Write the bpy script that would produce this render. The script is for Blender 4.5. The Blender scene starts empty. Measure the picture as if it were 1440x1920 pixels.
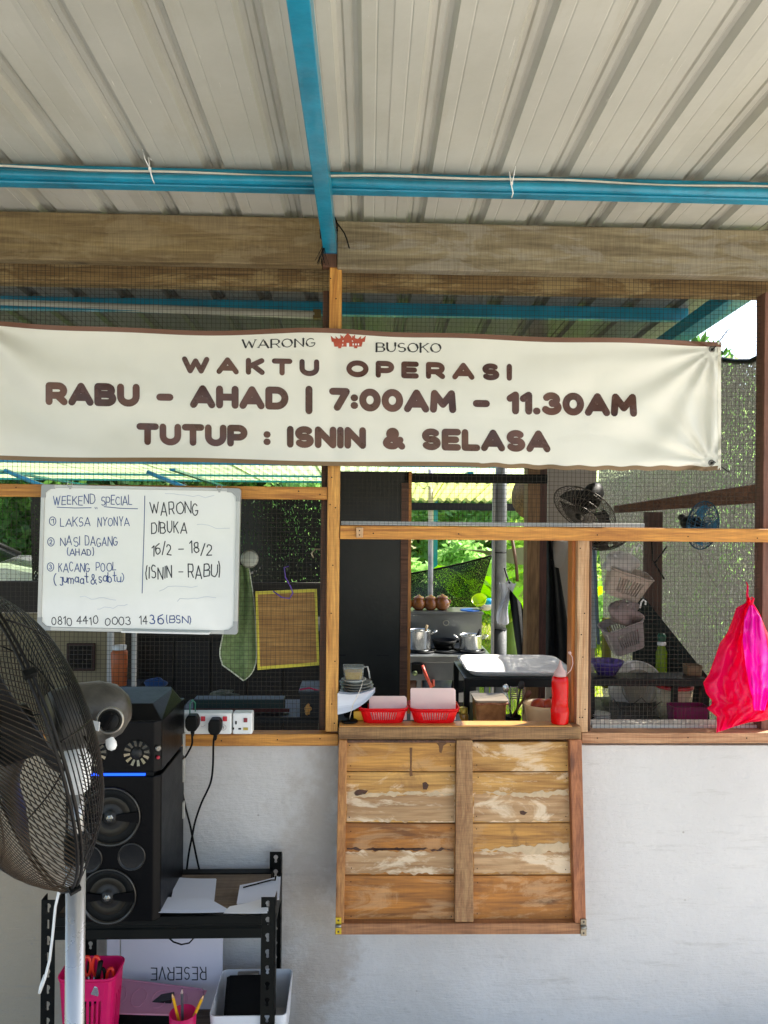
import bpy, math, random
from mathutils import Vector, Matrix, Euler, noise
import numpy as np
R = math.radians
rnd = random.Random(7)
scene = bpy.context.scene
col = scene.collection

# ------------------------------------------------------------------ camera
FPX = 1442.0
YAW, ROLL = R(2.0), 0.009
CAM = Vector((0.0, 0.0, 1.55))
_f = Vector((math.sin(YAW), math.cos(YAW), 0))
_r0 = Vector((math.cos(YAW), -math.sin(YAW), 0)); _u0 = Vector((0, 0, 1))
_rt = _r0*math.cos(ROLL) + _u0*math.sin(ROLL)
_up = _u0*math.cos(ROLL) - _r0*math.sin(ROLL)
cd = bpy.data.cameras.new('camera'); cam = bpy.data.objects.new('camera', cd); col.objects.link(cam)
cd.sensor_fit = 'VERTICAL'; cd.sensor_height = 36; cd.lens = FPX/1920*36
cd.clip_start = 0.02; cd.clip_end = 600
m = Matrix((( _rt.x, _up.x, -_f.x, CAM.x), (_rt.y, _up.y, -_f.y, CAM.y), (_rt.z, _up.z, -_f.z, CAM.z), (0, 0, 0, 1)))
cam.matrix_world = m
scene.camera = cam

# ------------------------------------------------------------------ world, sun, exposure
SUN_EL, SUN_AZ = R(50), R(62)          # azimuth from +Y (away from the camera) towards +X
w = bpy.data.worlds.new('World'); scene.world = w; w.use_nodes = True
nt = w.node_tree; nt.nodes.clear()
sky = nt.nodes.new('ShaderNodeTexSky'); sky.sky_type = 'NISHITA'; sky.sun_disc = False
sky.sun_elevation = SUN_EL; sky.sun_rotation = SUN_AZ; sky.air_density = 1.0; sky.dust_density = 2.5
bg = nt.nodes.new('ShaderNodeBackground'); bg.inputs[1].default_value = 0.15
wo = nt.nodes.new('ShaderNodeOutputWorld')
nt.links.new(sky.outputs[0], bg.inputs[0]); nt.links.new(bg.outputs[0], wo.inputs[0])
sd = bpy.data.lights.new('sun', 'SUN'); sd.energy = 5.0; sd.angle = R(0.5); sd.color = (1, .94, .84)
so = bpy.data.objects.new('sun', sd); col.objects.link(so)
sdir = Vector((math.sin(SUN_AZ)*math.cos(SUN_EL), math.cos(SUN_AZ)*math.cos(SUN_EL), math.sin(SUN_EL)))
so.rotation_euler = sdir.to_track_quat('Z', 'Y').to_euler(); so.location = (6, 6, 9)
scene.view_settings.view_transform = 'Standard'; scene.view_settings.look = 'None'
scene.view_settings.exposure = 1.55; scene.view_settings.gamma = 1
scene.cycles.max_bounces = 10; scene.cycles.diffuse_bounces = 5; scene.cycles.transparent_max_bounces = 16
scene.cycles.use_denoising = True
scene.cycles.sample_clamp_indirect = 6

# ------------------------------------------------------------------ helpers: where a line of sight meets the plane y = Y
def P(px, py, Y):
    d = _f + _rt*((px-720)/FPX) + _up*((960-py)/FPX)
    return CAM + d*(Y/d.y)
def PX(px, Y, py=960): return P(px, py, Y).x
def PZ(py, Y, px=720): return P(px, py, Y).z
def RC(x0, y0, x1, y1, Y):
    xm, ym = (x0+x1)/2, (y0+y1)/2
    return PX(x0, Y, ym), PZ(y1, Y, xm), PX(x1, Y, ym), PZ(y0, Y, xm)   # X0,Z0,X1,Z1

# ------------------------------------------------------------------ mesh builder
class MB:
    def __init__(s): s.v = []; s.f = []; s.sm = []
    def quad(s, a, b, c, d, sm=False):
        n = len(s.v); s.v += [tuple(a), tuple(b), tuple(c), tuple(d)]; s.f.append((n, n+1, n+2, n+3)); s.sm.append(sm)
    def poly(s, pts, sm=False):
        n = len(s.v); s.v += [tuple(p) for p in pts]; s.f.append(tuple(range(n, n+len(pts)))); s.sm.append(sm)
    def hexa(s, p, sm=False):           # 8 corners, bottom 0-3 ccw, top 4-7
        n = len(s.v); s.v += [tuple(q) for q in p]
        for f in ((0,3,2,1),(4,5,6,7),(0,1,5,4),(1,2,6,5),(2,3,7,6),(3,0,4,7)):
            s.f.append(tuple(n+i for i in f)); s.sm.append(sm)
        return s
    def box(s, x0, x1, y0, y1, z0, z1):
        return s.hexa([(x0,y0,z0),(x1,y0,z0),(x1,y1,z0),(x0,y1,z0),(x0,y0,z1),(x1,y0,z1),(x1,y1,z1),(x0,y1,z1)])
    def cbox(s, c, size, rot=(0,0,0)):
        e = Euler(rot).to_matrix(); c = Vector(c); h = [k/2 for k in size]
        P8 = [c + e @ Vector((sx*h[0], sy*h[1], sz*h[2])) for sz in (-1,1) for sx, sy in ((-1,-1),(1,-1),(1,1),(-1,1))]
        return s.hexa(P8)
    def tube(s, pts, r, n=8, caps=True, closed=False, sm=True):
        pts = [Vector(p) for p in pts]; k = len(pts); rs = r if isinstance(r, (list, tuple)) else [r]*k
        base = len(s.v); prev = None
        for i, p in enumerate(pts):
            if closed: t = pts[(i+1) % k]-pts[i-1]
            else: t = pts[min(i+1, k-1)]-pts[max(i-1, 0)]
            if t.length < 1e-9: t = Vector((0,0,1))
            t.normalize()
            if prev is None:
                a = Vector((0,0,1)) if abs(t.z) < .9 else Vector((1,0,0)); u = t.cross(a).normalized()
            else:
                u = prev - t*prev.dot(t)
                u = u.normalized() if u.length > 1e-6 else t.orthogonal().normalized()
            prev = u; v = t.cross(u)
            for j in range(n):
                a = 2*math.pi*(j+.5)/n; s.v.append(tuple(p + u*math.cos(a)*rs[i] + v*math.sin(a)*rs[i]))
        for i in range(k if closed else k-1):
            i2 = (i+1) % k
            for j in range(n):
                s.f.append((base+i*n+j, base+i*n+(j+1)%n, base+i2*n+(j+1)%n, base+i2*n+j)); s.sm.append(sm)
        if caps and not closed:
            s.f.append(tuple(base+j for j in range(n))[::-1]); s.sm.append(False)
            s.f.append(tuple(base+(k-1)*n+j for j in range(n))); s.sm.append(False)
        return s
    def lathe(s, prof, o=(0,0,0), axis=(0,0,1), n=24, sx=1, sy=1, sm=True):   # prof [(r,h)]
        o = Vector(o); ax = Vector(axis).normalized(); q = Vector((0,0,1)).rotation_difference(ax)
        base = len(s.v)
        for r, h in prof:
            for j in range(n):
                a = 2*math.pi*j/n; s.v.append(tuple(o + q @ Vector((r*math.cos(a)*sx, r*math.sin(a)*sy, h))))
        for i in range(len(prof)-1):
            for j in range(n):
                s.f.append((base+i*n+j, base+i*n+(j+1)%n, base+(i+1)*n+(j+1)%n, base+(i+1)*n+j)); s.sm.append(sm)
        return s
    def disc(s, c, r, nrm=(0,-1,0), n=16):
        return s.lathe([(r, 0), (1e-5, 0)], c, nrm, n, sm=False)
    def grid(s, fn, nu, nv, sm=True):
        base = len(s.v)
        for i in range(nu+1):
            for j in range(nv+1): s.v.append(tuple(fn(i/nu, j/nv)))
        for i in range(nu):
            for j in range(nv):
                a = base+i*(nv+1)+j; s.f.append((a, a+nv+1, a+nv+2, a+1)); s.sm.append(sm)
        return s
    def solid(s, fn, nu, nv, th, sm=True):     # a sheet with thickness; th = Vector offset
        th = Vector(th); s.grid(fn, nu, nv, sm); s.grid(lambda a, b: Vector(fn(1-a, b))+th, nu, nv, sm)
        ring = [(i/nu, 0) for i in range(nu)] + [(1, j/nv) for j in range(nv)] + [(1-i/nu, 1) for i in range(nu)] + [(0, 1-j/nv) for j in range(nv)]
        for k in range(len(ring)):
            a = Vector(fn(*ring[k])); b = Vector(fn(*ring[(k+1) % len(ring)])); s.quad(b, a, a+th, b+th)
        return s
    def rbox(s, x0, x1, y0, y1, z0, z1, rc, taper=0, n=5, wall=None):   # box with rounded vertical corners
        def loop(z, ins):
            o = []
            for cx, cy, a0 in ((x1-rc, y1-rc, 0), (x0+rc, y1-rc, 90), (x0+rc, y0+rc, 180), (x1-rc, y0+rc, 270)):
                for k in range(n):
                    a = R(a0+90*k/(n-1)); o.append((cx+max(rc-ins, .0005)*math.cos(a) - (0 if 1 else 0), cy+max(rc-ins, .0005)*math.sin(a), z))
            mx, my = (x0+x1)/2, (y0+y1)/2
            if ins > rc:
                fx = 1-(ins-rc)/((x1-x0)/2); fy = 1-(ins-rc)/((y1-y0)/2)
                o = [(mx+(p[0]-mx)*fx, my+(p[1]-my)*fy, z) for p in o]
            return o
        mx, my = (x0+x1)/2, (y0+y1)/2
        def tap(L, f): return [(mx+(p[0]-mx)*f, my+(p[1]-my)*f, p[2]) for p in L]
        fb = 1-taper
        loops = [tap(loop(z0, 0), fb), loop(z1, 0)]
        if wall:
            loops += [loop(z1, wall), tap(loop(z0+wall, wall), fb)]
        base = len(s.v); N = len(loops[0])
        for L in loops: s.v += L
        for i in range(len(loops)-1):
            for j in range(N): s.f.append((base+i*N+j, base+i*N+(j+1)%N, base+(i+1)*N+(j+1)%N, base+(i+1)*N+j)); s.sm.append(False)
        s.f.append(tuple(base+j for j in range(N))[::-1]); s.sm.append(False)
        s.f.append(tuple(base+(len(loops)-1)*N+j for j in range(N))); s.sm.append(False)
        return s
    def prism(s, pts, d):              # pts: planar polygon (3d), d: extrusion vector
        d = Vector(d); pts = [Vector(p) for p in pts]; s.poly(pts); s.poly([p+d for p in pts][::-1])
        for i in range(len(pts)):
            a, b = pts[i], pts[(i+1) % len(pts)]; s.quad(b, a, a+d, b+d)
        return s
    def build(s, name, mat, parent=None, bevel=0, recentre=True, fixn=True):
        me = bpy.data.meshes.new(name)
        v = np.array(s.v, dtype=float)
        c = Vector((0,0,0))
        if parent is None and recentre:
            lo, hi = v.min(0), v.max(0); c = Vector(((lo[0]+hi[0])/2, (lo[1]+hi[1])/2, lo[2]))
            v = v - np.array(c)
        me.from_pydata([tuple(x) for x in v], [], s.f)
        me.polygons.foreach_set('use_smooth', s.sm)
        if fixn:
            import bmesh
            bm = bmesh.new(); bm.from_mesh(me)
            if bevel: bmesh.ops.remove_doubles(bm, verts=bm.verts, dist=1e-5)
            bmesh.ops.recalc_face_normals(bm, faces=bm.faces); bm.to_mesh(me); bm.free()
        me.materials.append(mat)
        o = bpy.data.objects.new(name, me); col.objects.link(o); o.location = c
        if parent: o.parent = parent
        if bevel:
            b = o.modifiers.new('bevel', 'BEVEL'); b.width = bevel; b.segments = 2; b.limit_method = 'ANGLE'
        return o

def tag(o, label=None, cat=None, group=None, kind=None):
    if label: o['label'] = label
    if cat: o['category'] = cat
    if group: o['group'] = group
    if kind: o['kind'] = kind
    return o
def T(name, label, cat, group=None):
    o = bpy.data.objects.new(name, None); col.objects.link(o); o.empty_display_size = .1
    return tag(o, label, cat, group)
def fin(root):                          # put the empty at the base of its thing
    lo = [1e9]*3; hi = [-1e9]*3
    for ch in root.children:
        if ch.type == 'MESH':
            for v in ch.bound_box:
                p = Vector(v)+ch.location
                for k in range(3): lo[k] = min(lo[k], p[k]); hi[k] = max(hi[k], p[k])
    c = Vector(((lo[0]+hi[0])/2, (lo[1]+hi[1])/2, lo[2]))
    root.location = c
    for ch in root.children: ch.location = ch.location - c
    return root
def dup(o, parent=None):
    c = o.copy(); col.objects.link(c)
    if parent: c.parent = parent
    for ch in list(o.children): dup(ch, c)
    return c

# ------------------------------------------------------------------ materials
def C(h):
    o = []
    for i in (0, 2, 4):
        v = int(h[i:i+2], 16)/255; o.append(v/12.92 if v <= .04045 else ((v+.055)/1.055)**2.4)
    return (*o, 1)
def newmat(name):
    mt = bpy.data.materials.new(name); mt.use_nodes = True; t = mt.node_tree; t.nodes.clear()
    return mt, t, (lambda ty, **k: mknode(t, ty, k))
def mknode(t, ty, k):
    n = t.nodes.new('ShaderNode'+ty)
    for a, b in k.items():
        if a.startswith('i_'):
            key = a[2:]; n.inputs[int(key) if key.isdigit() else key.replace('_', ' ')].default_value = b
        else: setattr(n, a, b)
    return n
def ramp(N, stops):
    r = N('ValToRGB'); e = r.color_ramp.elements
    e[0].position, e[0].color = stops[0]; e[1].position, e[1].color = stops[-1]
    for p, c in stops[1:-1]:
        x = e.new(p); x.color = c
    return r
def sc(c, k): return (min(c[0]*k, 1), min(c[1]*k, 1), min(c[2]*k, 1), 1)
MC = {}
def M(name, c, rough=.5, metal=0, var=.12, scale=9, bump=.05, bscale=80, c2=None, dirt=0, dirtc='5a4c3a', trans=0, transl=0, coat=0, ior=1.45, alpha=1, spec=.5):
    if name in MC: return MC[name]
    if isinstance(c, str): c = C(c)
    if isinstance(c2, str): c2 = C(c2)
    mt, t, N = newmat(name); L = t.links.new
    tc = N('TexCoord'); oi = N('ObjectInfo')
    off = N('VectorMath', operation='ADD'); sc3 = N('VectorMath', operation='SCALE'); cx = N('CombineXYZ')
    L(oi.outputs['Random'], cx.inputs[0]); L(oi.outputs['Random'], cx.inputs[2]); L(cx.outputs[0], sc3.inputs[0]); sc3.inputs['Scale'].default_value = 37
    L(tc.outputs['Object'], off.inputs[0]); L(sc3.outputs[0], off.inputs[1])
    n1 = N('TexNoise', i_Scale=scale, i_Detail=5.0, i_Roughness=.6); L(off.outputs[0], n1.inputs['Vector'])
    rp = ramp(N, [(.3, sc(c, 1-var)), (.7, c2 or sc(c, 1+var))]); L(n1.outputs[0], rp.inputs[0])
    out = rp.outputs[0]
    if dirt:
        n2 = N('TexNoise', i_Scale=scale*.35, i_Detail=8.0, i_Roughness=.7); L(off.outputs[0], n2.inputs['Vector'])
        r2 = ramp(N, [(.48, (0,0,0,1)), (.72, (dirt,dirt,dirt,1))]); L(n2.outputs[0], r2.inputs[0])
        mx = N('MixRGB'); L(r2.outputs[0], mx.inputs[0]); L(out, mx.inputs[1]); mx.inputs[2].default_value = C(dirtc); out = mx.outputs[0]
    b = N('BsdfPrincipled'); L(out, b.inputs['Base Color'])
    b.inputs['Roughness'].default_value = rough; b.inputs['Metallic'].default_value = metal
    b.inputs['Transmission Weight'].default_value = trans; b.inputs['Coat Weight'].default_value = coat
    b.inputs['IOR'].default_value = ior; b.inputs['Alpha'].default_value = alpha; b.inputs['Specular IOR Level'].default_value = spec
    if rough > .05 and not trans:
        mr = N('MapRange', i_3=max(rough*.75, .02), i_4=min(rough*1.25, 1)); L(n1.outputs[0], mr.inputs[0]); L(mr.outputs[0], b.inputs['Roughness'])
    if bump:
        n3 = N('TexNoise', i_Scale=bscale, i_Detail=4.0); L(off.outputs[0], n3.inputs['Vector'])
        bp = N('Bump', i_Strength=bump*4 if bump < .25 else 1, i_Distance=.004); L(n3.outputs[0], bp.inputs['Height']); L(bp.outputs[0], b.inputs['Normal'])
    o = N('OutputMaterial'); sh = b.outputs[0]
    if transl:
        tl = N('BsdfTranslucent'); L(out, tl.inputs[0]); ms = N('MixShader'); ms.inputs[0].default_value = transl
        L(sh, ms.inputs[1]); L(tl.outputs[0], ms.inputs[2]); sh = ms.outputs[0]
    L(sh, o.inputs[0]); MC[name] = mt; return mt

def WOOD(name, light, dark, axis='X', rough=.6, saw=.0, patch=None, pk=.5, gs=1.0, stain=None, sk=.5, bump=.6):
    if name in MC: return MC[name]
    light, dark = C(light), C(dark); mt, t, N = newmat(name); L = t.links.new
    tc = N('TexCoord'); oi = N('ObjectInfo'); cx = N('CombineXYZ')
    mul = N('Math', operation='MULTIPLY'); mul.inputs[1].default_value = 23.0; L(oi.outputs['Random'], mul.inputs[0])
    L(mul.outputs[0], cx.inputs[0]); L(mul.outputs[0], cx.inputs[1]); L(mul.outputs[0], cx.inputs[2])
    ad = N('VectorMath', operation='ADD'); L(tc.outputs['Object'], ad.inputs[0]); L(cx.outputs[0], ad.inputs[1])
    def mp(a, b):
        v = {'X': (a, b, b), 'Y': (b, a, b), 'Z': (b, b, a)}[axis]
        mm = N('Mapping', i_Scale=v); L(ad.outputs[0], mm.inputs[0]); return mm
    m1 = mp(2.0*gs, 26*gs); n1 = N('TexNoise', i_Scale=1.6, i_Detail=7.0, i_Roughness=.62, i_Distortion=1.4); L(m1.outputs[0], n1.inputs['Vector'])
    m2 = mp(9*gs, 170*gs); n2 = N('TexNoise', i_Scale=1.5, i_Detail=4.0); L(m2.outputs[0], n2.inputs['Vector'])
    mid = tuple((a+b)/2 for a, b in zip(light, dark))
    r1 = ramp(N, [(.30, dark), (.46, mid), (.60, light), (.8, sc(light, 1.12))]); L(n1.outputs[0], r1.inputs[0])
    r2 = ramp(N, [(.3, (.62,.58,.52,1)), (.62, (1,1,1,1))]); L(n2.outputs[0], r2.inputs[0])
    mx = N('MixRGB', blend_type='MULTIPLY'); mx.inputs[0].default_value = .8; L(r1.outputs[0], mx.inputs[1]); L(r2.outputs[0], mx.inputs[2]); out = mx.outputs[0]
    hgt = n2.outputs[0]
    # knots
    vo = N('TexVoronoi', i_Scale=1.0); mk = mp(3.2, 11); L(mk.outputs[0], vo.inputs['Vector'])
    rk = ramp(N, [(.05, (1,1,1,1)), (.13, (0,0,0,1))]); L(vo.outputs['Distance'], rk.inputs[0])
    mkx = N('MixRGB'); km = N('Math', operation='MULTIPLY'); km.inputs[1].default_value = .75; L(rk.outputs[0], km.inputs[0]); L(km.outputs[0], mkx.inputs[0])
    L(out, mkx.inputs[1]); mkx.inputs[2].default_value = sc(dark, .45); out = mkx.outputs[0]
    if patch:
        m3 = mp(3.0, 9.0); n3 = N('TexNoise', i_Scale=1.6, i_Detail=9.0, i_Roughness=.68, i_Distortion=.6); L(m3.outputs[0], n3.inputs['Vector'])
        r3 = ramp(N, [(.5, (0,0,0,1)), (.57, (pk,pk,pk,1))]); L(n3.outputs[0], r3.inputs[0])
        q = N('MixRGB'); L(r3.outputs[0], q.inputs[0]); L(out, q.inputs[1]); q.inputs[2].default_value = C(patch); out = q.outputs[0]
    if stain:
        n4 = N('TexNoise', i_Scale=7.0, i_Detail=9.0, i_Roughness=.72, i_Distortion=.8); L(ad.outputs[0], n4.inputs['Vector'])
        r4 = ramp(N, [(.55, (0,0,0,1)), (.72, (sk,sk,sk,1))]); L(n4.outputs[0], r4.inputs[0])
        q = N('MixRGB'); L(r4.outputs[0], q.inputs[0]); L(out, q.inputs[1]); q.inputs[2].default_value = C(stain); out = q.outputs[0]
    if saw:
        m5 = N('Mapping', i_Scale={'X': (420, 3, 14), 'Z': (14, 3, 420), 'Y': (14, 420, 14)}[axis]); L(ad.outputs[0], m5.inputs[0])
        n5 = N('TexNoise', i_Scale=1.0, i_Detail=3.0); L(m5.outputs[0], n5.inputs['Vector'])
        r5 = ramp(N, [(.38, (1-saw,)*3+(1,)), (.6, (1,1,1,1))]); L(n5.outputs[0], r5.inputs[0])
        q = N('MixRGB', blend_type='MULTIPLY'); q.inputs[0].default_value = 1; L(out, q.inputs[1]); L(r5.outputs[0], q.inputs[2]); out = q.outputs[0]
    hv = N('HueSaturation'); vr = N('MapRange', i_3=.88, i_4=1.14); L(oi.outputs['Random'], vr.inputs[0]); L(vr.outputs[0], hv.inputs['Value']); L(out, hv.inputs['Color'])
    b = N('BsdfPrincipled', i_Roughness=rough); L(hv.outputs[0], b.inputs['Base Color'])
    ms = N('Math', operation='ADD'); L(n1.outputs[0], ms.inputs[0]); L(hgt, ms.inputs[1])
    bp = N('Bump', i_Strength=bump, i_Distance=.0025); L(ms.outputs[0], bp.inputs['Height']); L(bp.outputs[0], b.inputs['Normal'])
    o = N('OutputMaterial'); L(b.outputs[0], o.inputs[0]); MC[name] = mt; return mt

def NET(name, c, hole=.45, s=260, glint=None):      # knitted shade cloth: opaque threads, open gaps; glint paints sun sparkle on
    if name in MC: return MC[name]
    mt, t, N = newmat(name); L = t.links.new; tc = N('TexCoord')
    mp = N('Mapping', i_Scale=(s, s, s*.55)); L(tc.outputs['Object'], mp.inputs[0])
    n = N('TexNoise', i_Scale=1.0, i_Detail=2.0, i_Roughness=.7); L(mp.outputs[0], n.inputs['Vector'])
    big = N('TexNoise', i_Scale=3.0, i_Detail=2.0); L(tc.outputs['Object'], big.inputs['Vector'])
    sm = N('Math', operation='MULTIPLY_ADD'); sm.inputs[1].default_value = .18; L(big.outputs[0], sm.inputs[0]); L(n.outputs[0], sm.inputs[2])
    gt = N('Math', operation='GREATER_THAN'); gt.inputs[1].default_value = .59+.5*(.45-hole); L(sm.outputs[0], gt.inputs[0])
    d = N('BsdfPrincipled', i_Roughness=.4)
    gm = N('Mapping', i_Scale=(s*.8, s*.8, s*.5), i_Location=(3, 5, 1)); L(tc.outputs['Object'], gm.inputs[0]); gn = N('TexNoise', i_Scale=1.0, i_Detail=2.0, i_Roughness=.8); L(gm.outputs[0], gn.inputs['Vector'])
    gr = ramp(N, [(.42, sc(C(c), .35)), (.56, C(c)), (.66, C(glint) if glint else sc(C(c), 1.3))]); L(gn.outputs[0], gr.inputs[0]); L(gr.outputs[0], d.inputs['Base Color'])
    tl = N('BsdfTranslucent', i_Color=sc(C(c), 1.3)); a = N('MixShader'); a.inputs[0].default_value = .25; L(d.outputs[0], a.inputs[1]); L(tl.outputs[0], a.inputs[2])
    tr = N('BsdfTransparent'); ms = N('MixShader'); L(gt.outputs[0], ms.inputs[0]); L(a.outputs[0], ms.inputs[1]); L(tr.outputs[0], ms.inputs[2])
    o = N('OutputMaterial'); L(ms.outputs[0], o.inputs[0]); MC[name] = mt; return mt

def GLASSY(name, c, rough=.1, op=.4):               # thin clear or milky plastic
    if name in MC: return MC[name]
    mt, t, N = newmat(name); L = t.links.new
    d = N('BsdfPrincipled', i_Base_Color=C(c), i_Roughness=rough); tl = N('BsdfTranslucent', i_Color=C(c))
    a = N('MixShader'); a.inputs[0].default_value = .5; L(d.outputs[0], a.inputs[1]); L(tl.outputs[0], a.inputs[2])
    tr = N('BsdfTransparent', i_Color=(.96,.96,.96,1)); ms = N('MixShader'); ms.inputs[0].default_value = op
    L(tr.outputs[0], ms.inputs[1]); L(a.outputs[0], ms.inputs[2]); o = N('OutputMaterial'); L(ms.outputs[0], o.inputs[0]); MC[name] = mt; return mt

def specks(mt, colr, scale3, lo, hi, k, seed=0):        # a layer of chips, scratches or flecks over a material
    t = mt.node_tree; L = t.links.new; N = lambda ty, **kk: mknode(t, ty, kk); b = [n for n in t.nodes if n.type == 'BSDF_PRINCIPLED'][0]; src = b.inputs['Base Color'].links[0].from_socket
    tc = N('TexCoord'); mp = N('Mapping', i_Scale=scale3, i_Location=(seed, seed*2, 0)); L(tc.outputs['Object'], mp.inputs[0]); n = N('TexNoise', i_Scale=1.0, i_Detail=6.0, i_Roughness=.75); L(mp.outputs[0], n.inputs['Vector'])
    r = ramp(N, [(lo, (0,0,0,1)), (hi, (k,k,k,1))]); L(n.outputs[0], r.inputs[0]); m = N('MixRGB'); L(r.outputs[0], m.inputs[0]); L(src, m.inputs[1]); m.inputs[2].default_value = C(colr); L(m.outputs[0], b.inputs['Base Color'])

# ------------------------------------------------------------------ stroke lettering
def arc(cx, cy, rx, ry, a0, a1, n=9):
    return [(cx+rx*math.cos(R(a0+(a1-a0)*i/(n-1))), cy+ry*math.sin(R(a0+(a1-a0)*i/(n-1)))) for i in range(n)]
G = {
 'A': (1.0, [[(0,0),(.5,1),(1,0)], [(.2,.3),(.8,.3)]]),
 'B': (.82, [[(0,0),(0,1),(.45,1)]+arc(.5,.76,.25,.24,90,-90)+[(0,.52)], [(.45,.52)]+arc(.52,.26,.3,.26,90,-90)+[(0,0)]]),
 'C': (.85, [arc(.45,.5,.45,.5,50,310,15)]),
 'D': (.9, [[(0,0),(0,1),(.35,1)]+arc(.42,.5,.46,.5,90,-90,13)+[(0,0)]]),
 'E': (.72, [[(.72,1),(0,1),(0,0),(.72,0)], [(0,.5),(.62,.5)]]),
 'F': (.7, [[(.7,1),(0,1),(0,0)], [(0,.5),(.6,.5)]]),
 'G': (.9, [arc(.45,.5,.45,.5,50,330,15)+[(.88,.45),(.5,.45)]]),
 'H': (.85, [[(0,0),(0,1)], [(.85,0),(.85,1)], [(0,.5),(.85,.5)]]),
 'I': (.0, [[(0,0),(0,1)]]),
 'J': (.5, [[(.5,1),(.5,.3)]+arc(.25,.25,.25,.25,0,-180)]),
 'K': (.8, [[(0,0),(0,1)], [(.78,1),(.05,.48)], [(.25,.6),(.8,0)]]),
 'L': (.68, [[(0,1),(0,0),(.68,0)]]),
 'M': (1.05, [[(0,0),(.06,1),(.52,.32),(.99,1),(1.05,0)]]),
 'N': (.85, [[(0,0),(0,1),(.85,0),(.85,1)]]),
 'O': (1.0, [arc(.5,.5,.5,.5,90,450,21)]),
 'P': (.78, [[(0,0),(0,1),(.45,1)]+arc(.48,.7,.3,.3,90,-90)+[(0,.4)]]),
 'R': (.82, [[(0,0),(0,1),(.45,1)]+arc(.5,.7,.3,.3,90,-90)+[(0,.4)], [(.45,.4),(.82,0)]]),
 'S': (.75, [arc(.38,.74,.34,.26,40,250,10)+arc(.38,.26,.36,.26,75,-145,10)]),
 'T': (.9, [[(0,1),(.9,1)], [(.45,1),(.45,0)]]),
 'U': (.85, [[(0,1),(0,.42)]+arc(.425,.42,.425,.42,180,360,11)+[(.85,1)]]),
 'V': (.85, [[(0,1),(.42,0),(.85,1)]]),
 'W': (1.3, [[(0,1),(.33,0),(.65,.85),(.97,0),(1.3,1)]]),
 'Y': (.85, [[(0,1),(.42,.45),(.85,1)], [(.42,.45),(.42,0)]]),
 '0': (.8, [arc(.4,.5,.4,.5,90,450,19)]),
 '1': (.3, [[(0,.78),(.3,1),(.3,0)]]),
 '2': (.7, [arc(.34,.7,.33,.3,160,-25,9)+[(0,0),(.72,0)]]),
 '3': (.72, [arc(.34,.75,.3,.25,150,-80,9), arc(.35,.27,.37,.27,85,-150,10)]),
 '4': (.75, [[(.5,0),(.5,1),(0,.35),(.75,.35)]]),
 '6': (.75, [[(.6,1)]+arc(.37,.45,.37,.42,120,180,4)+arc(.37,.3,.36,.3,180,540,14)]),
 '7': (.75, [[(0,1),(.75,1),(.25,0)]]),
 '8': (.7, [arc(.35,.75,.28,.25,-90,270,13), arc(.35,.25,.35,.25,90,450,13)]),
 ':': (.05, [[(0,.14),(.03,.14)], [(0,.62),(.03,.62)]]), '.': (.05, [[(0,.02),(.03,.02)]]),
 '-': (.55, [[(0,.42),(.55,.42)]]), '|': (.0, [[(0,-.25),(0,1.1)]]), '/': (.5, [[(0,-.05),(.5,1.1)]]),
 '&': (.95, [[(.95,.0),(.25,.72)]+arc(.42,.82,.18,.18,200,-20,8)+[(.55,.66),(.12,.38)]+arc(.38,.22,.33,.22,150,300,8)+[(.85,.42)]]),
 '(': (.25, [arc(.45,.5,.4,.72,125,235,9)]), ')': (.25, [arc(-.2,.5,.4,.72,55,-55,9)]),
 'a': (.55, [arc(.27,.3,.27,.3,30,390,13), [(.55,.6),(.55,.05),(.62,0)]]), 'b': (.55, [[(0,1.1),(0,0)], arc(.27,.3,.27,.3,180,-180,13)]),
 'j': (.3, [[(.05,.62),(.3,.62),(.3,-.1)]+arc(.12,-.12,.18,.2,0,-160,6)]), 'u': (.5, [[(0,.6),(0,.25)]+arc(.25,.22,.25,.22,180,360,7)+[(.5,.6),(.5,0)]]),
 'm': (.8, [[(0,0),(0,.6)], [(0,.4)]+arc(.2,.4,.2,.2,180,0,6)+[(.4,0)], [(.4,.4)]+arc(.6,.4,.2,.2,180,0,6)+[(.8,0)]]),
 't': (.4, [[(.2,1.0),(.2,.05),(.35,0)], [(0,.62),(.42,.62)]]), 's': (.45, [arc(.22,.44,.19,.16,40,250,7)+arc(.22,.15,.2,.15,75,-145,7)]),
 '"': (.2, [[(0,1),(0,.8)], [(.18,1),(.18,.8)]]), ' ': (.45, []),
}
def strokes(txt, gap=.38, jit=0, rd=None, per=False):
    rd = rd or rnd; x = 0; out = []; chars = []
    for ch in txt:
        wd, st = G[ch]
        jy = rd.uniform(-jit, jit) if jit else 0; jh = 1+rd.uniform(-jit, jit)*.8; jx = 1+(rd.uniform(-jit, jit) if jit else 0); sl = rd.uniform(-jit, jit)*.6 if jit else 0
        n0 = len(out)
        for s in st:
            out.append([(x+(p[0]*jx+sl*p[1]) + (rd.uniform(-jit,jit)*.3 if jit else 0), p[1]*jh+jy+(rd.uniform(-jit,jit)*.3 if jit else 0)) for p in s])
        x += wd+gap
        if len(out) > n0: chars.append(out[n0:])
    return (chars if per else out), x-gap
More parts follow.
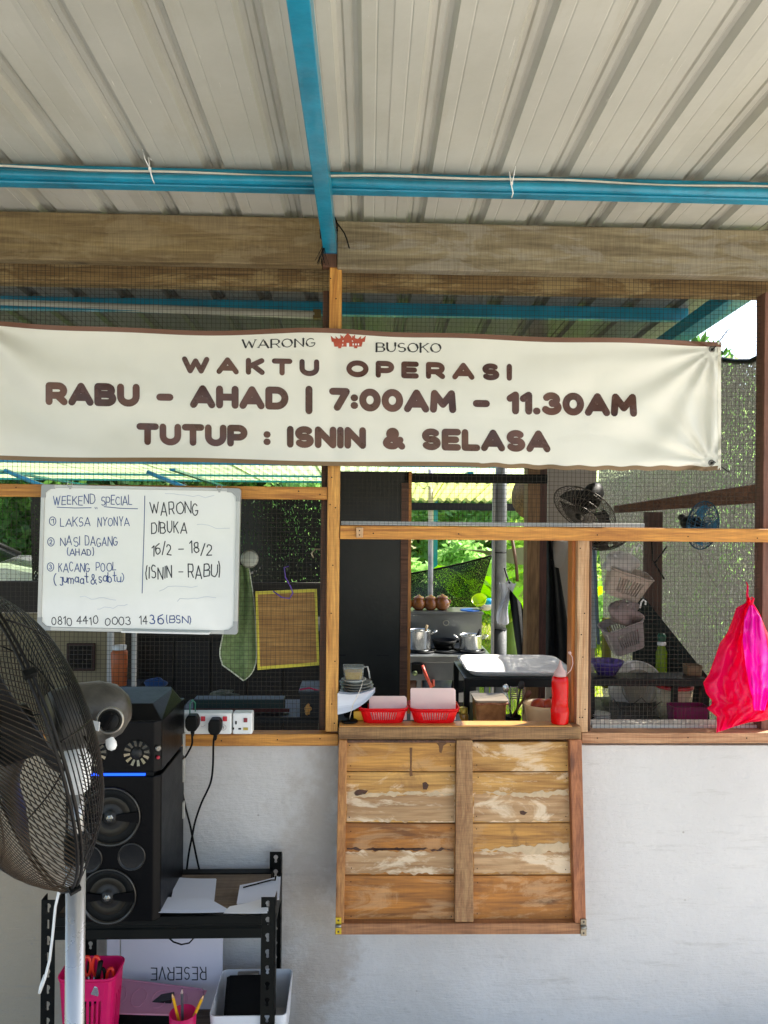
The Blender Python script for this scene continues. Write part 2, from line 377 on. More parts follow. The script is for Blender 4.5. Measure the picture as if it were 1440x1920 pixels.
def ink(mb, sts, fn, hw, aspect=1.0, maxseg=.25, serif=0):
    """sts: polylines in text units; fn(u, v, lift) -> 3d point; hw: half stroke width in text units (v units)"""
    lv = 0
    for s in sts:
        if len(s) == 1: s = s*2
        pts = [s[0]]
        for a, b in zip(s, s[1:]):
            d = math.hypot((b[0]-a[0])*aspect, b[1]-a[1]); k = max(1, int(math.ceil(d/maxseg)))
            for i in range(1, k+1): pts.append((a[0]+(b[0]-a[0])*i/k, a[1]+(b[1]-a[1])*i/k))
        for i in range(len(pts)):
            lv = (lv+1) % 40; z = lv*1.2e-5
            cx, cy = pts[i]
            h = hw
            if serif:
                q = pts[min(i+1, len(pts)-1)]; p0 = pts[max(i-1, 0)]; dx, dy = (q[0]-p0[0])*aspect, q[1]-p0[1]
                h = hw*(1.0 if (abs(dy) > abs(dx)*1.1 and dx*dy <= 1e-3) else .45)
            n = 10
            mb.poly([fn(cx+h*math.cos(2*math.pi*k/n)/aspect, cy+h*math.sin(2*math.pi*k/n), z) for k in range(n)])
            if i+1 < len(pts):
                bx, by = pts[i+1]; dx, dy = (bx-cx)*aspect, by-cy; l = math.hypot(dx, dy)
                if l < 1e-6: continue
                nx, ny = -dy/l*h/aspect, dx/l*h; lv = (lv+1) % 40; z = lv*1.2e-5
                mb.quad(fn(cx+nx, cy+ny, z), fn(cx-nx, cy-ny, z), fn(bx-nx, by-ny, z), fn(bx+nx, by+ny, z))
        if serif:
            for e in (s[0], s[-1]):
                if e[1] < .06 or e[1] > .94:
                    lv = (lv+1) % 40; z = lv*1.2e-5; q = serif
                    mb.quad(fn(e[0]-q, e[1]-.03, z), fn(e[0]+q, e[1]-.03, z), fn(e[0]+q, e[1]+.03, z), fn(e[0]-q, e[1]+.03, z))

# ================================================================== materials used in several places
m_roof = M('roof_paint', 'b4b2a6', .36, .0, .09, 3, .05, 24, dirt=.45, dirtc='98937e')
m_roofin = M('roof_sheet_dark', '6a6962', .35, .1, .15, 3, .03, 30, dirt=.5, dirtc='3c3f34')  # darker grey base for the sheets over the kitchen
m_teal = M('teal_paint', '0e7e9a', .32, 0, .2, 14, .06, 60, dirt=.6, dirtc='0a4658', coat=.25)
specks(m_roof, 'e2dfd4', (150, 7, 20), .66, .70, .8, 1); specks(m_roof, '6f6a5a', (40, 40, 40), .74, .78, .7, 5); specks(m_roof, '9c937c', (9, 1.2, 4), .55, .75, .5, 9)
specks(m_teal, 'c8d4d0', (60, 60, 60), .70, .73, .8, 2); specks(m_teal, '4a3424', (22, 22, 22), .68, .76, .7, 6)
m_wall = M('cement_plaster', 'd3cfca', .85, 0, .07, 2.2, .2, 55, dirt=.4, dirtc='a49c90')
w_post = WOOD('wood_post', 'dba04c', 'a86a26', 'Z', .55, .08)
w_rail = WOOD('wood_rail', 'd6953f', '9b5d20', 'X', .55, .08)
w_pale = WOOD('wood_pale_post', 'cda67c', 'a5713f', 'Z', .6, .1)
w_palex = WOOD('wood_pale_rail', 'c0936a', '94603a', 'X', .6, .1)
w_beam = WOOD('wood_beam', '8f7a52', '665233', 'X', .75, .22, patch='9d8c6c', pk=.35, stain='4c3f2c', sk=.3, gs=.55)
w_beam2 = WOOD('wood_beam_greyer', '94876a', '6e6048', 'X', .75, .22, patch='9c968a', pk=.4, stain='575044', sk=.3, gs=.55)
w_dark = WOOD('wood_dark', '6a4630', '402719', 'Z', .65, .1)
w_darkx = WOOD('wood_dark_rail', '75503a', '4a2e20', 'X', .65, .1)
m_wire = M('wire', '3a342c', .5, .6, .2, 30, 0)
m_black = M('black_paint', '050605', .5, .0, .2, 12, .03, 90, spec=.22)
m_white = M('white_plastic', 'e6e6e2', .35, 0, .03, 8, 0)

# ================================================================== ground
def terrain(x, y):
    z = 0
    if y > 7: z -= min((y-7)/4, 1)*.6*min(max((.2-x)/1.2, 0), 1)*min(max((x+3.6)/1.2, 0), 1)
    return z
mb = MB()
xs = [-300, -80, -30, -12, -8, -5, -3.6, -3, -2.4, -2, -1, -.2, .4, 1, 2, 4, 8, 20, 60, 300]
ys = [-300, -80, -20, -8, 4.72, 7, 8, 9, 10, 11, 12, 14, 18, 26, 60, 300]
def zt(x, y): return terrain(x, y)-.012
for i in range(len(xs)-1):
    for j in range(len(ys)-1):
        a, b, c, d = xs[i], xs[i+1], ys[j], ys[j+1]
        mb.quad((a, c, zt(a, c)), (b, c, zt(b, c)), (b, d, zt(b, d)), (a, d, zt(a, d)))
m_ground = M('garden_soil', '6f7a3c', .95, 0, .3, 2.5, .2, 30, c2='8a8150')
tag(mb.build('ground', m_ground, recentre=False, fixn=False), kind='structure')
m_conc = M('concrete_floor', 'b8b5b0', .85, 0, .12, 1.5, .12, 40, dirt=.3, dirtc='8a8070')
tag(MB().box(-9, 9, -9, 4.75, -.1, 0).build('floor', m_conc, recentre=False), kind='structure')

# ================================================================== canopy roof: ribbed sheets, purlins, rafters
Y0 = 2.25
ddir = _f + _rt*((690-720)/FPX) + _up*((960-1033)/FPX); RDX, RDZ = ddir.x/ddir.y, ddir.z/ddir.y
ribpx = [92, 215, 325, 445, 555, 667, 784, 895, 1004, 1115, 1225, 1332]
rx = [PX(p, Y0, 412) for p in ribpx]; PITCH = (rx[-1]-rx[0])/(len(rx)-1)
ROOFZ = PZ(409, Y0, 600)
def rz(Y): return ROOFZ + (Y-Y0)*RDZ
roof = T('canopy_roof', 'pale ribbed metal sheet roof on blue steel purlins over the stall', 'roof')
prof = [(-PITCH/2, 0), (-PITCH/2+.012, .0)]
def ribprofile():
    p = PITCH
    q = [(-p/2, 0), (-p*.335, 0), (-p*.32, .0013), (-p*.305, 0), (-.0275, 0), (-.0265, .0025), (-.019, .0165), (-.010, .018), (-.006, .014), (.006, .014), (.010, .018), (.019, .0165), (.0265, .0025), (.0275, 0),
         (p*.305, 0), (p*.32, .0013), (p*.335, 0)]
    return q
first = -18; last = len(rx)+6
sheet_no = 0
for i, part_ in [(q_, p_) for q_ in range(first, last, 4) for p_ in (0, 1)]:
    k = 4; mb = MB(); pr = []
    for j in range(k):
        c = rx[0] + (i+j)*PITCH
        pr += [(c+a, b) for a, b in ribprofile()]
    cend = rx[0]+(i+k-1)*PITCH
    pr.append((cend+PITCH/2, 0)); pr.append((cend+PITCH/2+.02, .0012))
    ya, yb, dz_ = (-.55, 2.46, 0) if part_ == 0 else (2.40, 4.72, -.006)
    if part_ and (pr[0][0] > 1.05 or i > 12): continue
    if part_: pr = [q_ for q_ in pr if q_[0] < 1.36]
    n = 10; th = .0006 + .0009*(sheet_no % 2)
    base = len(mb.v)
    wob = [rnd.uniform(-.0012, .0012) for _ in range(n+1)]
    for a in range(n+1):
        Y = ya+(yb-ya)*a/n
        for (x, z) in pr: mb.v.append((x+(Y-Y0)*RDX, Y, rz(Y)+z+th+wob[a]+dz_))
    m_ = len(pr)
    for a in range(n):
        for b in range(m_-1): mb.f.append((base+a*m_+b, base+(a+1)*m_+b, base+(a+1)*m_+b+1, base+a*m_+b+1)); mb.sm.append(False)
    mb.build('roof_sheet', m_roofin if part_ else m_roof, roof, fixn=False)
    sheet_no += 1
def purlin(Y, x0, x1, h=.045, front=False):
    z = rz(Y)-.003
    MB().box(x0, x1, Y, Y+.035, z-h, z).build('purlin', m_teal, roof, bevel=.003)
XL, XR = rx[0]+first*PITCH, 2.3
for Y in (-.4, .75): purlin(Y, XL, XR)
purlin(1.965, XL, XR, .047)
purlin(2.99, -2.9, 1.30, .05); purlin(3.95, -2.9, 1.30, .05); purlin(4.66, -2.9, 1.30, .05)
mb = MB(); zz = rz(1.95)-.0385
mb.tube([(XL+(XR-XL)*t/60, 1.949, zz+.0012*math.sin(t*.9)) for t in range(61)], .0115, 10)
mb.build('purlin_lip', m_teal, roof)
def rafter(px, py, Y, ya, yb, wdt=.036, h=.06, zoff=0, nm='rafter'):
    c = P(px, py, Y); zc = c.z
    def pt(y, s, up): return (c.x+(y-Y)*RDX+s*wdt/2, y, zc+(y-Y)*RDZ+up)
    mb = MB(); mb.hexa([pt(ya,-1,0), pt(ya,1,0), pt(yb,1,0), pt(yb,-1,0), pt(ya,-1,h), pt(ya,1,h), pt(yb,1,h), pt(yb,-1,h)])
    mb.build(nm, m_teal, roof, bevel=.002)
rafter(618, 468, 2.16, -.55, 2.185, .037, .05)
rafter(1345, 592, 2.62, 2.44, 4.72, .075, .05)
rafter(-350, 470, 2.16, -.55, 2.185, .037, .05)
# bracket plate and screw at the rafter's lower end
c = P(620, 462, 2.185)
MB().box(c.x-.02, c.x+.018, 2.186, 2.19, c.z-.02, c.z+.012).build('end_plate', M('teal_dark', '0b4a66', .4), roof, bevel=.001)
MB().lathe([(.0001, .004), (.0035, .003), (.0045, 0)], (c.x, 2.1859, c.z-.002), (0, -1, 0), 10).build('screw', M('screw_steel', '8a8a86', .4, .8), roof)
fin(roof)
# string knotted round the rafter end
mb = MB(); c = P(618, 440, 2.18)
for k in range(3): mb.tube([(c.x+.024*math.cos(a/10*6.283), 2.165+.03*math.sin(a/10*6.283), c.z+.018-k*.006+.006*math.sin(a+k)) for a in range(10)], .0013, 5, closed=True)
mb.tube([P(628,408,2.14), P(632,418,2.13), P(645,436,2.13), P(650,448,2.13), P(655,466,2.135)], .0021, 6)
mb.tube([P(606,415,2.15), P(600,430,2.14), P(601,446,2.14), P(606,452,2.14)], .0016, 6)
for k in range(16):
    x = 592+k*1.4; mb.tube([P(607,458,2.15), P((607+x)/2+rnd.uniform(-3,3), 474, 2.15), P(x+rnd.uniform(-4,4), 486+rnd.uniform(0,12), 2.16)], .0009, 4)
tag(mb.build('black_string', m_black), 'black string tied round the lower end of the blue rafter, its ends frayed', 'string')
# cable along the purlin, zip ties
mb = MB(); zc = rz(1.95)-.0225; pts = []
for t in range(101):
    x = XL+(XR-XL)*t/100; pts.append((x, 1.947, zc+.0028*math.sin(x*5.1)+.0022*math.sin(x*13+1)))
mb.tube(pts, .0032, 6)
tag(mb.build('power_cable', M('cable_white', 'cfcabd', .5, 0, .15, 20, 0)), 'thin off-white cable running along the blue purlin under the roof sheets', 'cable')
for k, (px, py, dx, lab) in enumerate(((281, 318, -16, 'left of the blue rafter, tail pointing up'), (958, 345, 10, 'right of the blue rafter'))):
    q = P(px, py, 1.93); mb = MB()
    mb.tube([q+Vector((-.001,.026,.034)), q+Vector((-.004,.0,.03)), q+Vector((0,-.002,.0)), q+Vector((.006,.002,-.022)), q+Vector((.006,.02,-.026))], .0017, 5)
    mb.tube([q+Vector((.002,-.002,-.002)), q+Vector((dx*.0006,-.01,.022)), q+Vector((dx*.0011,-.006,.05))], [.0016,.0013,.0008], 5)
    mb.cbox(q+Vector((.001,-.004,0)), (.006,.005,.007))
    tag(mb.build('zip_tie', m_white), 'white plastic zip tie round the blue purlin, '+lab, 'zip tie', 'zip ties on the purlin')

# ================================================================== timber frame of the stall front
frame = T('timber_frame', 'wooden stall front of posts, rails and two weathered beams around the openings', 'wooden frame')
def bar(nm, x0, y0, x1, y1, Y, dep, mat, bev=.002, nails=()):
    X0, Z0, X1, Z1 = RC(x0, y0, x1, y1, Y)
    mb = MB().box(X0, X1, Y, Y+dep, Z0, Z1)
    o = mb.build(nm, mat, frame, bevel=bev)
    for (nx, ny) in nails:
        q = P(nx, ny, Y-.0004); MB().disc(q, .0021, (0,-1,0), 8).build('nail', m_black, o)
    return o
def hbar(nm, x0, x1, yt, yb, xm, Y, dep, mat, bev=.002, nails=()):   # long rail, its height read at column xm
    mb = MB().box(PX(x0, Y, yt), PX(x1, Y, yt), Y, Y+dep, PZ(yb, Y, xm), PZ(yt, Y, xm))
    o = mb.build(nm, mat, frame, bevel=bev)
    for (nx, ny) in nails:
        q = P(nx, ny, Y-.0004); MB().disc(q, .0021, (0,-1,0), 8).build('nail', m_black, o)
    return o
b1 = hbar('beam', -2200, 604, 402, 491, 300, 2.225, .045, w_beam, .003); b1['label'] = 'brown weathered beam under the roof sheets'
b2 = hbar('beam', 633, 1900, 423, 511, 1040, 2.225, .045, w_beam2, .003); b2['label'] = 'greyer weathered beam under the roof sheets'
hbar('top_plate', -2200, 1900, 490, 541, 680, 2.335, .05, WOOD('wood_plate', '8a6f45', '5c4426', 'X', .7, .15, patch='b09a6c', pk=.5), .003)
bar('beam_joint', 605, 412, 632, 500, 2.232, .03, w_dark)
bar('post', 614, 499, 637, 1372, 2.24, .05, w_post, nails=((620,522),(630,560),(622,895),(619,946),(629,952),(624,1060),(621,1150),(628,1240),(622,1320),(627,1356)))
bar('side_stud', 602, 545, 613.5, 1372, 2.30, .05, w_dark)
hbar('rail', -2200, 613.5, 911, 935, 400, 2.245, .042, w_rail, nails=((560,921),(600,927),(30,914),(330,919)))
hbar('sill_rail', -2200, 634, 1377, 1399, 480, 2.245, .045, w_rail, nails=((415,1389),(520,1387),(600,1385),(330,1388)))
hbar('head_rail', 637.5, 1900, 988, 1013, 950, 2.238, .045, w_rail, nails=((700,1000),(860,1001),(1120,1003),(1290,1006),(1420,1009)))
bar('right_post', 1082, 1013.5, 1104, 1373, 2.238, .048, w_pale, nails=((1088,1028),(1096,1150),(1090,1190),(1093,1232),(1087,1345),(1092,1345),(1097,1330)))
bar('jamb', 1072, 1013.5, 1082.5, 1356, 2.262, .05, WOOD('wood_jamb', 'cc7a2a', '9c531a', 'Z', .5, .05))
bar('jamb_strip', 1104.5, 1013.5, 1109, 1373, 2.262, .04, w_dark)
hbar('sill_rail_right', 1091, 1900, 1374, 1394, 1260, 2.24, .05, w_palex, nails=((1120,1384),(1290,1383),(1400,1384)))
bar('corner_post', 1431, 548, 1449, 1372, 2.27, .05, WOOD('wood_corner', '7c5444', '55382c', 'Z', .65, .1))
hbar('counter_ledge', 635, 1090.5, 1363, 1387, 860, 2.212, .05, WOOD('wood_ledge', 'a07a4c', '6a4726', 'X', .6, .2, stain='3c2a1c', sk=.6), .003)
cz = PZ(1363, 2.212, 860)+.0002
mb = MB().box(PX(636, 2.214, 1363), PX(1072, 2.214, 1363), 2.209, 2.262, cz+.0003, cz+.004)
mb.build('ledge_top', M('ledge_varnish', 'c08a48', .35, 0, .2, 10, .05), frame, bevel=.0015)
bar('backing_rail', 634.5, 1386, 1090.5, 1402, 2.2625, .012, w_darkx)
# wooden turn button on the head rail
bar('turn_button', 668, 989, 681, 1008, 2.226, .011, w_pale, .002, nails=((674,995),(674,1003)))
fin(frame)
# inner wider sill deck behind right mesh
X0, Z0, X1, Z1 = RC(1109, 1360, 1600, 1368, 2.30)
tag(MB().box(X0, X1, 2.295, 2.36, Z1-.03, Z1+.002).build('inner_shelf_board', M('pale_laminate', 'd6cfc2', .5, 0, .12, 9, .05, dirt=.4), bevel=.002), 'pale shelf board behind the mesh right of the serving window', 'shelf')

# ================================================================== plastered wall
mb = MB(); zt0 = PZ(1394.5, 2.27, 1100); zt1 = PZ(1399.5, 2.27, 480)
nz = lambda x, z: .0015*math.sin(x*7+z*3)+.001*math.sin(z*11-x*4)
def wallf(u, v):
    x = -3.4+u*6.2; z = -.02+v*(zt1-.0005+.02); return (x, 2.275+nz(x, z), z)
mb.solid(wallf, 80, 20, (0, .14, 0))
mt = m_wall.copy(); mt.name = 'stall_wall_plaster'; t = mt.node_tree
bs = [n for n in t.nodes if n.type == 'BSDF_PRINCIPLED'][0]; src = bs.inputs['Base Color'].links[0].from_socket
tc = t.nodes.new('ShaderNodeTexCoord'); sx = t.nodes.new('ShaderNodeSeparateXYZ'); t.links.new(tc.outputs['Object'], sx.inputs[0])
ns = t.nodes.new('ShaderNodeTexNoise'); ns.inputs['Scale'].default_value = 5; ns.inputs['Detail'].default_value = 8; ns.inputs['Roughness'].default_value = .7
t.links.new(tc.outputs['Object'], ns.inputs[0])
ad = t.nodes.new('ShaderNodeMath'); ad.operation = 'MULTIPLY_ADD'; ad.inputs[1].default_value = .5; t.links.new(ns.outputs[0], ad.inputs[0]); t.links.new(sx.outputs[0], ad.inputs[2])
mr = t.nodes.new('ShaderNodeMapRange'); mr.interpolation_type = 'SMOOTHSTEP'
WX = -3.4+3.1    # wall centre in x
xa = PX(590, 2.27)-WX+.25
mr.inputs[1].default_value = xa-.13; mr.inputs[2].default_value = xa+.02; t.links.new(ad.outputs[0], mr.inputs[0])
mr2 = t.nodes.new('ShaderNodeMapRange'); mr2.interpolation_type = 'SMOOTHSTEP'; mr2.inputs[1].default_value = xa+.03; mr2.inputs[2].default_value = xa+.13; mr2.inputs[3].default_value = 1; mr2.inputs[4].default_value = 0
t.links.new(ad.outputs[0], mr2.inputs[0])
mu = t.nodes.new('ShaderNodeMath'); mu.operation = 'MULTIPLY'; t.links.new(mr.outputs[0], mu.inputs[0]); t.links.new(mr2.outputs[0], mu.inputs[1])
mu2 = t.nodes.new('ShaderNodeMath'); mu2.operation = 'MULTIPLY'; mu2.inputs[1].default_value = .38; t.links.new(mu.outputs[0], mu2.inputs[0])
mx = t.nodes.new('ShaderNodeMixRGB'); t.links.new(mu2.outputs[0], mx.inputs[0]); t.links.new(src, mx.inputs[1]); mx.inputs[2].default_value = C('8c6f48')
# plaster colour shifts to brown at the far left, fading out rightwards
mr3 = t.nodes.new('ShaderNodeMapRange'); mr3.interpolation_type = 'SMOOTHSTEP'; mr3.inputs[1].default_value = PX(90, 2.27)-WX+.2; mr3.inputs[2].default_value = PX(420, 2.27)-WX+.25; mr3.inputs[3].default_value = .75; mr3.inputs[4].default_value = 0
t.links.new(ad.outputs[0], mr3.inputs[0])
mx2 = t.nodes.new('ShaderNodeMixRGB'); t.links.new(mr3.outputs[0], mx2.inputs[0]); t.links.new(mx.outputs[0], mx2.inputs[1]); mx2.inputs[2].default_value = C('a99470')
# scattered dark specks, grazes and pale drips in the plaster
def _n(ty, **k): return mknode(t, ty, k)
v1 = _n('TexVoronoi', i_Scale=16.0); t.links.new(tc.outputs['Object'], v1.inputs['Vector']); r1 = ramp(_n, [(.03, (1,1,1,1)), (.07, (0,0,0,1))]); t.links.new(v1.outputs['Distance'], r1.inputs[0])
n6 = _n('TexNoise', i_Scale=3.5, i_Detail=3.0); t.links.new(tc.outputs['Object'], n6.inputs['Vector']); r6 = ramp(_n, [(.5, (0,0,0,1)), (.62, (.8,.8,.8,1))]); t.links.new(n6.outputs[0], r6.inputs[0])
a1 = _n('Math', operation='MULTIPLY'); t.links.new(r1.outputs[0], a1.inputs[0]); t.links.new(r6.outputs[0], a1.inputs[1])
mp_ = _n('Mapping', i_Scale=(3, 3, 26), i_Rotation=(0, .25, 0)); t.links.new(tc.outputs['Object'], mp_.inputs[0]); n7 = _n('TexNoise', i_Scale=1.5, i_Detail=8.0, i_Roughness=.75); t.links.new(mp_.outputs[0], n7.inputs['Vector']); r7 = ramp(_n, [(.56, (0,0,0,1)), (.74, (.45,.45,.45,1))]); t.links.new(n7.outputs[0], r7.inputs[0])
a2 = _n('Math', operation='MAXIMUM'); t.links.new(a1.outputs[0], a2.inputs[0]); t.links.new(r7.outputs[0], a2.inputs[1])
mx3 = _n('MixRGB'); t.links.new(a2.outputs[0], mx3.inputs[0]); t.links.new(mx2.outputs[0], mx3.inputs[1]); mx3.inputs[2].default_value = C('a39c92')
t.links.new(mx3.outputs[0], bs.inputs['Base Color'])
nb = _n('TexNoise', i_Scale=9.0, i_Detail=10.0, i_Roughness=.75); t.links.new(mp_.outputs[0], nb.inputs['Vector']); bp2 = _n('Bump', i_Strength=.6, i_Distance=.006); t.links.new(nb.outputs[0], bp2.inputs['Height']); t.links.new(bs.inputs['Normal'].links[0].from_socket, bp2.inputs['Normal']); t.links.new(bp2.outputs[0], bs.inputs['Normal'])
wall = mb.build('plaster_wall', mt, None)
tag(wall, 'rough grey plastered wall under the wooden stall front', 'wall')
me = wall.data

# ================================================================== wire mesh screens
def wiremesh(x0, x1, z0, z1, Y, label, pitch=.0131, r=.00055, bul=.004, seed=1, mat=None):
    rd = random.Random(seed); mb = MB(); ph = rd.uniform(0, 6)
    def off(x, z): return bul*math.sin(x*2.1+ph)*math.sin(z*3.3+ph*2)+.0006*math.sin(x*40+z*33)
    def wire(a, b, n, horiz, c):
        pts = []; j1, j2 = rd.uniform(-.0012, .0012), rd.uniform(-.0012, .0012); p2 = rd.uniform(0, 6)
        for i in range(n+1):
            t = a+(b-a)*i/n; wv = j1+(j2-j1)*i/n+.0007*math.sin(t*9+p2)
            x, z = (t, c+wv) if horiz else (c+wv, t)
            pts.append((x, Y+off(x, z)+(r if horiz else -r), z))
        mb.tube(pts, r, 4, sm=False)
    k = int((x1-x0)/pitch)
    for i in range(k+1): wire(z0, z1, max(4, int((z1-z0)/.06)), False, x0+i*pitch)
    k = int((z1-z0)/pitch)
    for i in range(k+1): wire(x0, x1, max(6, int((x1-x0)/.06)), True, z0+i*pitch)
    th = T('wire_mesh_screen', label, 'wire mesh', 'wire mesh screens of the stall front')
    tag(mb.build('woven_wire', mat or m_wire, th, fixn=False), kind='stuff'); return fin(th)
zs = PZ(1376, 2.30, 480)
wiremesh(PX(-330, 2.292), PX(613, 2.292), zs, PZ(492, 2.292, 300), 2.293, 'fine dark wire mesh left of the central post, behind the whiteboard', seed=2)
wiremesh(PX(638, 2.292), PX(1440, 2.292), PZ(992, 2.292, 950)-.0, PZ(510, 2.292, 950), 2.293, 'fine wire mesh above the serving window, behind the banner', seed=3)
wiremesh(PX(1105, 2.292), PX(1440, 2.292), PZ(1374, 2.292, 1260), PZ(1010, 2.292, 1260), 2.293, 'fine wire mesh right of the serving window, behind the pink bag', seed=4, r=.0005)

# ================================================================== banner
YB = 2.205
def bandisp(px, py):
    d = 0
    # folds fanning out from the top left corner and from the two right-hand eyelets
    for (cx, cy, amp, k, s) in ((-60, 590, .010, 9, 420), (1336, 655, .0055, 13, 230), (1334, 868, .0055, 12, 200)):
        dx, dy = px-cx, py-cy; r = math.hypot(dx, dy)+1; a = math.atan2(dy, dx)
        d += amp*math.sin(a*k+1)*math.exp(-r/s)*min(r/40, 1)
    d += .0035*math.sin(px*.011+py*.004)+.002*math.sin(px*.006-py*.03+1)+.0012*math.sin(px*.045+py*.012)*max(0, (py-800)/80)
    d += .0022*math.exp(-((px-628)/22)**2)*-1.6
    d += .0045*math.sin((py-640-.22*px)*.04)*math.exp(-((px-230)/260)**2)
    d += .003*abs(noise.noise(Vector((px*.006, py*.013, 1.7))))+.0012*noise.noise(Vector((px*.02, py*.03, 4.1)))
    d += .0018*math.sin((px*.35+py)*.055)*math.exp(-((px-1180)/170)**2)
    return d
def ytop(px): return 602+ (px/1350)*38 + 7*math.sin(min(max(px/560, 0), 1)*math.pi) - 4*math.exp(-((px-640)/90)**2) + 1.5*math.sin(px*.02)
def ybot(px): return 862+(px/1350)*22 + 1.5*math.sin(px*.013)+ (1.2*math.sin(px*.12) if px > 900 else 0)
def bpt(px, py, lift=0): return P(px, py, YB-1.6*bandisp(px, py)-lift)
ban = T('opening_hours_banner', 'long white vinyl banner with brown opening hours hung across the stall front', 'banner')
m_vinyl = M('banner_vinyl', 'e6e4d8', .3, 0, .02, 3, .0, c2='eceade', transl=.15)
XLB, XRB = -260, 1347
def bf(u, v):
    px = XLB+(XRB-XLB)*u; a, b = ytop(px)+9, ybot(px)-8; return bpt(px, a+(b-a)*v)
mb = MB(); mb.solid(bf, 320, 56, (0, .0006, 0)); mb.build('sheet', m_vinyl, ban, fixn=False)
m_bord = M('banner_border', '6d4a38', .45, 0, .08, 12, 0)
mb = MB(); mb.solid(lambda u, v: (lambda px: bpt(px, ytop(px)+(9.0)*v, .0005))(XLB+(XRB+6-XLB)*u), 320, 3, (0, .0009, 0)); mb.build('top_hem', m_bord, ban, fixn=False)
mb = MB(); mb.solid(lambda u, v: (lambda px: bpt(px, ybot(px)-8+8*v, .0005))(XLB+(XRB+3-XLB)*u), 320, 3, (0, .0009, 0)); mb.build('bottom_hem', M('banner_border_low', '7a6142', .45, 0, .1, 12, 0), ban, fixn=False)
mb = MB(); mb.solid(lambda u, v: bpt(1346+6*u, ytop(1350)+(ybot(1350)-ytop(1350))*v, .0008), 2, 50, (0, .0009, 0)); mb.build('side_hem', M('hem_light', 'cfcbbb', .4), ban, fixn=False)
for (ex, ey) in ((1335, 655), (1334, 868)):
    q = bpt(ex, ey, .0012); MB().lathe([(.0035, 0), (.004, .0018), (.008, .0022), (.0098, .0003)], q, (0, -1, 0), 18).build('eyelet', M('eyelet_metal', '77756e', .35, .9), ban)
    MB().disc(q+Vector((0, -.0004, 0)), .0037, (0, -1, 0), 12).build('eyelet_hole', m_black, ban)
m_ink = M('brown_print', '422620', .28, 0, .25, 7, 0, c2='684538')  # lighter brown blotches paint the gloss reflected by the letters
def banner_text(txt, x0, x1, yb0, yb1, h, hw, mat, gap=.38, serif=0, nm='letter'):
    cs, W = strokes(txt, gap, per=True); k = (x1-x0)/W
    def fn(u, v, z): 
        px = x0+u*k; return bpt(px, yb0+(yb1-yb0)*(u/W)-v*h, .0009+z)
    for st in cs:
        mb = MB(); ink(mb, st, fn, hw, aspect=k/h, maxseg=.3, serif=serif); mb.build(nm, mat, ban, fixn=False)
m_blk = M('black_print', '22201e', .35, 0, .1, 9, 0)
banner_text('WARONG', 455, 591, 652.5, 649.5, 15, .115, m_blk, .3, .14)
banner_text('BUSOKO', 706, 826, 659, 660.5, 16, .115, m_blk, .3, .14)
banner_text('WAKTU OPERASI', 346, 955, 695, 709, 22, .225, m_ink, .72)
banner_text('RABU - AHAD | 7:00AM - 11.30AM', 92, 1188, 753, 775, 30, .222, m_ink, .42)
banner_text('TUTUP : ISNIN & SELASA', 262, 1026, 828, 842, 28.5, .222, m_ink, .42)
# small red house emblem: a long roof with upswept horns over a row of windows
mb = MB(); lx = 0
def lp(pts, lift=.0011):
    mb.poly([bpt(x, y, lift) for x, y in pts])
m_red = M('red_print', 'a8452c', .4, 0, .1, 9, 0)
lp([(625,641),(680,641),(678,650),(627,650)])
for (a, c_, b, hgt) in ((620,632,644,0), (660,674,686,0)): lp([(a,629),(a+5,634),(c_,636),(b-5,634),(b,629),(b-2,641),(a+2,641)], .00115)
for (a, b, y) in ((629,643,632),(638,652,629),(652,666,629),(662,677,632)): lp([(a,y-2),((a+b)/2,y+5),(b,y-2),(b-1,y+9),(a+1,y+9)], .0012)
lp([(645,632),(652,624),(659,632),(660,641),(644,641)], .00125)
lp([(634,650),(640,650),(640,653),(634,653)]); lp([(664,650),(670,650),(670,653),(664,653)])
mb.build('emblem', m_red, ban, fixn=False)
mb = MB()
for x in (631,636,641,661,666,671): mb.poly([bpt(x, 644, .0014), bpt(x+2.4, 644, .0014), bpt(x+2.4, 647.5, .0014), bpt(x, 647.5, .0014)])
mb.poly([bpt(650, 643, .0014), bpt(654.5, 643, .0014), bpt(654.5, 650, .0014), bpt(650, 650, .0014)])
mb.build('emblem_windows', m_white, ban, fixn=False)
fin(ban)
for k, (a, b, lab) in enumerate((((1335,655), (1362,622), 'upper right'), ((1334,868), (1362,882), 'lower right'))):
    q0 = bpt(*a, .004); mb = MB()
    mb.tube([q0+Vector((-.004,-.002,-.005)), q0+Vector((0,-.006,0)), q0+Vector((.006,-.003,.004)), P(*b, 2.26), P(b[0]+6, b[1]-5 if k == 0 else b[1]+3, 2.28)], .0016, 6)
    tag(mb.build('tie_string', m_black), 'dark string tying the banner\'s %s eyelet to the mesh' % lab, 'string', 'strings holding the banner')

# ================================================================== whiteboard
YW = 2.215
wb = T('whiteboard', 'whiteboard with handwritten weekend specials and opening dates hung on the left rail', 'whiteboard')
TL, TR, BR, BL = (77,908), (451,915.5), (445,1190), (69,1182)
def wpt(u, v, lift=0):      # u right, v down, 0..1
    x = (TL[0]*(1-u)+TR[0]*u)*(1-v)+(BL[0]*(1-u)+BR[0]*u)*v; y = (TL[1]*(1-u)+TR[1]*u)*(1-v)+(BL[1]*(1-u)+BR[1]*u)*v
    return P(x, y, YW-lift)
m_wbd = M('whiteboard_enamel', 'e8e9e3', .1, 0, .025, 4, .0, dirt=.22, dirtc='b4b6ac', coat=.4)
mb = MB(); mb.solid(lambda a, b: wpt(.012+a*.976, .016+b*.968), 2, 2, (0, .012, 0), sm=False); mb.build('writing_surface', m_wbd, wb)
m_alu = M('aluminium', 'b9b9b4', .4, .5, .06, 20, 0)
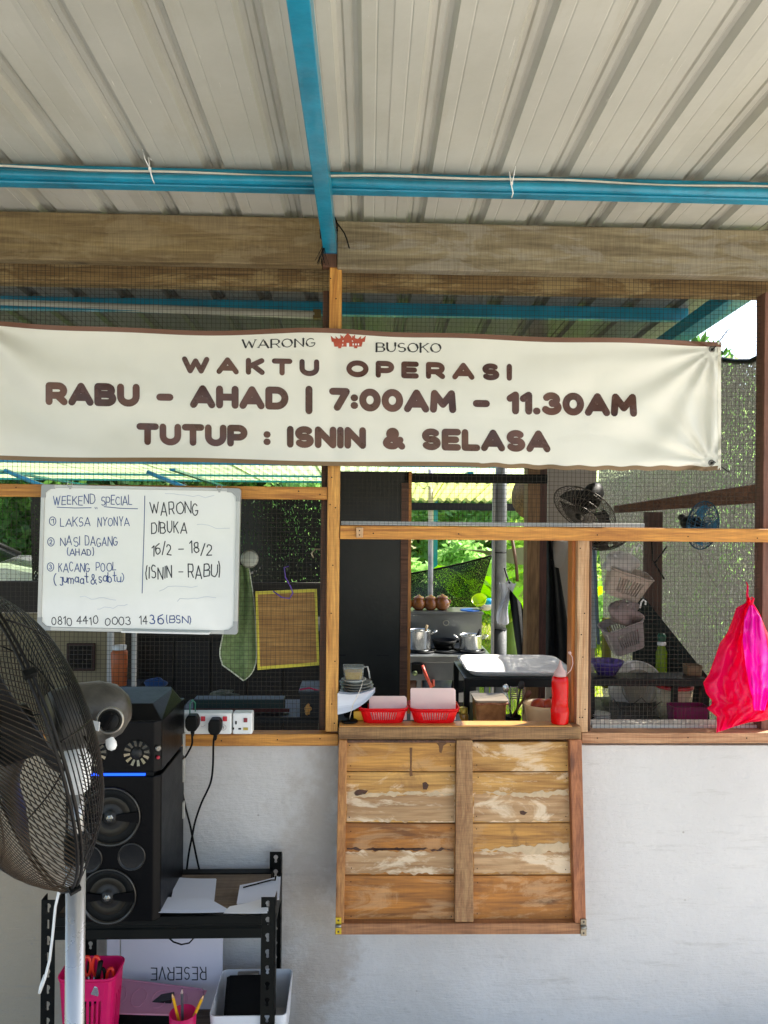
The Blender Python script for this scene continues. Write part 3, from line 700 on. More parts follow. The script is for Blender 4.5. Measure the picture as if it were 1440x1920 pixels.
for (u0, v0, u1, v1) in ((.04,0,.96,.022), (.04,.975,.96,1.0), (0,.06,.019,.94), (.981,.06,1,.94)):
    mb = MB(); mb.solid(lambda a, b: wpt(u0+(u1-u0)*a, v0+(v1-v0)*b, .004), 1, 1, (0, .018, 0), sm=False); mb.build('frame_strip', m_alu, wb, bevel=.0012)
m_corner = M('corner_grey', '9fa19f', .45, 0, .05, 9, 0)
for (cu, cv, su, sv) in ((0,0,1,1), (1,0,-1,1), (1,1,-1,-1), (0,1,1,-1)):
    a, b = .068, .09; f = lambda u, v, l=.0052: wpt(cu+su*u, cv+sv*v, l)
    L_ = [f(.012,0), f(a,0), f(a,.028), f(.03,.045) if 0 else f(.045,.03), f(.022,.058), f(.022,b), f(0,b), f(0,.016), f(.004,.004)]
    mb = MB(); mb.prism(L_, (0, .0185, 0)); mb.build('frame_corner', m_corner, wb, bevel=.001)
mb = MB(); mb.solid(lambda a, b: wpt(.42+.44*a, .992+.012*b, .022), 1, 1, (0, .026, 0), sm=False); mb.build('pen_tray', m_white, wb, bevel=.001)
for hx in (131, 411):
    q = P(hx, 908 if hx < 200 else 914, YW-.004); o = MB().tube([(q.x+.0075*math.cos(a), q.y, q.z+.0075*math.sin(a)) for a in [i*6.283/14 for i in range(14)]], .0011, 6, closed=True).build('hanging_ring', M('ring_steel', 'a5a5a5', .3, .9), wb)
    MB().cbox((q.x, q.y+.004, q.z-.008), (.006,.004,.012)).build('hook', M('ring_steel', 'a5a5a5', .3, .9), wb)
m_ghost = M('rubbed_ink', 'c3c8cc', .3, 0, .1, 20, 0)
m_blue = M('marker_blue', '16306e', .5, 0, .15, 20, 0, c2='2a4c8c'); m_bk = M('marker_black', '202228', .5, 0, .2, 20, 0, c2='3a3d42')
hand = random.Random(11)
def hw_text(txt, x0, x1, yb, h, mat, hwid=.046, gap=.3, jit=.12, slope=.012, sk=1):
    st, W = strokes(txt, gap, jit, hand); k = (x1-x0)/W; mb = MB()
    def fn(u, v, z): return P(x0+u*k, yb+slope*u*k-v*h, YW-.0003-z)
    ink(mb, st, fn, hwid, aspect=k/h, maxseg=.4); mb.build('handwriting', mat, wb, fixn=False)
def hw_line(pts, mat, r=.8):
    mb = MB(); ink(mb, [[(x, -y) for x, y in pts]], lambda u, v, z: P(u, -v, YW-.0003-z), r, 1, 20); mb.build('handwriting', mat, wb, fixn=False)
for g0 in ((310,925,400,932),(296,1105,370,1098),(150,1118,215,1126),(330,1125,402,1119),(372,985,432,992),(180,1140,240,1136)):
    hw_line([(g0[0]+(g0[2]-g0[0])*t/7+hand.uniform(-3,3), g0[1]+(g0[3]-g0[1])*t/7+hand.uniform(-3.5,3.5)) for t in range(8)], m_ghost, .6)
hw_text('WEEKEND', 100, 178, 945, 16, m_blue); hw_text('SPECIAL', 190, 247, 946, 16, m_blue)
hw_line([(107,951),(140,952.5),(171,952)], m_blue, .7); hw_line([(195,950),(225,953),(258,954)], m_blue, .7)
hw_line([(178,951),(179,954)], m_blue, .6); hw_line([(181.5,951),(182,954)], m_blue, .6)
hw_line([(271.5,930),(270,1000),(268,1060),(266.5,1112)], m_blue, .7)
for (cx, cy, ch) in ((98.6,977,'1'), (95.5,1016,'2'), (94.7,1063,'3')):
    hw_line([(cx+6.2*math.cos(a*.45), cy+8*math.sin(a*.45)) for a in range(15)], m_blue, .7); hw_text(ch, cx-2.3, cx+2, cy+4, 8, m_blue, .09, jit=.02)
hw_text('LAKSA', 113, 169, 987, 16, m_blue); hw_text('NYONYA', 183, 242, 986, 15.5, m_blue)
hw_text('NASI', 113, 149, 1023, 16, m_blue); hw_text('DAGANG', 160, 220, 1023, 16, m_blue)
hw_text('(AHAD)', 126, 176, 1041, 12, m_blue, .065)
hw_text('KACANG', 110, 168, 1071.5, 15.5, m_blue); hw_text('POOL', 180, 217, 1070, 15.5, m_blue)
hw_text('(', 100, 106, 1096, 19, m_blue, .045, jit=.02); hw_text('jumaat', 113, 165, 1092, 17, m_blue, .05, .14); hw_text('&', 170, 180, 1094, 17, m_blue, .05); hw_text('sabtu', 185, 226, 1091, 17, m_blue, .05, .14); hw_text(')', 228, 233, 1090, 14, m_blue, .05, jit=.02)
hw_text('WARONG', 282, 372, 964, 22, m_bk, .045); hw_text('DIBUKA', 284, 350, 999, 20, m_bk, .05)
hw_text('16/2', 285, 321, 1041, 20, m_bk, .05); hw_text('-', 335, 344, 1036, 18, m_bk, .05); hw_text('18/2', 356, 396, 1038, 21, m_bk, .05)
hw_text('(ISNIN', 273, 323, 1084, 23, m_bk, .045, .34); hw_text('-', 336, 344, 1079, 18, m_bk, .05); hw_text('RABU)', 353, 413, 1082, 24, m_bk, .045)
hw_text('0810', 97, 134, 1171, 14, m_bk, .06); hw_text('4410', 144, 184, 1170, 14, m_bk, .06); hw_text('0003', 197, 244, 1171, 14, m_bk, .06); hw_text('14', 262, 276, 1170, 14, m_bk, .06)
hw_text('36', 281, 306, 1171, 17, m_blue, .06); hw_text('(BSN)', 312, 358, 1168, 14, m_blue, .06)
fin(wb)

# ================================================================== hinged shutter hanging below the counter
sh = T('hatch_shutter', 'unpainted plank hatch shutter hanging open below the serving counter', 'shutter')
YT, YBm = 2.20, 2.125        # top edge near the wall, foot pushed outwards
def spt(px, py, lift=0):
    t = (py-1388)/(1753-1388); return P(px, py, YT+(YBm-YT)*t-lift)
def sbar(nm, q, th, mat, lift=.0, bev=.002, jag=0):   # q = 4 pixel corners TL TR BR BL
    a = [spt(*p, lift) for p in q]; mb = MB(); off = Vector((0, th, 0))
    mb.hexa([a[3], a[2], a[2]+off, a[3]+off, a[0], a[1], a[1]+off, a[0]+off]); o = mb.build(nm, mat, sh, bevel=bev); return o
w_pl = [WOOD('plank_a', 'c89040', '86541e', 'X', .55, .05, patch='c09a6c', pk=.35, stain='4c2c14', sk=.9, gs=.7),
        WOOD('plank_b', 'c89850', '906026', 'X', .6, .05, patch='d8bc98', pk=.85, stain='70482a', sk=.6, gs=.7),
        WOOD('plank_c', 'c07a28', '7c4a14', 'X', .55, .05, patch='d2a878', pk=.4, stain='5c381c', sk=.5, gs=.7)]
ys_l = [(1391,1446),(1447.5,1542),(1543.5,1640),(1641.5,1731)]
for k, (a, b) in enumerate(ys_l):
    l0 = 648-3*k*.8; r0 = 1070+k*1.2
    mlist = ((0, 1), (1, 1), (2, 0), (2, 2))
    sbar('plank', [(l0, a), (854, a+1), (854, b+.5), (l0-1, b)], .016, w_pl[mlist[k][0]], -.022, .0015)
    sbar('plank', [(854.6, a+1), (r0, a), (r0+1, b), (854.6, b+.5)], .016, w_pl[mlist[k][1]], -.0225, .0015)
w_st = WOOD('stile_wood', 'b98248', '8a5427', 'Z', .6, .08); w_st2 = WOOD('stile_redder', 'a8693f', '7a452a', 'Z', .6, .08)
sbar('stile', [(635,1388),(651,1388),(645,1731),(629,1731)], .04, w_st)
sbar('stile', [(1068,1388),(1091,1388),(1099,1731),(1078,1731)], .04, w_st2)
sbar('middle_stile', [(856,1388),(886,1388),(888,1729),(853,1729)], .02, WOOD('mid_stile', 'b98d5c', '906038', 'Z', .6, .22), -.001)
sbar('bottom_rail', [(629,1732),(1099,1731),(1100,1752),(628,1753)], .04, WOOD('brail', 'b07a4e', '82502e', 'X', .6, .15))
sbar('top_rail', [(652,1388),(855,1388.5),(855,1393),(651,1393)], .03, w_dark, -.004)
# whitish glue smears, dark drip stains and a knot on the boards: thin crusts with ragged outlines
def smear(pts, mat, nm, lift=-.0212):
    mb = MB(); c = (sum(p[0] for p in pts)/len(pts), sum(p[1] for p in pts)/len(pts)); o = []
    for i in range(len(pts)):
        a, b = pts[i], pts[(i+1) % len(pts)]
        d_ = math.hypot(b[0]-a[0], b[1]-a[1]); n_ = max(2, int(d_/2.2)); w1, w2 = rnd.uniform(0,6), rnd.uniform(0,6)
        for t in range(n_):
            e_ = min(d_*.06, 2.4)*(math.sin(t*.9+w1)*.6+math.sin(t*.37+w2))*math.sin(math.pi*t/n_) ; o.append((a[0]+(b[0]-a[0])*t/n_+rnd.uniform(-.3,.3), a[1]+(b[1]-a[1])*t/n_+e_*(1 if abs(b[0]-a[0]) > abs(b[1]-a[1]) else .3)+rnd.uniform(-.4,.4)))
    mb.poly([spt(*p_, lift) for p_ in o])
    mb.build(nm, mat, sh)
m_glue = M('glue_crust', 'c4ab88', .7, 0, .12, 40, .25, 60); m_film = WOOD('bare_film', 'b8946a', '926a40', 'X', .65, .0, patch='dcc8aa', pk=.7, stain='8a5a30', sk=.6, gs=.6); m_drip = M('drip_stain', '8a5c30', .6, 0, .4, 60, .1, c2='6a4522'); m_dk = M('knot_dark', '4a2c1a', .6, 0, .4, 70, .1)
smear([(651,1492),(700,1490),(780,1491),(852,1489),(852,1540),(650,1540)], m_film, 'bare_patch', -.0217)
smear([(889,1489),(960,1491),(1030,1489),(1067,1491),(1068,1540),(889,1540)], m_film, 'bare_patch', -.0222)
smear([(648,1597),(720,1595),(790,1597),(851,1596),(851,1638),(647,1638)], m_film, 'bare_patch', -.0217)
smear([(889,1597),(960,1595),(1030,1598),(1069,1590),(1069,1637),(889,1637)], m_film, 'bare_patch', -.0222)
smear([(652,1484),(700,1487),(780,1484),(850,1487),(850,1491),(770,1490),(690,1494),(652,1496)], m_glue, 'glue_streak')
smear([(910,1484),(980,1487),(1060,1481),(1066,1490),(1000,1495),(930,1490)], m_glue, 'glue_streak')
smear([(892,1594),(960,1588),(1030,1582),(1066,1580),(1067,1594),(1000,1602),(940,1596)], m_glue, 'glue_streak')
smear([(650,1590),(720,1592),(790,1590),(850,1593),(850,1594.5),(760,1594),(650,1593)], m_dk, 'crack_stain')
smear([(663,1486),(674,1480),(690,1482),(684,1490),(668,1494)], m_dk, 'knot')
smear([(792,1468),(799,1466),(804,1472),(800,1481),(793,1480)], m_dk, 'knot')
smear([(974,1522),(981,1520),(989,1523),(984,1528),(976,1527)], m_dk, 'knot')
smear([(768,1402),(773,1402),(772,1440),(774,1455),(768,1456),(769,1430)], m_drip, 'drip_stain')
smear([(818,1393),(840,1393),(831,1399),(828,1412),(824,1411),(823,1399)], m_drip, 'drip_stain')
for (nx, ny) in [(x_, y_) for x_ in (657, 846, 895, 1062) for y_ in (1400, 1436, 1458, 1530, 1556, 1628, 1654, 1716)]:
    MB().disc(spt(nx+rnd.uniform(-2,2), ny+rnd.uniform(-3,3), -.0208), .0016, (0,-1,0), 8).build('nail', m_black, sh)
def plate(x0, y0, x1, y1, mat, lab):
    o = sbar('catch_plate', [(x0,y0),(x1,y0),(x1,y1),(x0,y1)], .004, mat, .0042, .0008); o['label'] = lab
    for yy in (y0+5, y1-5):
        q = spt((x0+x1)/2, yy, .0045); MB().lathe([(.0028,0),(.002,.0015),(.0001,.002)], q, (0,-1,0), 10).build('screw', M('screw_dark', '57524a', .4, .8), o)
    mb = MB(); a = spt(x0, (y0+y1)/2, .009); b = spt(x1, (y0+y1)/2, .009); mb.tube([a, b], .0045, 8); mb.build('knuckle', M('knuckle', '8d8a80', .35, .8), o)
plate(629, 1721, 640, 1752, M('yellow_brass', 'd3b22c', .4, .3), 'yellow latch plate'); plate(1089, 1724, 1100, 1755, M('tarnished', '8d8270', .4, .7), 'tarnished steel latch plate')
fin(sh)

# ================================================================== metal rack
rack = T('metal_rack', 'black slotted angle shelf rack standing against the plaster wall', 'shelf rack')
m_rack = M('rack_black', '080a07', .45, .0, .15, 14, .03, 90, spec=.25)
FY, BY = 1.985, 2.245
def slotted(mb, o, ux, w_, h_tot, pitch=.0415):        # plate in the plane (ux, Z) with keyhole slots
    o = Vector(o); ux = Vector(ux); n = int(h_tot/pitch); uz = Vector((0,0,1)); th = ux.cross(uz)*.0016
    hole = []
    for k in range(6): a = R(200-k*44); hole.append((.5+.19*math.cos(a), .60+.17*math.sin(a)*1.0))      # upper round
    hole += [(.57, .38), (.6, .26), (.5, .22), (.40, .26), (.43, .38)]
    hole = [(.31,.62),(.36,.74),(.5,.80),(.64,.74),(.69,.62),(.62,.5),(.58,.44),(.62,.28),(.5,.22),(.38,.28),(.42,.44),(.38,.5)]
    outer = [(0,.62),(0,1),(.5,1),(1,1),(1,.62),(1,.5),(1,.44),(1,0),(.5,0),(0,0),(0,.44),(0,.5)]
    for i in range(n):
        z0 = h_tot-(i+1)*pitch; f = lambda p: o+ux*(p[0]*w_)+uz*(z0+p[1]*pitch)
        for k in range(12):
            a, b, c, d = f(outer[k]), f(outer[(k+1)%12]), f(hole[(k+1)%12]), f(hole[k])
            mb.quad(a, b, c, d); mb.quad(a+th, d+th, c+th, b+th); mb.quad(d, c, c+th, d+th)
def post(px0, ytop, Y, side, lab=None):
    X = PX(px0, Y, ytop); zt = PZ(ytop, Y, px0); mb = MB()
    slotted(mb, (X, Y, .0), (1,0,0), .035, zt)
    xx = X+.035 if side > 0 else X
    slotted(mb, (xx, Y if Y < 2.1 else Y-.035, 0), (0,1,0), .035, zt)
    z0 = zt-int(zt/.0415)*.0415
    mb.box(X, X+.035, Y-.0002, Y+.0018, 0, z0)
    mb.build('post', m_rack, rack, fixn=False); return X, zt
xfl, zft = post(78, 1687, FY, -1); xfr, _ = post(490, 1682, FY, 1)
post(506, 1597, BY, 1); post(160, 1597, BY, -1)
def shelf(px_y_top, px_y_bot):
    zt, zb = PZ(px_y_top, FY, 300), PZ(px_y_bot, FY, 300); hh = zt-zb
    mb = MB(); x0, x1 = xfl+.033, xfr+.002      # front beam, folded with a groove
    pr = [(0, zb), (-.004, zb), (-.004, zb+hh*.42), (-.0005, zb+hh*.48), (-.0005, zb+hh*.56), (-.005, zb+hh*.62), (-.005, zt), (.02, zt), (.02, zt-.002), (0, zt-.002)]
    mb.prism([(x0, FY+a, b) for a, b in pr], (x1-x0, 0, 0)); mb.build('shelf_beam', m_rack, rack)
    mb = MB(); mb.box(x0, x1, BY-.012, BY-.004, zb, zt); mb.box(x0, x1, BY-.03, BY-.012, zt-.002, zt); mb.build('shelf_beam', m_rack, rack)
    for xx in (xfl+.004, xfr+.028):
        mb = MB().box(xx, xx+.004, FY+.04, BY-.035, zb, zt); mb.build('side_beam', m_rack, rack)
    MB().box(x0+.002, x1-.002, FY+.021, BY-.031, zt-.012, zt-.003).build('shelf_board', WOOD('mdf', '7a6a58', '5c4f42', 'X', .8, .1), rack, bevel=.001)
    return zt-.003
SH1 = shelf(1717, 1759); 
_z = PZ(1923, FY, 300); SH2 = shelf(1990, 2032)
# back top beam stands a little proud of the shelf
MB().box(xfl+.08, xfr+.002, BY-.016, BY-.013, PZ(1662, BY, 440), PZ(1631, BY, 440)).build('back_rail', m_rack, rack, bevel=.001)
for z in (SH1+.02, SH1-.02):
    for x in (xfr+.0175,): MB().lathe([(.005,0),(.005,.002),(.001,.0035)], (x, FY-.0003, z), (0,-1,0), 8).build('bolt', m_rack, rack)
fin(rack)

# ================================================================== loudspeaker
spk = T('loudspeaker', 'tall black party loudspeaker with two woofers and a blue light line on the rack', 'speaker')
m_cab = M('cabinet_black', '030304', .36, 0, .2, 25, .03, 140, spec=.16); m_cabs = M('cabinet_side', '02040a', .55, 0, .2, 20, .04, 140)
SY = 1.955; SB = 2.205; sx0 = PX(118, SY, 1530); sx1 = PX(290, SY, 1530); z0 = SH1+.004; zg = PZ(1456, SY, 250); zg2 = PZ(1449, SY, 250); ztp = PZ(1353, SY, 250); ztt = ztp+.035
ch = .016
def cab(za, zb, nm, mat, y0=SY, x0=sx0, x1=sx1, top=None):
    mb = MB(); pts = [(x0, y0+ch), (x0+ch, y0), (x1-ch*.2, y0), (x1+ch*.8, y0+ch), (x1+ch*1.1, SB), (x0, SB)]
    bot = [(x, y, za) for x, y in pts]; tp = [(x, y, zb) for x, y in pts]
    if top: tp = [(x, y, zb+(top if y > SY+.05 else 0)) for x, y in pts]
    mb.poly(bot[::-1]); mb.poly(tp)
    for i in range(6): a, b = i, (i+1) % 6; mb.quad(bot[a], bot[b], tp[b], tp[a])
    return mb.build(nm, mat, spk, bevel=.003)
cab(z0, zg, 'lower_cabinet', m_cab); cab(zg2, ztp, 'control_module', m_cab)
# sloping octagonal top cap
mb = MB(); xa, xb = sx0+.004, sx1+.012
P0 = [(xa, SY+.012, ztp+.0005), (xb, SY+.012, ztp+.0005), (xb+.004, SB-.03, ztp+.0005), (xb-.01, SB, ztp+.0005), (xa, SB, ztp+.0005)]
P1 = [(xa+.03, SY+.06, ztt-.004), (xb-.035, SY+.06, ztt-.004), (xb-.02, SB-.05, ztt), (xb-.03, SB-.015, ztt), (xa+.02, SB-.015, ztt)]
mb.poly(P1)
for i in range(5): mb.quad(P0[i], P0[(i+1)%5], P1[(i+1)%5], P1[i])
mb.build('top_cap', m_cab, spk, bevel=.002)
MB().box(sx0+.01, sx1-.004, SY+.005, SB-.01, zg-.0005, zg2+.0005).build('joint_gap', m_black, spk)
em = newmat('led_blue'); e = em[2]('Emission', i_Color=(.015,.09,1,1), i_Strength=1.0); oo = em[2]('OutputMaterial'); em[1].links.new(e.outputs[0], oo.inputs[0])
MB().box(sx0+.03, PX(272, SY, 1453), SY-.0015, SY+.006, (zg+zg2)/2-.0022, (zg+zg2)/2+.0022).build('light_line', em[0], spk)
m_ring = M('chrome_ring', '4a4844', .3, .9, 0, 9, 0); m_cone = M('cone_grey', '1c1b19', .5, .1, .2, 9, 0); m_gold = M('cone_ring', '2b271f', .38, .5, .1, 9, 0)
def woofer(px, py, r):
    c = P(px, py, SY-.0006); ax = (0,-1,0)
    w = MB().lathe([(r, 0), (r, .004), (r*.975, .0065), (r*.93, .004), (r*.90, .001)], c, ax, 40).build('woofer', m_ring, spk)
    MB().lathe([(r*.90, .0012), (r*.82, .0035), (r*.72, .0012), (r*.66, .0008)], c, ax, 40).build('surround', m_black, w)
    MB().lathe([(r*.66, .0014), (r*.60, .003), (r*.50, .0022), (r*.44, .0012)], c, ax, 40).build('cone', m_gold, w)
    MB().lathe([(r*.44, .0016), (r*.24, .0010), (r*.23, .006), (r*.15, .010), (.0001, .012)], c, ax, 32).build('dust_cap', m_cone, w)
    for s in (-1, 1):
        mb = MB(); mb.hexa([c+Vector((s*r*.22,-.004,-r*.09)), c+Vector((s*r*.22,-.004,r*.09)), c+Vector((s*r*.22,-.009,r*.09)), c+Vector((s*r*.22,-.009,-r*.09)), c+Vector((s*r*.93,-.004,-r*.19)), c+Vector((s*r*.93,-.004,r*.19)), c+Vector((s*r*.93,-.008,r*.19)), c+Vector((s*r*.93,-.008,-r*.19))])
        mb.build('bridge', m_cab, w)
    MB().lathe([(r*.13,.011),(r*.11,.013),(.0001,.0155)], c, ax, 6, sm=False).build('centre_badge', M('badge_chrome','8b8880',.25,.9), w)
woofer(208, 1531, 55*SY/FPX); woofer(203, 1680, 52*SY/FPX)
for (px, py) in ((247, 1606), (166, 1610)):
    c = P(px, py, SY-.0006); r = 25*SY/FPX
    p_ = MB().lathe([(r, 0), (r, .003), (r*.94, .0045), (r*.9, .001), (r*.86,.0008), (.0001,.0008)], c, (0,-1,0), 32).build('bass_port', M('port_black', '020202', .3), spk)
    MB().lathe([(r*1.03, .0002), (r*1.03, .002), (r*.99,.0046), (r*.97,.003)], c, (0,-1,0), 32).build('port_ring', m_ring, p_)
for (px, py) in ((257, 1412), (176, 1412)):
    c = P(px, py, SY-.0006); r = 25*SY/FPX
    tw = MB().lathe([(r, 0), (r*.98,.002), (r*.5,.0008), (.0001,.0008)], c, (0,-1,0), 32).build('tweeter', m_black, spk)
    MB().lathe([(r*.4,.0012),(r*.34,.006),(r*.12,.008),(.0001,.0085)], c, (0,-1,0), 24).build('dome', m_cone, tw)
    mf = M('fin_chrome', '7d7667', .25, .95, 0, 9, 0)
    for k in range(12):
        a = k*math.tau/12; b = a+.3; f = lambda q, rr, l: c+Vector((rr*math.cos(q), -l, rr*math.sin(q)))
        MB().prism([f(a, r*.52, .001), f(b, r*.52, .001), f(b-.03, r*.95, .004), f(a+.03, r*.95, .004)], (0, .0008, 0)).build('fin', mf, tw)
mb = MB()
for (py, rr) in ((1404, .008), (1421, .0045)):
    c = Vector((sx1+ch*.35, SY+ch*.4-.002, PZ(py, SY, 290))); MB().lathe([(rr,0),(rr,.003),(rr*.7,.005),(.0001,.003)], c, (.8,-1,0), 16).build('jack_socket' if py < 1410 else 'red_button', M('jack','6d6b66',.3,.9) if py < 1410 else M('red_btn','a0182c',.3), spk)
for (ya, yb) in ((1372, 1412), (1420, 1462), (1500, 1530)):   # pale strips on the rear edge, standing in for bars of sunlight
    MB().box(sx1+ch*1.1, sx1+ch*1.1+.004, SB-.02, SB-.004, PZ(yb, SB, 340), PZ(ya, SB, 340)).build('painted_sun_bar', M('sun_bar_pale','b5b2a8',.4,.3), spk)
fin(spk)

# ================================================================== pedestal fan
fan = T('pedestal_fan', 'grey pedestal fan with wide wire cage standing in front of the speaker', 'fan')
FC = P(18, 1382, 1.09)
nv = Vector((-.745, -.62, -.245)).normalized()            # the way it blows
q = Vector((0,0,1)).rotation_difference(nv)
ux = Vector((0,0,1)).cross(nv).normalized(); uy = nv.cross(ux)
def fp(r, a, h): return FC + ux*(r*math.cos(a)) + uy*(r*math.sin(a)) + nv*h
RR = .222
m_cage = M('cage_chrome', '463b2e', .3, .85, .25, 40, 0); m_cage2 = M('cage_dark', '17130f', .4, .5, .25, 40, 0)
def shell(nm, sgn, depth, nw, twist, mat):
    mb = MB()
    for k in range(nw):
        a0 = k*math.tau/nw; pts = []
        for i in range(13):
            t = i/12; r = .045+(RR-.045)*t; h = sgn*(depth*(1-t**3.2)+.004)
            pts.append(fp(r, a0+twist*(1-t), h))
        mb.tube(pts, .00075, 4, caps=False)
    th = MB() if 0 else mb
    for rr in (.052, .095, .15):
        t = (rr-.045)/(RR-.045); h = sgn*(depth*(1-t**3.2)+.004)-sgn*.0015
        mb.tube([fp(rr, a*math.tau/48, h) for a in range(48)], .0014, 5, closed=True)
    o = mb.build(nm, mat, fan, fixn=False); o['kind'] = 'stuff'; return o
shell('front_guard', 1, .075, 150, 1.25, m_cage); 
mb = MB()
for k in range(27):
    t_ = (k+1)/28; mb.tube([fp(.06+(RR-.06)*t_, a*math.tau/72, -(.078*(1-t_**2.6)+.004)) for a in range(72)], .0008, 4, closed=True)
for k in range(8):
    a = k*math.tau/8+.2; mb.tube([fp(.05+(RR-.05)*t/10, a, -(.078*(1-(t/10)**2.6)+.0055)) for t in range(11)], .0014, 5)
o = mb.build('rear_guard', m_cage2, fan, fixn=False); o['kind'] = 'stuff'
mb = MB(); mb.tube([fp(RR, a*math.tau/72, .0028) for a in range(72)], .0022, 7, closed=True); mb.tube([fp(RR, a*math.tau/72, -.0028) for a in range(72)], .0022, 7, closed=True); mb.build('guard_rim', m_cage2, fan)
for k in range(4):
    a = .6+k*math.tau/4; MB().cbox(fp(RR+.002, a, 0), (.009,.009,.014), tuple(q.to_euler())).build('rim_clip', m_black, fan)
MB().lathe([(.0001,.012),(.03,.011),(.046,.006),(.048,0),(.0001,0)], FC+nv*.077, nv, 28).build('badge_disc', m_black, fan)
# blades
m_blade = M('blade_dark', '1e1a16', .35, .1, .1, 9, 0)
hub = MB().lathe([(.0001,.03),(.022,.028),(.036,.018),(.038,-.03),(.0001,-.03)], FC, nv, 24).build('hub', m_black, fan)
for k in range(3):
    a0 = k*math.tau/3+.3; mb = MB()
    def bl(u, v): 
        r = .034+(.135)*u; a = a0+(v-.5)*(.5+.45*math.sin(u*2.6)); h = (v-.5)*.055*(1-.35*u)+.008*math.sin(u*3)
        return fp(r, a, h)
    mb.solid(bl, 10, 8, nv*.0018); mb.build('blade', m_blade, fan)
# motor housing
m_hous = M('housing_grey', '35332e', .42, .2, .15, 30, .05, 160, c2='524f48'); hn = (-nv); hc = FC-nv*.068
h0, h1 = P(95, 1352, 1.15), P(243, 1325, 1.22); back = (h1-h0).normalized(); hc = h0; hl = (h1-h0).length/.134
mb = MB(); hp = [(r_*.74, h_*hl) for r_, h_ in [(.001,0),(.056,.0),(.062,.012),(.066,.05),(.064,.085),(.052,.112),(.03,.129),(.001,.134)]]
mb.lathe(hp, hc, back, 28); mb.build('motor_housing', m_hous, fan)
kc = P(207, 1350, 1.135)
MB().lathe([(.0195,.0),(.0195,.006),(.0165,.0065),(.016,.0035),(.0001,.0035)], kc, (.15,-1,.1), 28).build('dial_ring', M('dial_silver', '9b968a', .3, .8), fan)
kb = MB().lathe([(.0138,.0),(.0132,.008),(.012,.010),(.0001,.010)], kc+Vector((0,-.002,0)), (.15,-1,.1), 24).build('speed_knob', m_black, fan)
MB().cbox(kc+Vector((.002,-.0155,.001)), (.005,.004,.025), (0,.5,.1)).build('knob_grip', m_cab, kb)
q0 = P(180, 1361, 1.10); MB().cbox(q0, (.011,.001,.013), (0,.12,-.3)).build('sticker', m_white, fan)
# neck, pole and base
pc = P(142, 1660, 1.17)
m_pole = M('pole_steel', 'a8a6a2', .28, .6, .05, 14, .0)
MB().tube([(pc.x, pc.y, .03), (pc.x, pc.y, 1.02)], .0142, 20).build('lower_pole', m_pole, fan)
MB().tube([(pc.x, pc.y, 1.02), (pc.x, pc.y, 1.13)], .0112, 18).build('upper_pole', m_pole, fan)
MB().lathe([(.0145,0),(.017,.004),(.017,.04),(.0145,.045)], (pc.x, pc.y, 1.02), (0,0,1), 18).build('height_collar', m_black, fan)
MB().lathe([(.012,0),(.019,.006),(.022,.05),(.016,.07),(.001,.075)], (pc.x, pc.y, 1.125), (0,0,1), 18).build('neck_joint', m_white, fan)
MB().tube([(pc.x, pc.y, 1.17), tuple(hc+back*.05+Vector((0,0,-.05)))], .016, 12).build('tilt_bracket', m_black, fan)
MB().lathe([(.0001,.035),(.03,.034),(.05,.028),(.19,.012),(.2,.004),(.2,0),(.0001,0)], (pc.x, pc.y, .001), (0,0,1), 36).build('round_base', m_black, fan)
a = P(205, 1385, 1.16); MB().lathe([(.006,0),(.008,.008),(.007,.014),(.003,.018)], a, (.4,-.3,-.8), 12).build('oscillation_pin', m_white, fan)
fin(fan)
mb = MB(); mb.tube([P(113,1660,1.16), P(104,1700,1.17), P(98,1760,1.18), P(93,1800,1.18), P(84,1835,1.18), P(74,1862,1.18)], .0021, 6); mb.tube([P(74,1862,1.18), P(76,1850,1.18), P(84,1828,1.185)], .0021, 6)
tag(mb.build('fan_wire', m_white), 'thin white wire hanging below the fan cage beside the left rack post', 'wire')

# ================================================================== power strip, plugs and cords
def sock(name, x0, x1, label, plugs):
    th = T(name, label, 'power strip' if name == 'power_strip' else 'adaptor'); Y = 2.235
    X0, Z0, X1, Z1 = RC(x0, 1337, x1, 1377, Y-.03)
    MB().box(X0, X1, Y-.03, Y+.008, Z0, Z1).build('body', m_white, th, bevel=.004); return th, Y-.0305
mr_ = M('switch_red', 'c0142a', .3, 0, .1, 9, 0, coat=.5)
ps, yf = sock('power_strip', 330, 434, 'white two-way power strip with red switches on the sill', 2)
for x in (381, 422): 
    X0,Z0,X1,Z1 = RC(x-4,1343,x+4,1352,yf); o = MB().box(X0,X1,yf-.003,yf,Z0,Z1).build('switch', mr_, ps, bevel=.0008)
for r_ in (4,): MB().tube([P(419+5*math.cos(a*.42), 1364+5*math.sin(a*.42), yf-.0006) for a in range(15)], .0004, 4, closed=True).build('approval_mark', m_ink, ps)
MB().cbox(P(419,1364,yf-.0006), (.0015,.0006,.007)).build('approval_mark', m_ink, ps)
MB().tube([P(377,1361,yf-.0006), P(380,1363,yf-.0006), P(385,1359,yf-.0006)], .0004, 4).build('tick_mark', m_ink, ps)
fin(ps)
ad_, yf = sock('multi_adaptor', 436, 473, 'white single socket adaptor with red switch, right end of the strip', 0)
X0,Z0,X1,Z1 = RC(457,1346,464,1354,yf); MB().box(X0,X1,yf-.003,yf,Z0,Z1).build('switch', M('switch_dark_red', '7d1626', .3), ad_, bevel=.0008)
for (a,b,c_,d) in ((441,1352,444,1358),(447,1365,452,1368),(436.5,1364,439,1368)):
    X0,Z0,X1,Z1 = RC(a,b,c_,d,yf); MB().box(X0,X1,yf-.0006,yf+.001,Z0,Z1).build('pin_slot', m_black, ad_)
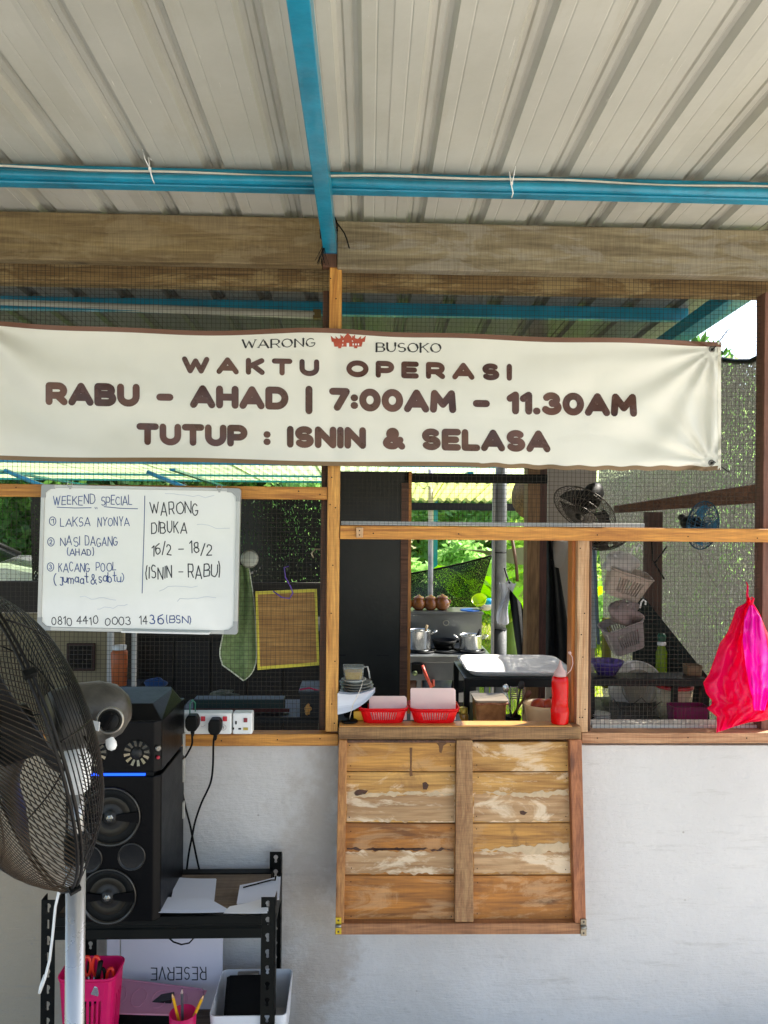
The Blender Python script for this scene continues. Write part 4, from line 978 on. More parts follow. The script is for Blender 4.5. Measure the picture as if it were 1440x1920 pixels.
X0,Z0,X1,Z1 = RC(456,1364,465,1369,yf); MB().box(X0,X1,yf-.0006,yf+.001,Z0,Z1).build('gold_mark', M('gold_mark','b8a24a',.4), ad_)
fin(ad_)
for (px, py, pth, lab) in ((359, 1357, [(360,1376),(360,1395),(352,1412),(343,1430),(340,1470),(347,1510),(356,1545),(362,1575),(369,1610),(374,1632)], 'left black plug, partly behind the speaker, cord hanging behind it'),
                      (402, 1364, [(401,1385),(400,1400),(399,1440),(394,1470),(378,1505),(366,1540),(360,1570),(354,1600),(350,1632)], 'right black plug with its cord looping down the wall')):
    th = T('plug', lab, 'plug', 'black plugs in the power strip'); Y = 2.2
    c = P(px, py, Y-.03)
    mb = MB(); pr = [(-.019,.012),(-.013,.026),(.013,.026),(.019,.012),(.019,-.012),(.011,-.026),(-.011,-.026),(-.019,-.012)]
    mb.prism([(c.x+x*.95, Y-.032, c.z+z*.85) for x, z in pr], (0, .034, 0)); mb.build('plug_body', m_black, th, bevel=.004)
    pts = [P(x, y, 2.18+.07*min(i/4, 1)) for i, (x, y) in enumerate(pth)]; pts = [Vector((c.x, Y-.012, c.z-.02))]+pts
    sp = []
    for i in range(len(pts)-1):
        p0, p1, p2, p3 = pts[max(i-1,0)], pts[i], pts[i+1], pts[min(i+2, len(pts)-1)]
        for t in range(5):
            t /= 5; sp.append(.5*((2*p1)+(p2-p0)*t+(2*p0-5*p1+4*p2-p3)*t*t+(3*p1-p0-3*p2+p3)*t**3))
    sp.append(pts[-1]); MB().tube(sp, .0029, 8).build('cord', m_black, th); MB().lathe([(.007,0),(.0045,.016),(.003,.02)], (c.x, Y-.014, c.z-.02), (0,0,-1), 10).build('strain_relief', m_black, th); fin(th)
mb = MB(); mb.tube([P(356,1338,2.2), P(356,1320,2.2), P(361,1312,2.2), P(366,1318,2.21), P(366,1334,2.215)], .0018, 6)
tag(mb.build('green_wire_loop', M('green_wire', '2f7a5c', .4)), 'small green wire loop sticking up over the power strip', 'wire')
tag(MB().tube([P(315,1757,2.1), P(325,1766,2.09), P(340,1771,2.09), P(355,1768,2.09), P(365,1757,2.1)], .0022, 6).build('loose_cable', m_black), 'black cord sagging below the upper rack shelf', 'cord')

# ================================================================== papers on the upper shelf
m_paper = M('paper', 'd4d8e0', .6, 0, .02, 9, 0, transl=.1); m_paper2 = M('paper_white', 'e2e2e0', .6, 0, .02, 9, 0, transl=.1)
def on(px, py, z):      # the point of a horizontal plane at height z seen at a pixel
    d = _f + _rt*((px-720)/FPX) + _up*((960-py)/FPX); t = (z-CAM.z)/d.z; return CAM+d*t
def sheets(name, quad, z, n, mat, label, curl=.004, group=None):
    th = T(name, label, 'papers', group); q = [on(x, y, z) for x, y in quad]
    for k in range(n):
        jx, jy = rnd.uniform(-.004,.004), rnd.uniform(-.004,.004)
        def f(u, v):
            p = (q[0]*(1-u)+q[1]*u)*(1-v)+(q[3]*(1-u)+q[2]*u)*v; return Vector((p.x+jx, p.y+jy, z+.0015*(k+1)+curl*(abs(u-.5)**2)*(k+1)/n*2))
        mb = MB(); mb.solid(f, 6, 6, (0,0,.0005)); mb.build('sheet', mat, th)
    return fin(th)
zs_ = SH1
sheets('paper_pile', [(332,1650),(404,1652),(399,1700),(322,1700)], zs_+.008, 4, m_paper, 'loose pile of pale paper beside the speaker, rear sheets')
sheets('paper_stack', [(316,1688),(392,1690),(430,1712),(300,1713)], zs_+.016, 3, m_paper, 'front pale sheets overlapping the pile beside the speaker')
sheets('paper_bundle', [(452,1664),(524,1647),(521,1690),(446,1699)], zs_+.01, 4, m_paper, 'pale sheets held by a black binder clip in the rack corner')
sheets('white_sheet', [(428,1704),(500,1686),(500,1713),(418,1713)], zs_+.018, 2, m_paper2, 'white sheet lying diagonally behind the right front rack post')
q = on(460,1662,zs_+.03); MB().tube([q, on(510,1652,zs_+.032), on(512,1644,zs_+.036)], .0014, 5)
tag(MB().tube([on(456,1664,zs_+.022), on(509,1650,zs_+.024), on(516,1650,zs_+.03), on(517,1642,zs_+.04)], .0022, 6).build('binder_clip', m_black), 'black wire clip along the back of the paper bundle', 'clip')

# ================================================================== things on the lower shelf
z2 = SH2
YR = 2.19; rb = T('reserve_board', 'white plastic folder marked reserve upside down, leaning at the back', 'folder')
m_pp = M('white_board_plastic', 'd5d3da', .4, 0, .02, 6, 0, transl=.1)
X0,Z0,X1,Z1 = RC(226,1752,417,1925,YR); MB().box(X0, X1, YR, YR+.004, SH2+.002, Z1).build('cover', m_pp, rb, bevel=.001)
X0,_,X1,_ = RC(200,1752,224,1925,YR); MB().box(X0, X1, YR-.002, YR+.006, SH2+.002, Z1+.001).build('spine', M('folder_spine', 'c4c2ca', .4), rb, bevel=.002)
st, W = strokes('RESERVE', .36, .05, hand); mb = MB(); k = (386-284)/W
ink(mb, st, lambda u, v, z: P(386-u*k, 1814+v*23-.0*u, YR-.0004-z), .045, aspect=k/23, maxseg=.5); mb.build('lettering', m_bk, rb, fixn=False); fin(rb)
# translucent pink lid tray leaning in front
m_plid = M('pink_lid', 'e0a4ba', .3, 0, .03, 9, 0, transl=.4)
lid = T('pink_storage_lid', 'pale pink plastic lid with raised ovals leaning behind the baskets', 'lid')
a, b, c_, d = P(205,1834,2.15), P(388,1857,2.15), P(360,1905,2.05), P(180,1900,2.05)
def lf(u, v): return (a*(1-u)+b*u)*(1-v)+(d*(1-u)+c_*u)*v
mb = MB(); mb.solid(lf, 8, 6, (0, .002, -.003)); mb.build('lid_plate', m_plid, lid, bevel=.0)
for k in range(4):
    cu = .16+.21*k; mb = MB(); mb.tube([Vector(lf(cu+.075*math.cos(t*.45)+.01*math.sin(t*.45), .48+.3*math.sin(t*.45)))+Vector((0,-.001,.001)) for t in range(14)], .0013, 5, closed=True); mb.build('raised_oval', m_plid, lid)
mb = MB(); mb.tube([Vector(lf(u, v))+Vector((0,-.001,.002)) for u, v in [(0,0),(.95,0),(1,.12),(1,1),(0,1)]], .0025, 6, closed=True); mb.build('lid_rim', m_plid, lid); fin(lid)
mb = MB(); A, B = P(200,1895,2.09), P(322,1872,2.09)
mb.prism([(A.x, 2.09, SH2+.001), (B.x, 2.09, SH2+.001), (B.x, 2.09, B.z), (A.x, 2.09, A.z)], (0, .03, 0))
tag(mb.build('black_file_box', M('file_black', '08080a', .35), bevel=.002), 'black slanting document file beside the pink pen basket', 'file box')
mb = MB()
for k in range(6): mb.cbox(P(199+k*3.2, 1897, 2.08), (.002,.003,.02), (0,.1,0))
tag(mb.build('metal_comb_clip', M('comb_steel','6c6a66',.4,.7)), 'small ribbed metal clip at the left end of the black file', 'clip', None, 'stuff')

def basket(name, label, group, x0, x1, ytop, ybot, Y, dep, mat, cat='basket', zb=None, slots=10, taper=.18):
    """open plastic basket with real slots in its front and back faces"""
    th = T(name, label, cat, group); X0 = PX(x0, Y, ytop); X1 = PX(x1, Y, ytop); zt = PZ(ytop, Y, (x0+x1)/2); zb = PZ(ybot, Y, (x0+x1)/2) if zb is None else zb
    h = zt-zb; cx, cy = (X0+X1)/2, Y+dep/2; w_ = X1-X0; n = 4*8
    rc = min(w_, dep)*.22
    def loop(f, z, off=0):
        o = []; hw, hd = w_/2*f+off, dep/2*f+off
        for sx, sy, a0 in ((1,-1,-90),(1,1,0),(-1,1,90),(-1,-1,180)):
            for k in range(5):
                a = R(a0+90*k/4); o.append(Vector((cx+sx*(hw-rc)+rc*math.cos(a), cy+sy*(hd-rc)+rc*math.sin(a), z)))
        return o
    fb = 1-taper; lv = [(fb, zb), (fb+taper*.22, zb+h*.22), (fb+taper*.8, zb+h*.78), (1, zt)]
    mb = MB(); L_ = [loop(*x) for x in lv]; N = len(L_[0])
    def lerp(a, b, t): return a+(b-a)*t
    for r_ in range(3):
        for j in range(N):
            a, b, c, d = L_[r_][j], L_[r_][(j+1)%N], L_[r_+1][(j+1)%N], L_[r_+1][j]
            if r_ == 1 and (b-a).length > rc*1.2:
                m_ = slots if abs((b-a).x) > abs((b-a).y) else max(3, slots//2)
                for s in range(m_*2+1):
                    if s % 2: continue
                    t0, t1 = s/(m_*2+1), (s+1)/(m_*2+1); q_ = [lerp(a,b,t0), lerp(a,b,t1), lerp(d,c,t1), lerp(d,c,t0)]; mb.quad(*q_)
                    nrm = (b-a).cross(d-a).normalized()*-.0016; mb.quad(*[p+nrm for p in q_[::-1]]); mb.quad(q_[0], q_[3], q_[3]+nrm, q_[0]+nrm); mb.quad(q_[2], q_[1], q_[1]+nrm, q_[2]+nrm)
            else:
                nrm = (b-a).cross(d-a).normalized()*-.0016; mb.quad(a,b,c,d); mb.quad(d+nrm,c+nrm,b+nrm,a+nrm)
    mb.poly([p+Vector((0,0,.001)) for p in L_[0][::-1]]); mb.build('basket_body', mat, th, fixn=False)
    mb = MB(); mb.tube(loop(1, zt, .001), .0028, 6, closed=True); mb.tube(loop(1, zt-.007, .0), .0018, 6, closed=True); mb.build('rim', mat, th)
    return th, (X0, X1, Y, dep, zb, zt)
m_pink = M('pink_plastic', 'e81e6e', .3, 0, .04, 9, 0, transl=.35)
pb, bb = basket('pen_basket', 'pink slotted basket of pens and scissors left on the lower shelf', None, 106, 213, 1838, 1925, 1.93, .1, m_pink, zb=SH2, slots=7, taper=.2); fin(pb)
m_sred = M('scissor_red', 'd83420', .35, 0, .05, 9, 0)
def scis(px, py, ang, lab, blk):
    th = T('scissors', lab, 'scissors', 'scissors in the pink basket'); c = P(px, py, 1.97)
    for s in (-1, 1):
        mb = MB(); o = c+Vector((s*.011, 0, .012)); mb.tube([o+Vector((.009*math.cos(a*.45)+ang*.3*math.sin(a*.45)*.02, .0, .024*math.sin(a*.45))) for a in range(14)], .0042, 7, closed=True); mb.build('handle', m_sred if not blk or s > 0 else m_black, th)
        mb = MB(); mb.tube([c+Vector((s*.008,0,-.012)), c+Vector((-s*.004,0,-.09))], .003, 5); mb.build('blade_arm', M('steel_blade','8d8f92',.25,.9), th)
    return fin(th)
scis(172, 1820, 0, 'red handled scissors standing at the left of the pink basket', 0); scis(198, 1842, .3, 'red and black scissors leaning right in the pink basket', 1)
tag(MB().tube([P(178,1880,1.95), P(184,1830,1.96), P(189,1802,1.965)], [.005,.006,.0065], 10).build('marker_pen', m_black), 'thick black marker standing among the scissors', 'pen')
tag(MB().tube([P(163,1880,1.99), P(166,1826,1.99), P(168,1803,1.99)], [.004,.0055,.0055], 8).build('marker_pen', m_black), 'thin black marker behind the red scissors handle', 'pen')
tag(MB().cbox(P(181,1857,1.935), (.02,.01,.022), (0,.4,.2)).build('steel_clip', M('clip_steel','b8bac0',.25,.8), bevel=.002), 'shiny steel clip in the pink pen basket', 'clip')
# pencil cup
cup = T('pencil_cup', 'small pink cup holding three pencils at the photo\'s bottom edge', 'cup'); cc = P(343, 1900, 1.96); zc0 = SH2
mb = MB(); mb.lathe([(.0001,zc0),(.026,zc0),(.034,cc.z+.002),(.032,cc.z+.002),(.024,zc0+.002),(.0001,zc0+.002)], (cc.x, 1.96, 0), (0,0,1), 28); mb.build('cup_body', m_pink, cup); fin(cup)
for k, (x0, y0, x1, y1, mt_, lab) in enumerate(((322,1860,337,1921,'yellow','yellow pencil leaning left in the pink cup'), (341,1851,342,1921,'dark','dark pencil standing upright in the pink cup'), (383,1863,357,1921,'yellow','yellow pencil leaning right in the pink cup'))):
    th = T('pencil', lab, 'pencil', 'pencils in the pink cup'); a, b = P(x0,y0,1.955), P(x1,y1,1.965); dd = (b-a).normalized()
    MB().tube([a+dd*.016, b], .0037, 6, sm=False).build('shaft', M('pencil_yellow','e0a41c',.35) if mt_ == 'yellow' else M('pencil_dark','4a4a50',.35), th)
    MB().tube([a+dd*.005, a+dd*.016], [.0013,.0037], 6).build('sharpened_wood', M('pencil_wood','d9a878',.6) if mt_ == 'yellow' else M('pencil_wood_pale','b59a94',.6), th); MB().tube([a, a+dd*.0055], [.0004,.0014], 6).build('lead', m_black, th); fin(th)
# white tray with black clipboards
th = T('white_tray', 'white plastic tray of black clipboards at the right of the lower shelf', 'tray')
X0, X1 = PX(392, 2.0, 1900), PX(529, 2.0, 1900); zt_ = PZ(1822, 2.2, 460)
mb = MB(); mb.rbox(X0, X1+.012, 1.995, 2.2, SH2+.001, PZ(1817, 2.2, 460), .015, .06, 5, .003); mb.build('tray_body', M('tray_white','dcdcdc',.35,0,.03,9,0), th); fin(th)
for k in range(3):
    o = MB().cbox(P(470-k*3, 1888+k*1, 2.06+.02*k), (.125, .005, .15), (-.75, 0, .03)).build('clipboard', m_cab, None, bevel=.001)
    tag(o, ('frontmost', 'middle', 'rearmost')[k]+' black clipboard standing in the white tray', 'clipboard', 'clipboards in the white tray')
a = P(466,1829,2.17); th = T('clipboard_clamp', 'steel clamp on top of the black clipboards in the tray', 'clamp')
MB().cbox(a, (.06,.012,.02), (-.25,0,.05)).build('clamp_plate', M('clamp_steel','7d766e',.3,.8), th, bevel=.002); MB().tube([a+Vector((-.028,-.008,.008)), a+Vector((.028,-.008,.008))], .003, 8).build('clamp_spring', M('clamp_steel','7d766e',.3,.8), th); fin(th)

# ================================================================== things on and behind the counter
LZ = cz+.0042           # ledge top
def lath(name, label, cat, c, prof, mat, group=None, n=28, sx=1, sy=1, kind=None):
    mb = MB(); mb.lathe(prof, c, (0,0,1), n, sx, sy); return tag(mb.build(name, mat), label, cat, group, kind)
m_rbask = M('red_plastic', 'f01822', .28, 0, .05, 9, 0, transl=.5)
IZ = PZ(1366, 2.5, 860)
tag(MB().box(PX(640,2.3), PX(1070,2.3), 2.305, 2.53, IZ-.03, IZ).build('inner_counter', M('dark_laminate','2c2825',.5,0,.15,9,.03), bevel=.002), 'dark inner counter board just behind the serving ledge', 'counter')
tag(MB().box(PX(637,2.27), PX(868,2.27), 2.2625, 2.345, LZ-.016, LZ-.0005).build('inner_ledge', M('dark_laminate','2c2825',.5,0,.15,9,.03)), 'dark inner ledge carrying the red baskets', 'ledge')
b1_, i1 = basket('basket', 'left red slotted basket holding a milky board, on the serving ledge', 'red baskets on the serving ledge', 674, 765, 1330, 1361, 2.222, .115, m_rbask, zb=LZ, slots=11); fin(b1_)
b2_, i2 = basket('basket', 'right red slotted basket holding a tall milky board, on the serving ledge', 'red baskets on the serving ledge', 770, 862, 1331, 1361, 2.222, .115, m_rbask, zb=LZ, slots=11); fin(b2_)
m_milk = M('milky_plastic', 'fbe6e0', .3, 0, .03, 9, 0, transl=.45)  # faint pink in the base colour stands for red basket light
def leaf_board(x0,y0,x1,y1,Y, lab, zb):
    X0,_,X1,Z1 = RC(x0,y0,x1,y1,Y); mb = MB()
    pts = [(X0,Y,zb),(X1,Y,zb),(X1,Y+.012,Z1-.006),(X1-.006,Y+.012,Z1),(X0+.003,Y+.012,Z1),(X0,Y+.012,Z1-.003)]
    mb.prism(pts, (0,.003,0)); return tag(mb.build('milky_lid', m_milk, bevel=.0008), lab, 'plastic lid', 'milky lids standing in the red baskets')
leaf_board(692,1307,763,1345,2.255,'low milky plastic lid standing in the left red basket', LZ+.004)
leaf_board(770,1292,855,1345,2.255,'tall milky plastic lid standing in the right red basket', LZ+.004)
o = MB().lathe([(.0001,0),(.016,.003),(.022,.014),(.016,.028),(.0001,.032)], P(803,1335,2.285), (0,0,1), 20, 1.1, .7).build('bread_bun', M('bun','e9c9a4',.6)); tag(o, 'pale bun in the right red basket beside the milky lid', 'bun')
tag(MB().box(*[PX(x,2.27) for x in (829,847)], 2.265, 2.285, LZ+.004, PZ(1313,2.27)).build('butter_box', M('butter_box','f0dfbc',.5), bevel=.003), 'small cream box in the right red basket', 'box')
# red squeeze bottle
bt = T('sauce_bottle', 'red squeeze bottle with pale nozzle at the right end of the ledge', 'bottle'); bc = P(1049.5, 1360, 2.236); u = 2.236/FPX
mb = MB(); pr = [(.0001,0),(15*u,0),(16.5*u,2*u),(16.7*u,18*u),(17.4*u,22*u),(17.4*u,25*u),(15.6*u,30*u),(15.2*u,46*u),(15.6*u,60*u),(15.8*u,76*u),(15.0*u,86*u),(13.2*u,89*u),(.0001,89*u)]
mb.lathe(pr, (bc.x, bc.y, LZ), (0,0,1), 32); mb.build('bottle_body', M('sauce_red','ea080a',.22,0,.05,9,0,transl=.4,coat=.4), bt)
m_noz = M('nozzle_milky','e8cbc4',.35,0,.03,9,0,transl=.4)
MB().lathe([(11*u,0),(11.4*u,1*u),(11.2*u,8*u),(9*u,10*u),(8.6*u,12*u),(5.5*u,16*u),(3*u,24*u),(1.6*u,30*u),(.0001,30.5*u)], (bc.x, bc.y, LZ+88.5*u), (0,0,1), 28).build('nozzle_cap', m_noz, bt)
pts = [Vector((bc.x+12*u, bc.y, LZ+92*u)), Vector((bc.x+20*u, bc.y, LZ+100*u)), Vector((bc.x+24*u, bc.y, LZ+112*u)), Vector((bc.x+23*u, bc.y, LZ+124*u)), Vector((bc.x+19*u, bc.y, LZ+131*u))]
MB().tube(pts, .0013, 6).build('cap_tether', m_noz, bt); MB().lathe([(.0001,0),(.004,0),(.0045,.007),(.0001,.008)], pts[-1], (-.5,0,1), 12).build('tip_cap', m_noz, bt); fin(bt)
# brown tub with lid
tb = T('brown_tub', 'square clear tub of brown sauce with a loose lid behind the ledge', 'tub')
X0,Z0,X1,Z1 = RC(890,1312,947,1360,2.40); zt_ = Z1
mb = MB(); mb.rbox(X0-.001, X1+.001, 2.37, 2.46, IZ+.0005, zt_, .012, .12, 5, .002); mb.build('tub_body', M('tub_brown','7a4c2c',.3,0,.25,22,.03,c2='a87a4c',transl=.15,coat=.3), tb)
MB().rbox(X0-.004, X1+.006, 2.363, 2.467, zt_, zt_+.006, .014).build('tub_lid', M('tub_lid','8c7f70',.35,0,.2,15,.02,transl=.2), tb, bevel=.001)
MB().tube([(X0-.003+(X1-X0+.006)*t/10, 2.366, zt_-.004-.0015*math.sin(t)) for t in range(11)], .0035, 7).build('spilled_rim', M('crumb_rim','b98a62',.6,0,.3,60,.3,c2='7c3a22'), tb); fin(tb)
# cream bowl with red eggs/tomatoes
bw = T('cream_bowl', 'cream plastic bowl holding two brown eggs behind the red bottle', 'bowl'); c = P(1018, 1320, 2.42); rr = 37*2.42/FPX
mb = MB(); mb.lathe([(.0001,IZ+.001),(rr*.55,IZ+.001),(rr*.72,IZ+.02),(rr*.93,c.z-.012),(rr,c.z+.002),(rr*.96,c.z+.003),(rr*.88,c.z-.012),(rr*.66,IZ+.024),(.0001,IZ+.02)], (c.x, c.y, 0), (0,0,1), 36); mb.build('bowl_body', M('bowl_cream','e6c495',.35,0,.03,9,0,transl=.15), bw); fin(bw)
for k, dx in enumerate((-.014, .017)):
    tag(MB().lathe([(.023*math.sin(t*math.pi/10)+.00005, -.026*math.cos(t*math.pi/10)) for t in range(11)], (c.x+dx, c.y-.003*k, c.z-.006), (.9,.1,.3), 20).build('egg', M('egg_brown','a23c1c',.35)), ('left','right')[k]+' brown egg in the cream bowl', 'egg', 'eggs in the cream bowl')
# utensils in a dark pot
ut = P(962, 1350, 2.47)
lath('utensil_pot', 'dark pot of cooking utensils between brown tub and cream bowl', 'pot', (ut.x, 2.47, IZ), [(.0001,0),(.022,0),(.026,.05),(.024,.05),(.02,.003),(.0001,.003)], m_black)
for (x0,y0,x1,y1,rr_,mt_,lab,nm) in ((950,1296,960,1350,.0028,'utensil_steel','steel ladle handle rising from the utensil pot','ladle'),(985,1306,958,1348,.004,'utensil_wood','wooden spoon leaning right in the utensil pot','wooden_spoon'),(976,1290,966,1350,.0032,'utensil_dark','dark spatula handle in the utensil pot','spatula')):
    mm = {'utensil_steel':M('utensil_steel','b8b8b4',.25,.9),'utensil_wood':M('utensil_wood','5d3420',.5),'utensil_dark':M('utensil_dark','191512',.5)}[mt_]
    mb = MB(); a_, b_ = P(x0,y0,2.47), P(x1,y1,2.47); mb.tube([a_, b_], rr_, 7); mb.lathe([(.0001,0),(.008,.004),(.011,.014),(.008,.026),(.0001,.03)], a_+Vector((0,0,-.006)), (a_-b_), 12, 1, .35); tag(mb.build(nm, mm), lab, 'utensil', 'utensils behind the ledge')
gr = T('wire_whisk', 'flat slotted steel turner behind the utensil pot', 'turner'); 
for k in range(7): X0,Z0,X1,Z1 = RC(957,1288+k*3.4,983,1290+k*3.4,2.53); MB().box(X0,X1,2.53,2.532,Z0,Z1).build('slat', M('utensil_steel','b8b8b4',.25,.9), gr)
for xx in (957,970,982): X0,Z0,X1,Z1 = RC(xx-1,1287,xx+1,1340,2.533); MB().box(X0,X1,2.5325,2.534,Z0,Z1).build('bar', M('utensil_steel','b8b8b4',.25,.9), gr)
gr.name = 'slotted_turner'; fin(gr)
# left stack: board, plates, cup, drooping papers, spike
pl = P(667, 1285, 2.30)
def plate(rr, z, x, y, lab, mat, tilt=0):
    return lath('plate', lab, 'plate', (x, y, z), [(.0001,0),(rr*.55,0),(rr*.62,.003),(rr,.011),(rr*.99,.013),(rr*.6,.0055),(.0001,.004)], mat, 'stack of plates left of the baskets')
m_pgrey = M('plate_grey','8a8a80',.3,0,.06,9,0); m_pw = M('plate_white','c9cac2',.25,0,.04,9,0)
z_ = PZ(1306, 2.30, 667)
blk = T('crate', 'dark box under the stack of plates at the left end of the ledge', 'box')
MB().box(pl.x-.034, pl.x+.036, 2.312, 2.37, IZ, z_-.022).build('crate_body', m_black, blk, bevel=.002); MB().box(pl.x-.04, pl.x+.042, 2.30, 2.375, z_-.021, z_-.001).build('crate_lid', M('crate_lid','2a2a26',.5), blk, bevel=.002); fin(blk)
for k in range(5):
    plate((.046,.05,.051,.05,.038)[k], z_+k*.0085, pl.x+(-.002,.004,.003,.0,-.006)[k], 2.335, ('lowest','second lowest','middle','second highest','topmost')[k]+' plate of the stack left of the red baskets', m_pw if k >= 4 else m_pgrey)
cz_ = z_+.046; jug = T('measuring_cup', 'clear square cup of yellow oil standing on the stack of plates', 'cup'); X0 = PX(643,2.32,1262); X1 = PX(683,2.32,1262); zj = PZ(1250,2.32,660)
m_clr = GLASSY('clear_plastic', 'dfe6e0', .1, .2)
mb = MB(); mb.rbox(X0, X1, 2.305, 2.36, cz_, zj, .006, .16, 5, .0012); mb.build('cup_wall', m_clr, jug)
MB().rbox(X0+.006, X1-.006, 2.310, 2.355, cz_+.002, cz_+(zj-cz_)*.62, .006, .1).build('yellow_oil', M('oil_yellow','d9a81e',.15,0,.2,40,0,c2='e8cc60',transl=.4), jug)
MB().tube([(X1-.001,2.33,zj-.003),(X1+.010,2.33,zj-.002),(X1+.014,2.33,zj-.018),(X1+.017,2.33,cz_+.002)], .0024, 7).build('handle', M('cup_handle','c9ccc8',.2,transl=.3), jug); fin(jug)
sp = T('bill_spike', 'bill spike with curved wire standing on the ledge', 'bill spike'); s0 = P(655, 1357, 2.235)
MB().lathe([(.0001,0),(.024,0),(.025,.003),(.02,.007),(.0001,.008)], (s0.x, 2.25, LZ), (0,0,1), 24).build('round_base', m_black, sp)
MB().tube([(s0.x,2.25,LZ+.006), P(656,1345,2.235), P(662,1320,2.215), P(670,1305,2.215), P(677,1289,2.22), P(681,1275,2.23)], .0011, 6).build('spike_wire', M('wire_pale','d8cfc0',.3,.4), sp); fin(sp)
for k in range(5):
    mb = MB(); kk = k
    def f(u, v): 
        x = 633+67*u+ kk*.8; y = 1300+8*u*-1 + v*(40-4*kk)*(1-u)**.8 + 6*math.sin(u*3)+v*u*9 - kk*1.0
        return P(x, y, 2.222+.012*math.sin(v*3.1)+.0035*kk+.03*u)
    mb.solid(f, 14, 8, (0,.0005,0)); tag(mb.build('order_slip', m_paper, fixn=False), ('front','second','third','fourth','rearmost')[k]+' pale order slip drooping from the bill spike', 'paper slip', 'order slips on the spike')
X0,Z0,X1,Z1 = RC(663,1334,675,1357,2.26); tag(MB().box(X0,X1+.02,2.262,2.30,LZ,Z1).build('yellow_packet', M('packet_yellow','d9a520',.4), bevel=.002), 'yellow packet between the bill spike and the left red basket', 'packet')

# ------------------------------------------------------------------ black panel door with its post
door = T('black_panel_door', 'tall black sheet metal cupboard side with two slots seen through the hatch', 'cupboard')
YD = 3.15; X0 = PX(614,YD,1100); X1 = PX(765,YD,1100)
MB().box(X0, X1, YD, YD+.03, .0, PZ(884,YD,700)).build('panel', M('panel_black','232422',.42,.3,.25,5,.03,60,dirt=.3,dirtc='3a3a36'), door)
for (a,b) in ((636,648),(706,729)): xx0,zz0,xx1,zz1 = RC(a,1227,b,1230,YD-.0012); MB().box(xx0,xx1,YD-.0012,YD+.001,zz0,zz1).build('slot', M('slot_dark','050505',.6), door)
fin(door)
df = T('door_frame', 'wooden door frame at the kitchen\'s rear doorway, its left edge sunlit', 'door frame')
xx = PX(766,YD); MB().box(xx, xx+.012, YD-.008, YD+.05, 0, PZ(884,YD,766)).build('side_post', WOOD('painted_lit_edge','d08a3c','a9682a','Z',.45), df)  # bright orange base colour paints the sunlit edge
MB().box(PX(758,YD), PX(1026,YD), YD+.0, YD+.05, PZ(905,YD,890), PZ(888,YD,890)).build('header', m_black, df); fin(df)
tag(MB().box(PX(752,YD), PX(766,YD)-.0005, YD-.01, YD-.001, 0, PZ(906,YD,766)).build('edge_strip', w_darkx), 'dark timber strip along the cupboard\'s right edge', 'timber strip')

# ------------------------------------------------------------------ steel table with white tray
m_tblk = M('table_black','161718',.4,.4,.15,12,.02)
tt = T('prep_table', 'small black metal table carrying the white tray behind the hatch', 'table'); YT0, YT1 = 2.6, 2.9
X0, X1 = PX(871,YT0,1275), PX(1098,YT0,1275); zt_ = PZ(1272,YT0,960)
MB().box(X0, X1, YT0, YT1, zt_-.004, zt_).build('table_top', m_tblk, tt, bevel=.001)
MB().box(X0, X1, YT0, YT0+.02, zt_-.03, zt_-.0045).build('front_rail', m_tblk, tt, bevel=.001); MB().box(X0, X1, YT1-.02, YT1, zt_-.03, zt_-.0045).build('back_rail', m_tblk, tt)
for (x, y) in ((X0, YT0+.001), (X0, YT1-.021), (X1-.02, YT0+.001), (X1-.02, YT1-.021)): MB().box(x-.0005, x+.018, y-.0015, y+.0175, 0, zt_-.0045).build('leg', m_tblk, tt)
fin(tt)
rs_ = T('narrow_shelf', 'narrow black metal shelf crossing behind the right mesh, above the tubs', 'shelf'); xa_, xb_ = PX(1106,2.6,1275), PX(1326,2.6,1275)
MB().box(xa_, xb_, 2.6, 2.7, zt_-.004, zt_).build('shelf_top', m_tblk, rs_, bevel=.001); MB().box(xa_, xb_, 2.6, 2.612, zt_-.026, zt_-.0045).build('front_rail', m_tblk, rs_, bevel=.001)
for x in (xa_, PX(1262,2.6,1275), xb_-.018): MB().box(x, x+.018, 2.601, 2.619, PZ(1372,2.6,1200), zt_-.0265).build('leg', m_tblk, rs_)
fin(rs_)
ty = T('white_tray', 'large white rimmed serving tray on the small black table', 'tray'); 
def trayloop(hw, hd, z, cx, cy, rc): 
    o = []
    for sx, sy, a0 in ((1,-1,-90),(1,1,0),(-1,1,90),(-1,-1,180)):
        for k in range(7): a = R(a0+90*k/6); o.append((cx+sx*(hw-rc)+rc*math.cos(a), cy+sy*(hd-rc)+rc*math.sin(a), z))
    return o
cx_ = (PX(872,2.62)+PX(1068,2.75))/2; cy_ = 2.765; LL = [trayloop(.166,.136,zt_+.001,cx_,cy_,.04), trayloop(.178,.148,zt_+.014,cx_,cy_,.05), trayloop(.187,.156,zt_+.019,cx_,cy_,.055), trayloop(.187,.156,zt_+.021,cx_,cy_,.055), trayloop(.176,.146,zt_+.017,cx_,cy_,.05), trayloop(.170,.140,zt_+.011,cx_,cy_,.045)]
mb = MB(); N_ = 28
for L_ in LL: mb.v += L_
for i in range(5):
    for j in range(N_): mb.f.append((i*N_+j, i*N_+(j+1)%N_, (i+1)*N_+(j+1)%N_, (i+1)*N_+j)); mb.sm.append(True)
mb.f.append(tuple(range(N_))[::-1]); mb.sm.append(False); mb.f.append(tuple(5*N_+j for j in range(N_))); mb.sm.append(False)
mb.build('tray_body', M('tray_enamel','f6f4f1',.6,0,.02,9,0,dirt=.15,dirtc='b8aa9a'), ty); fin(ty)

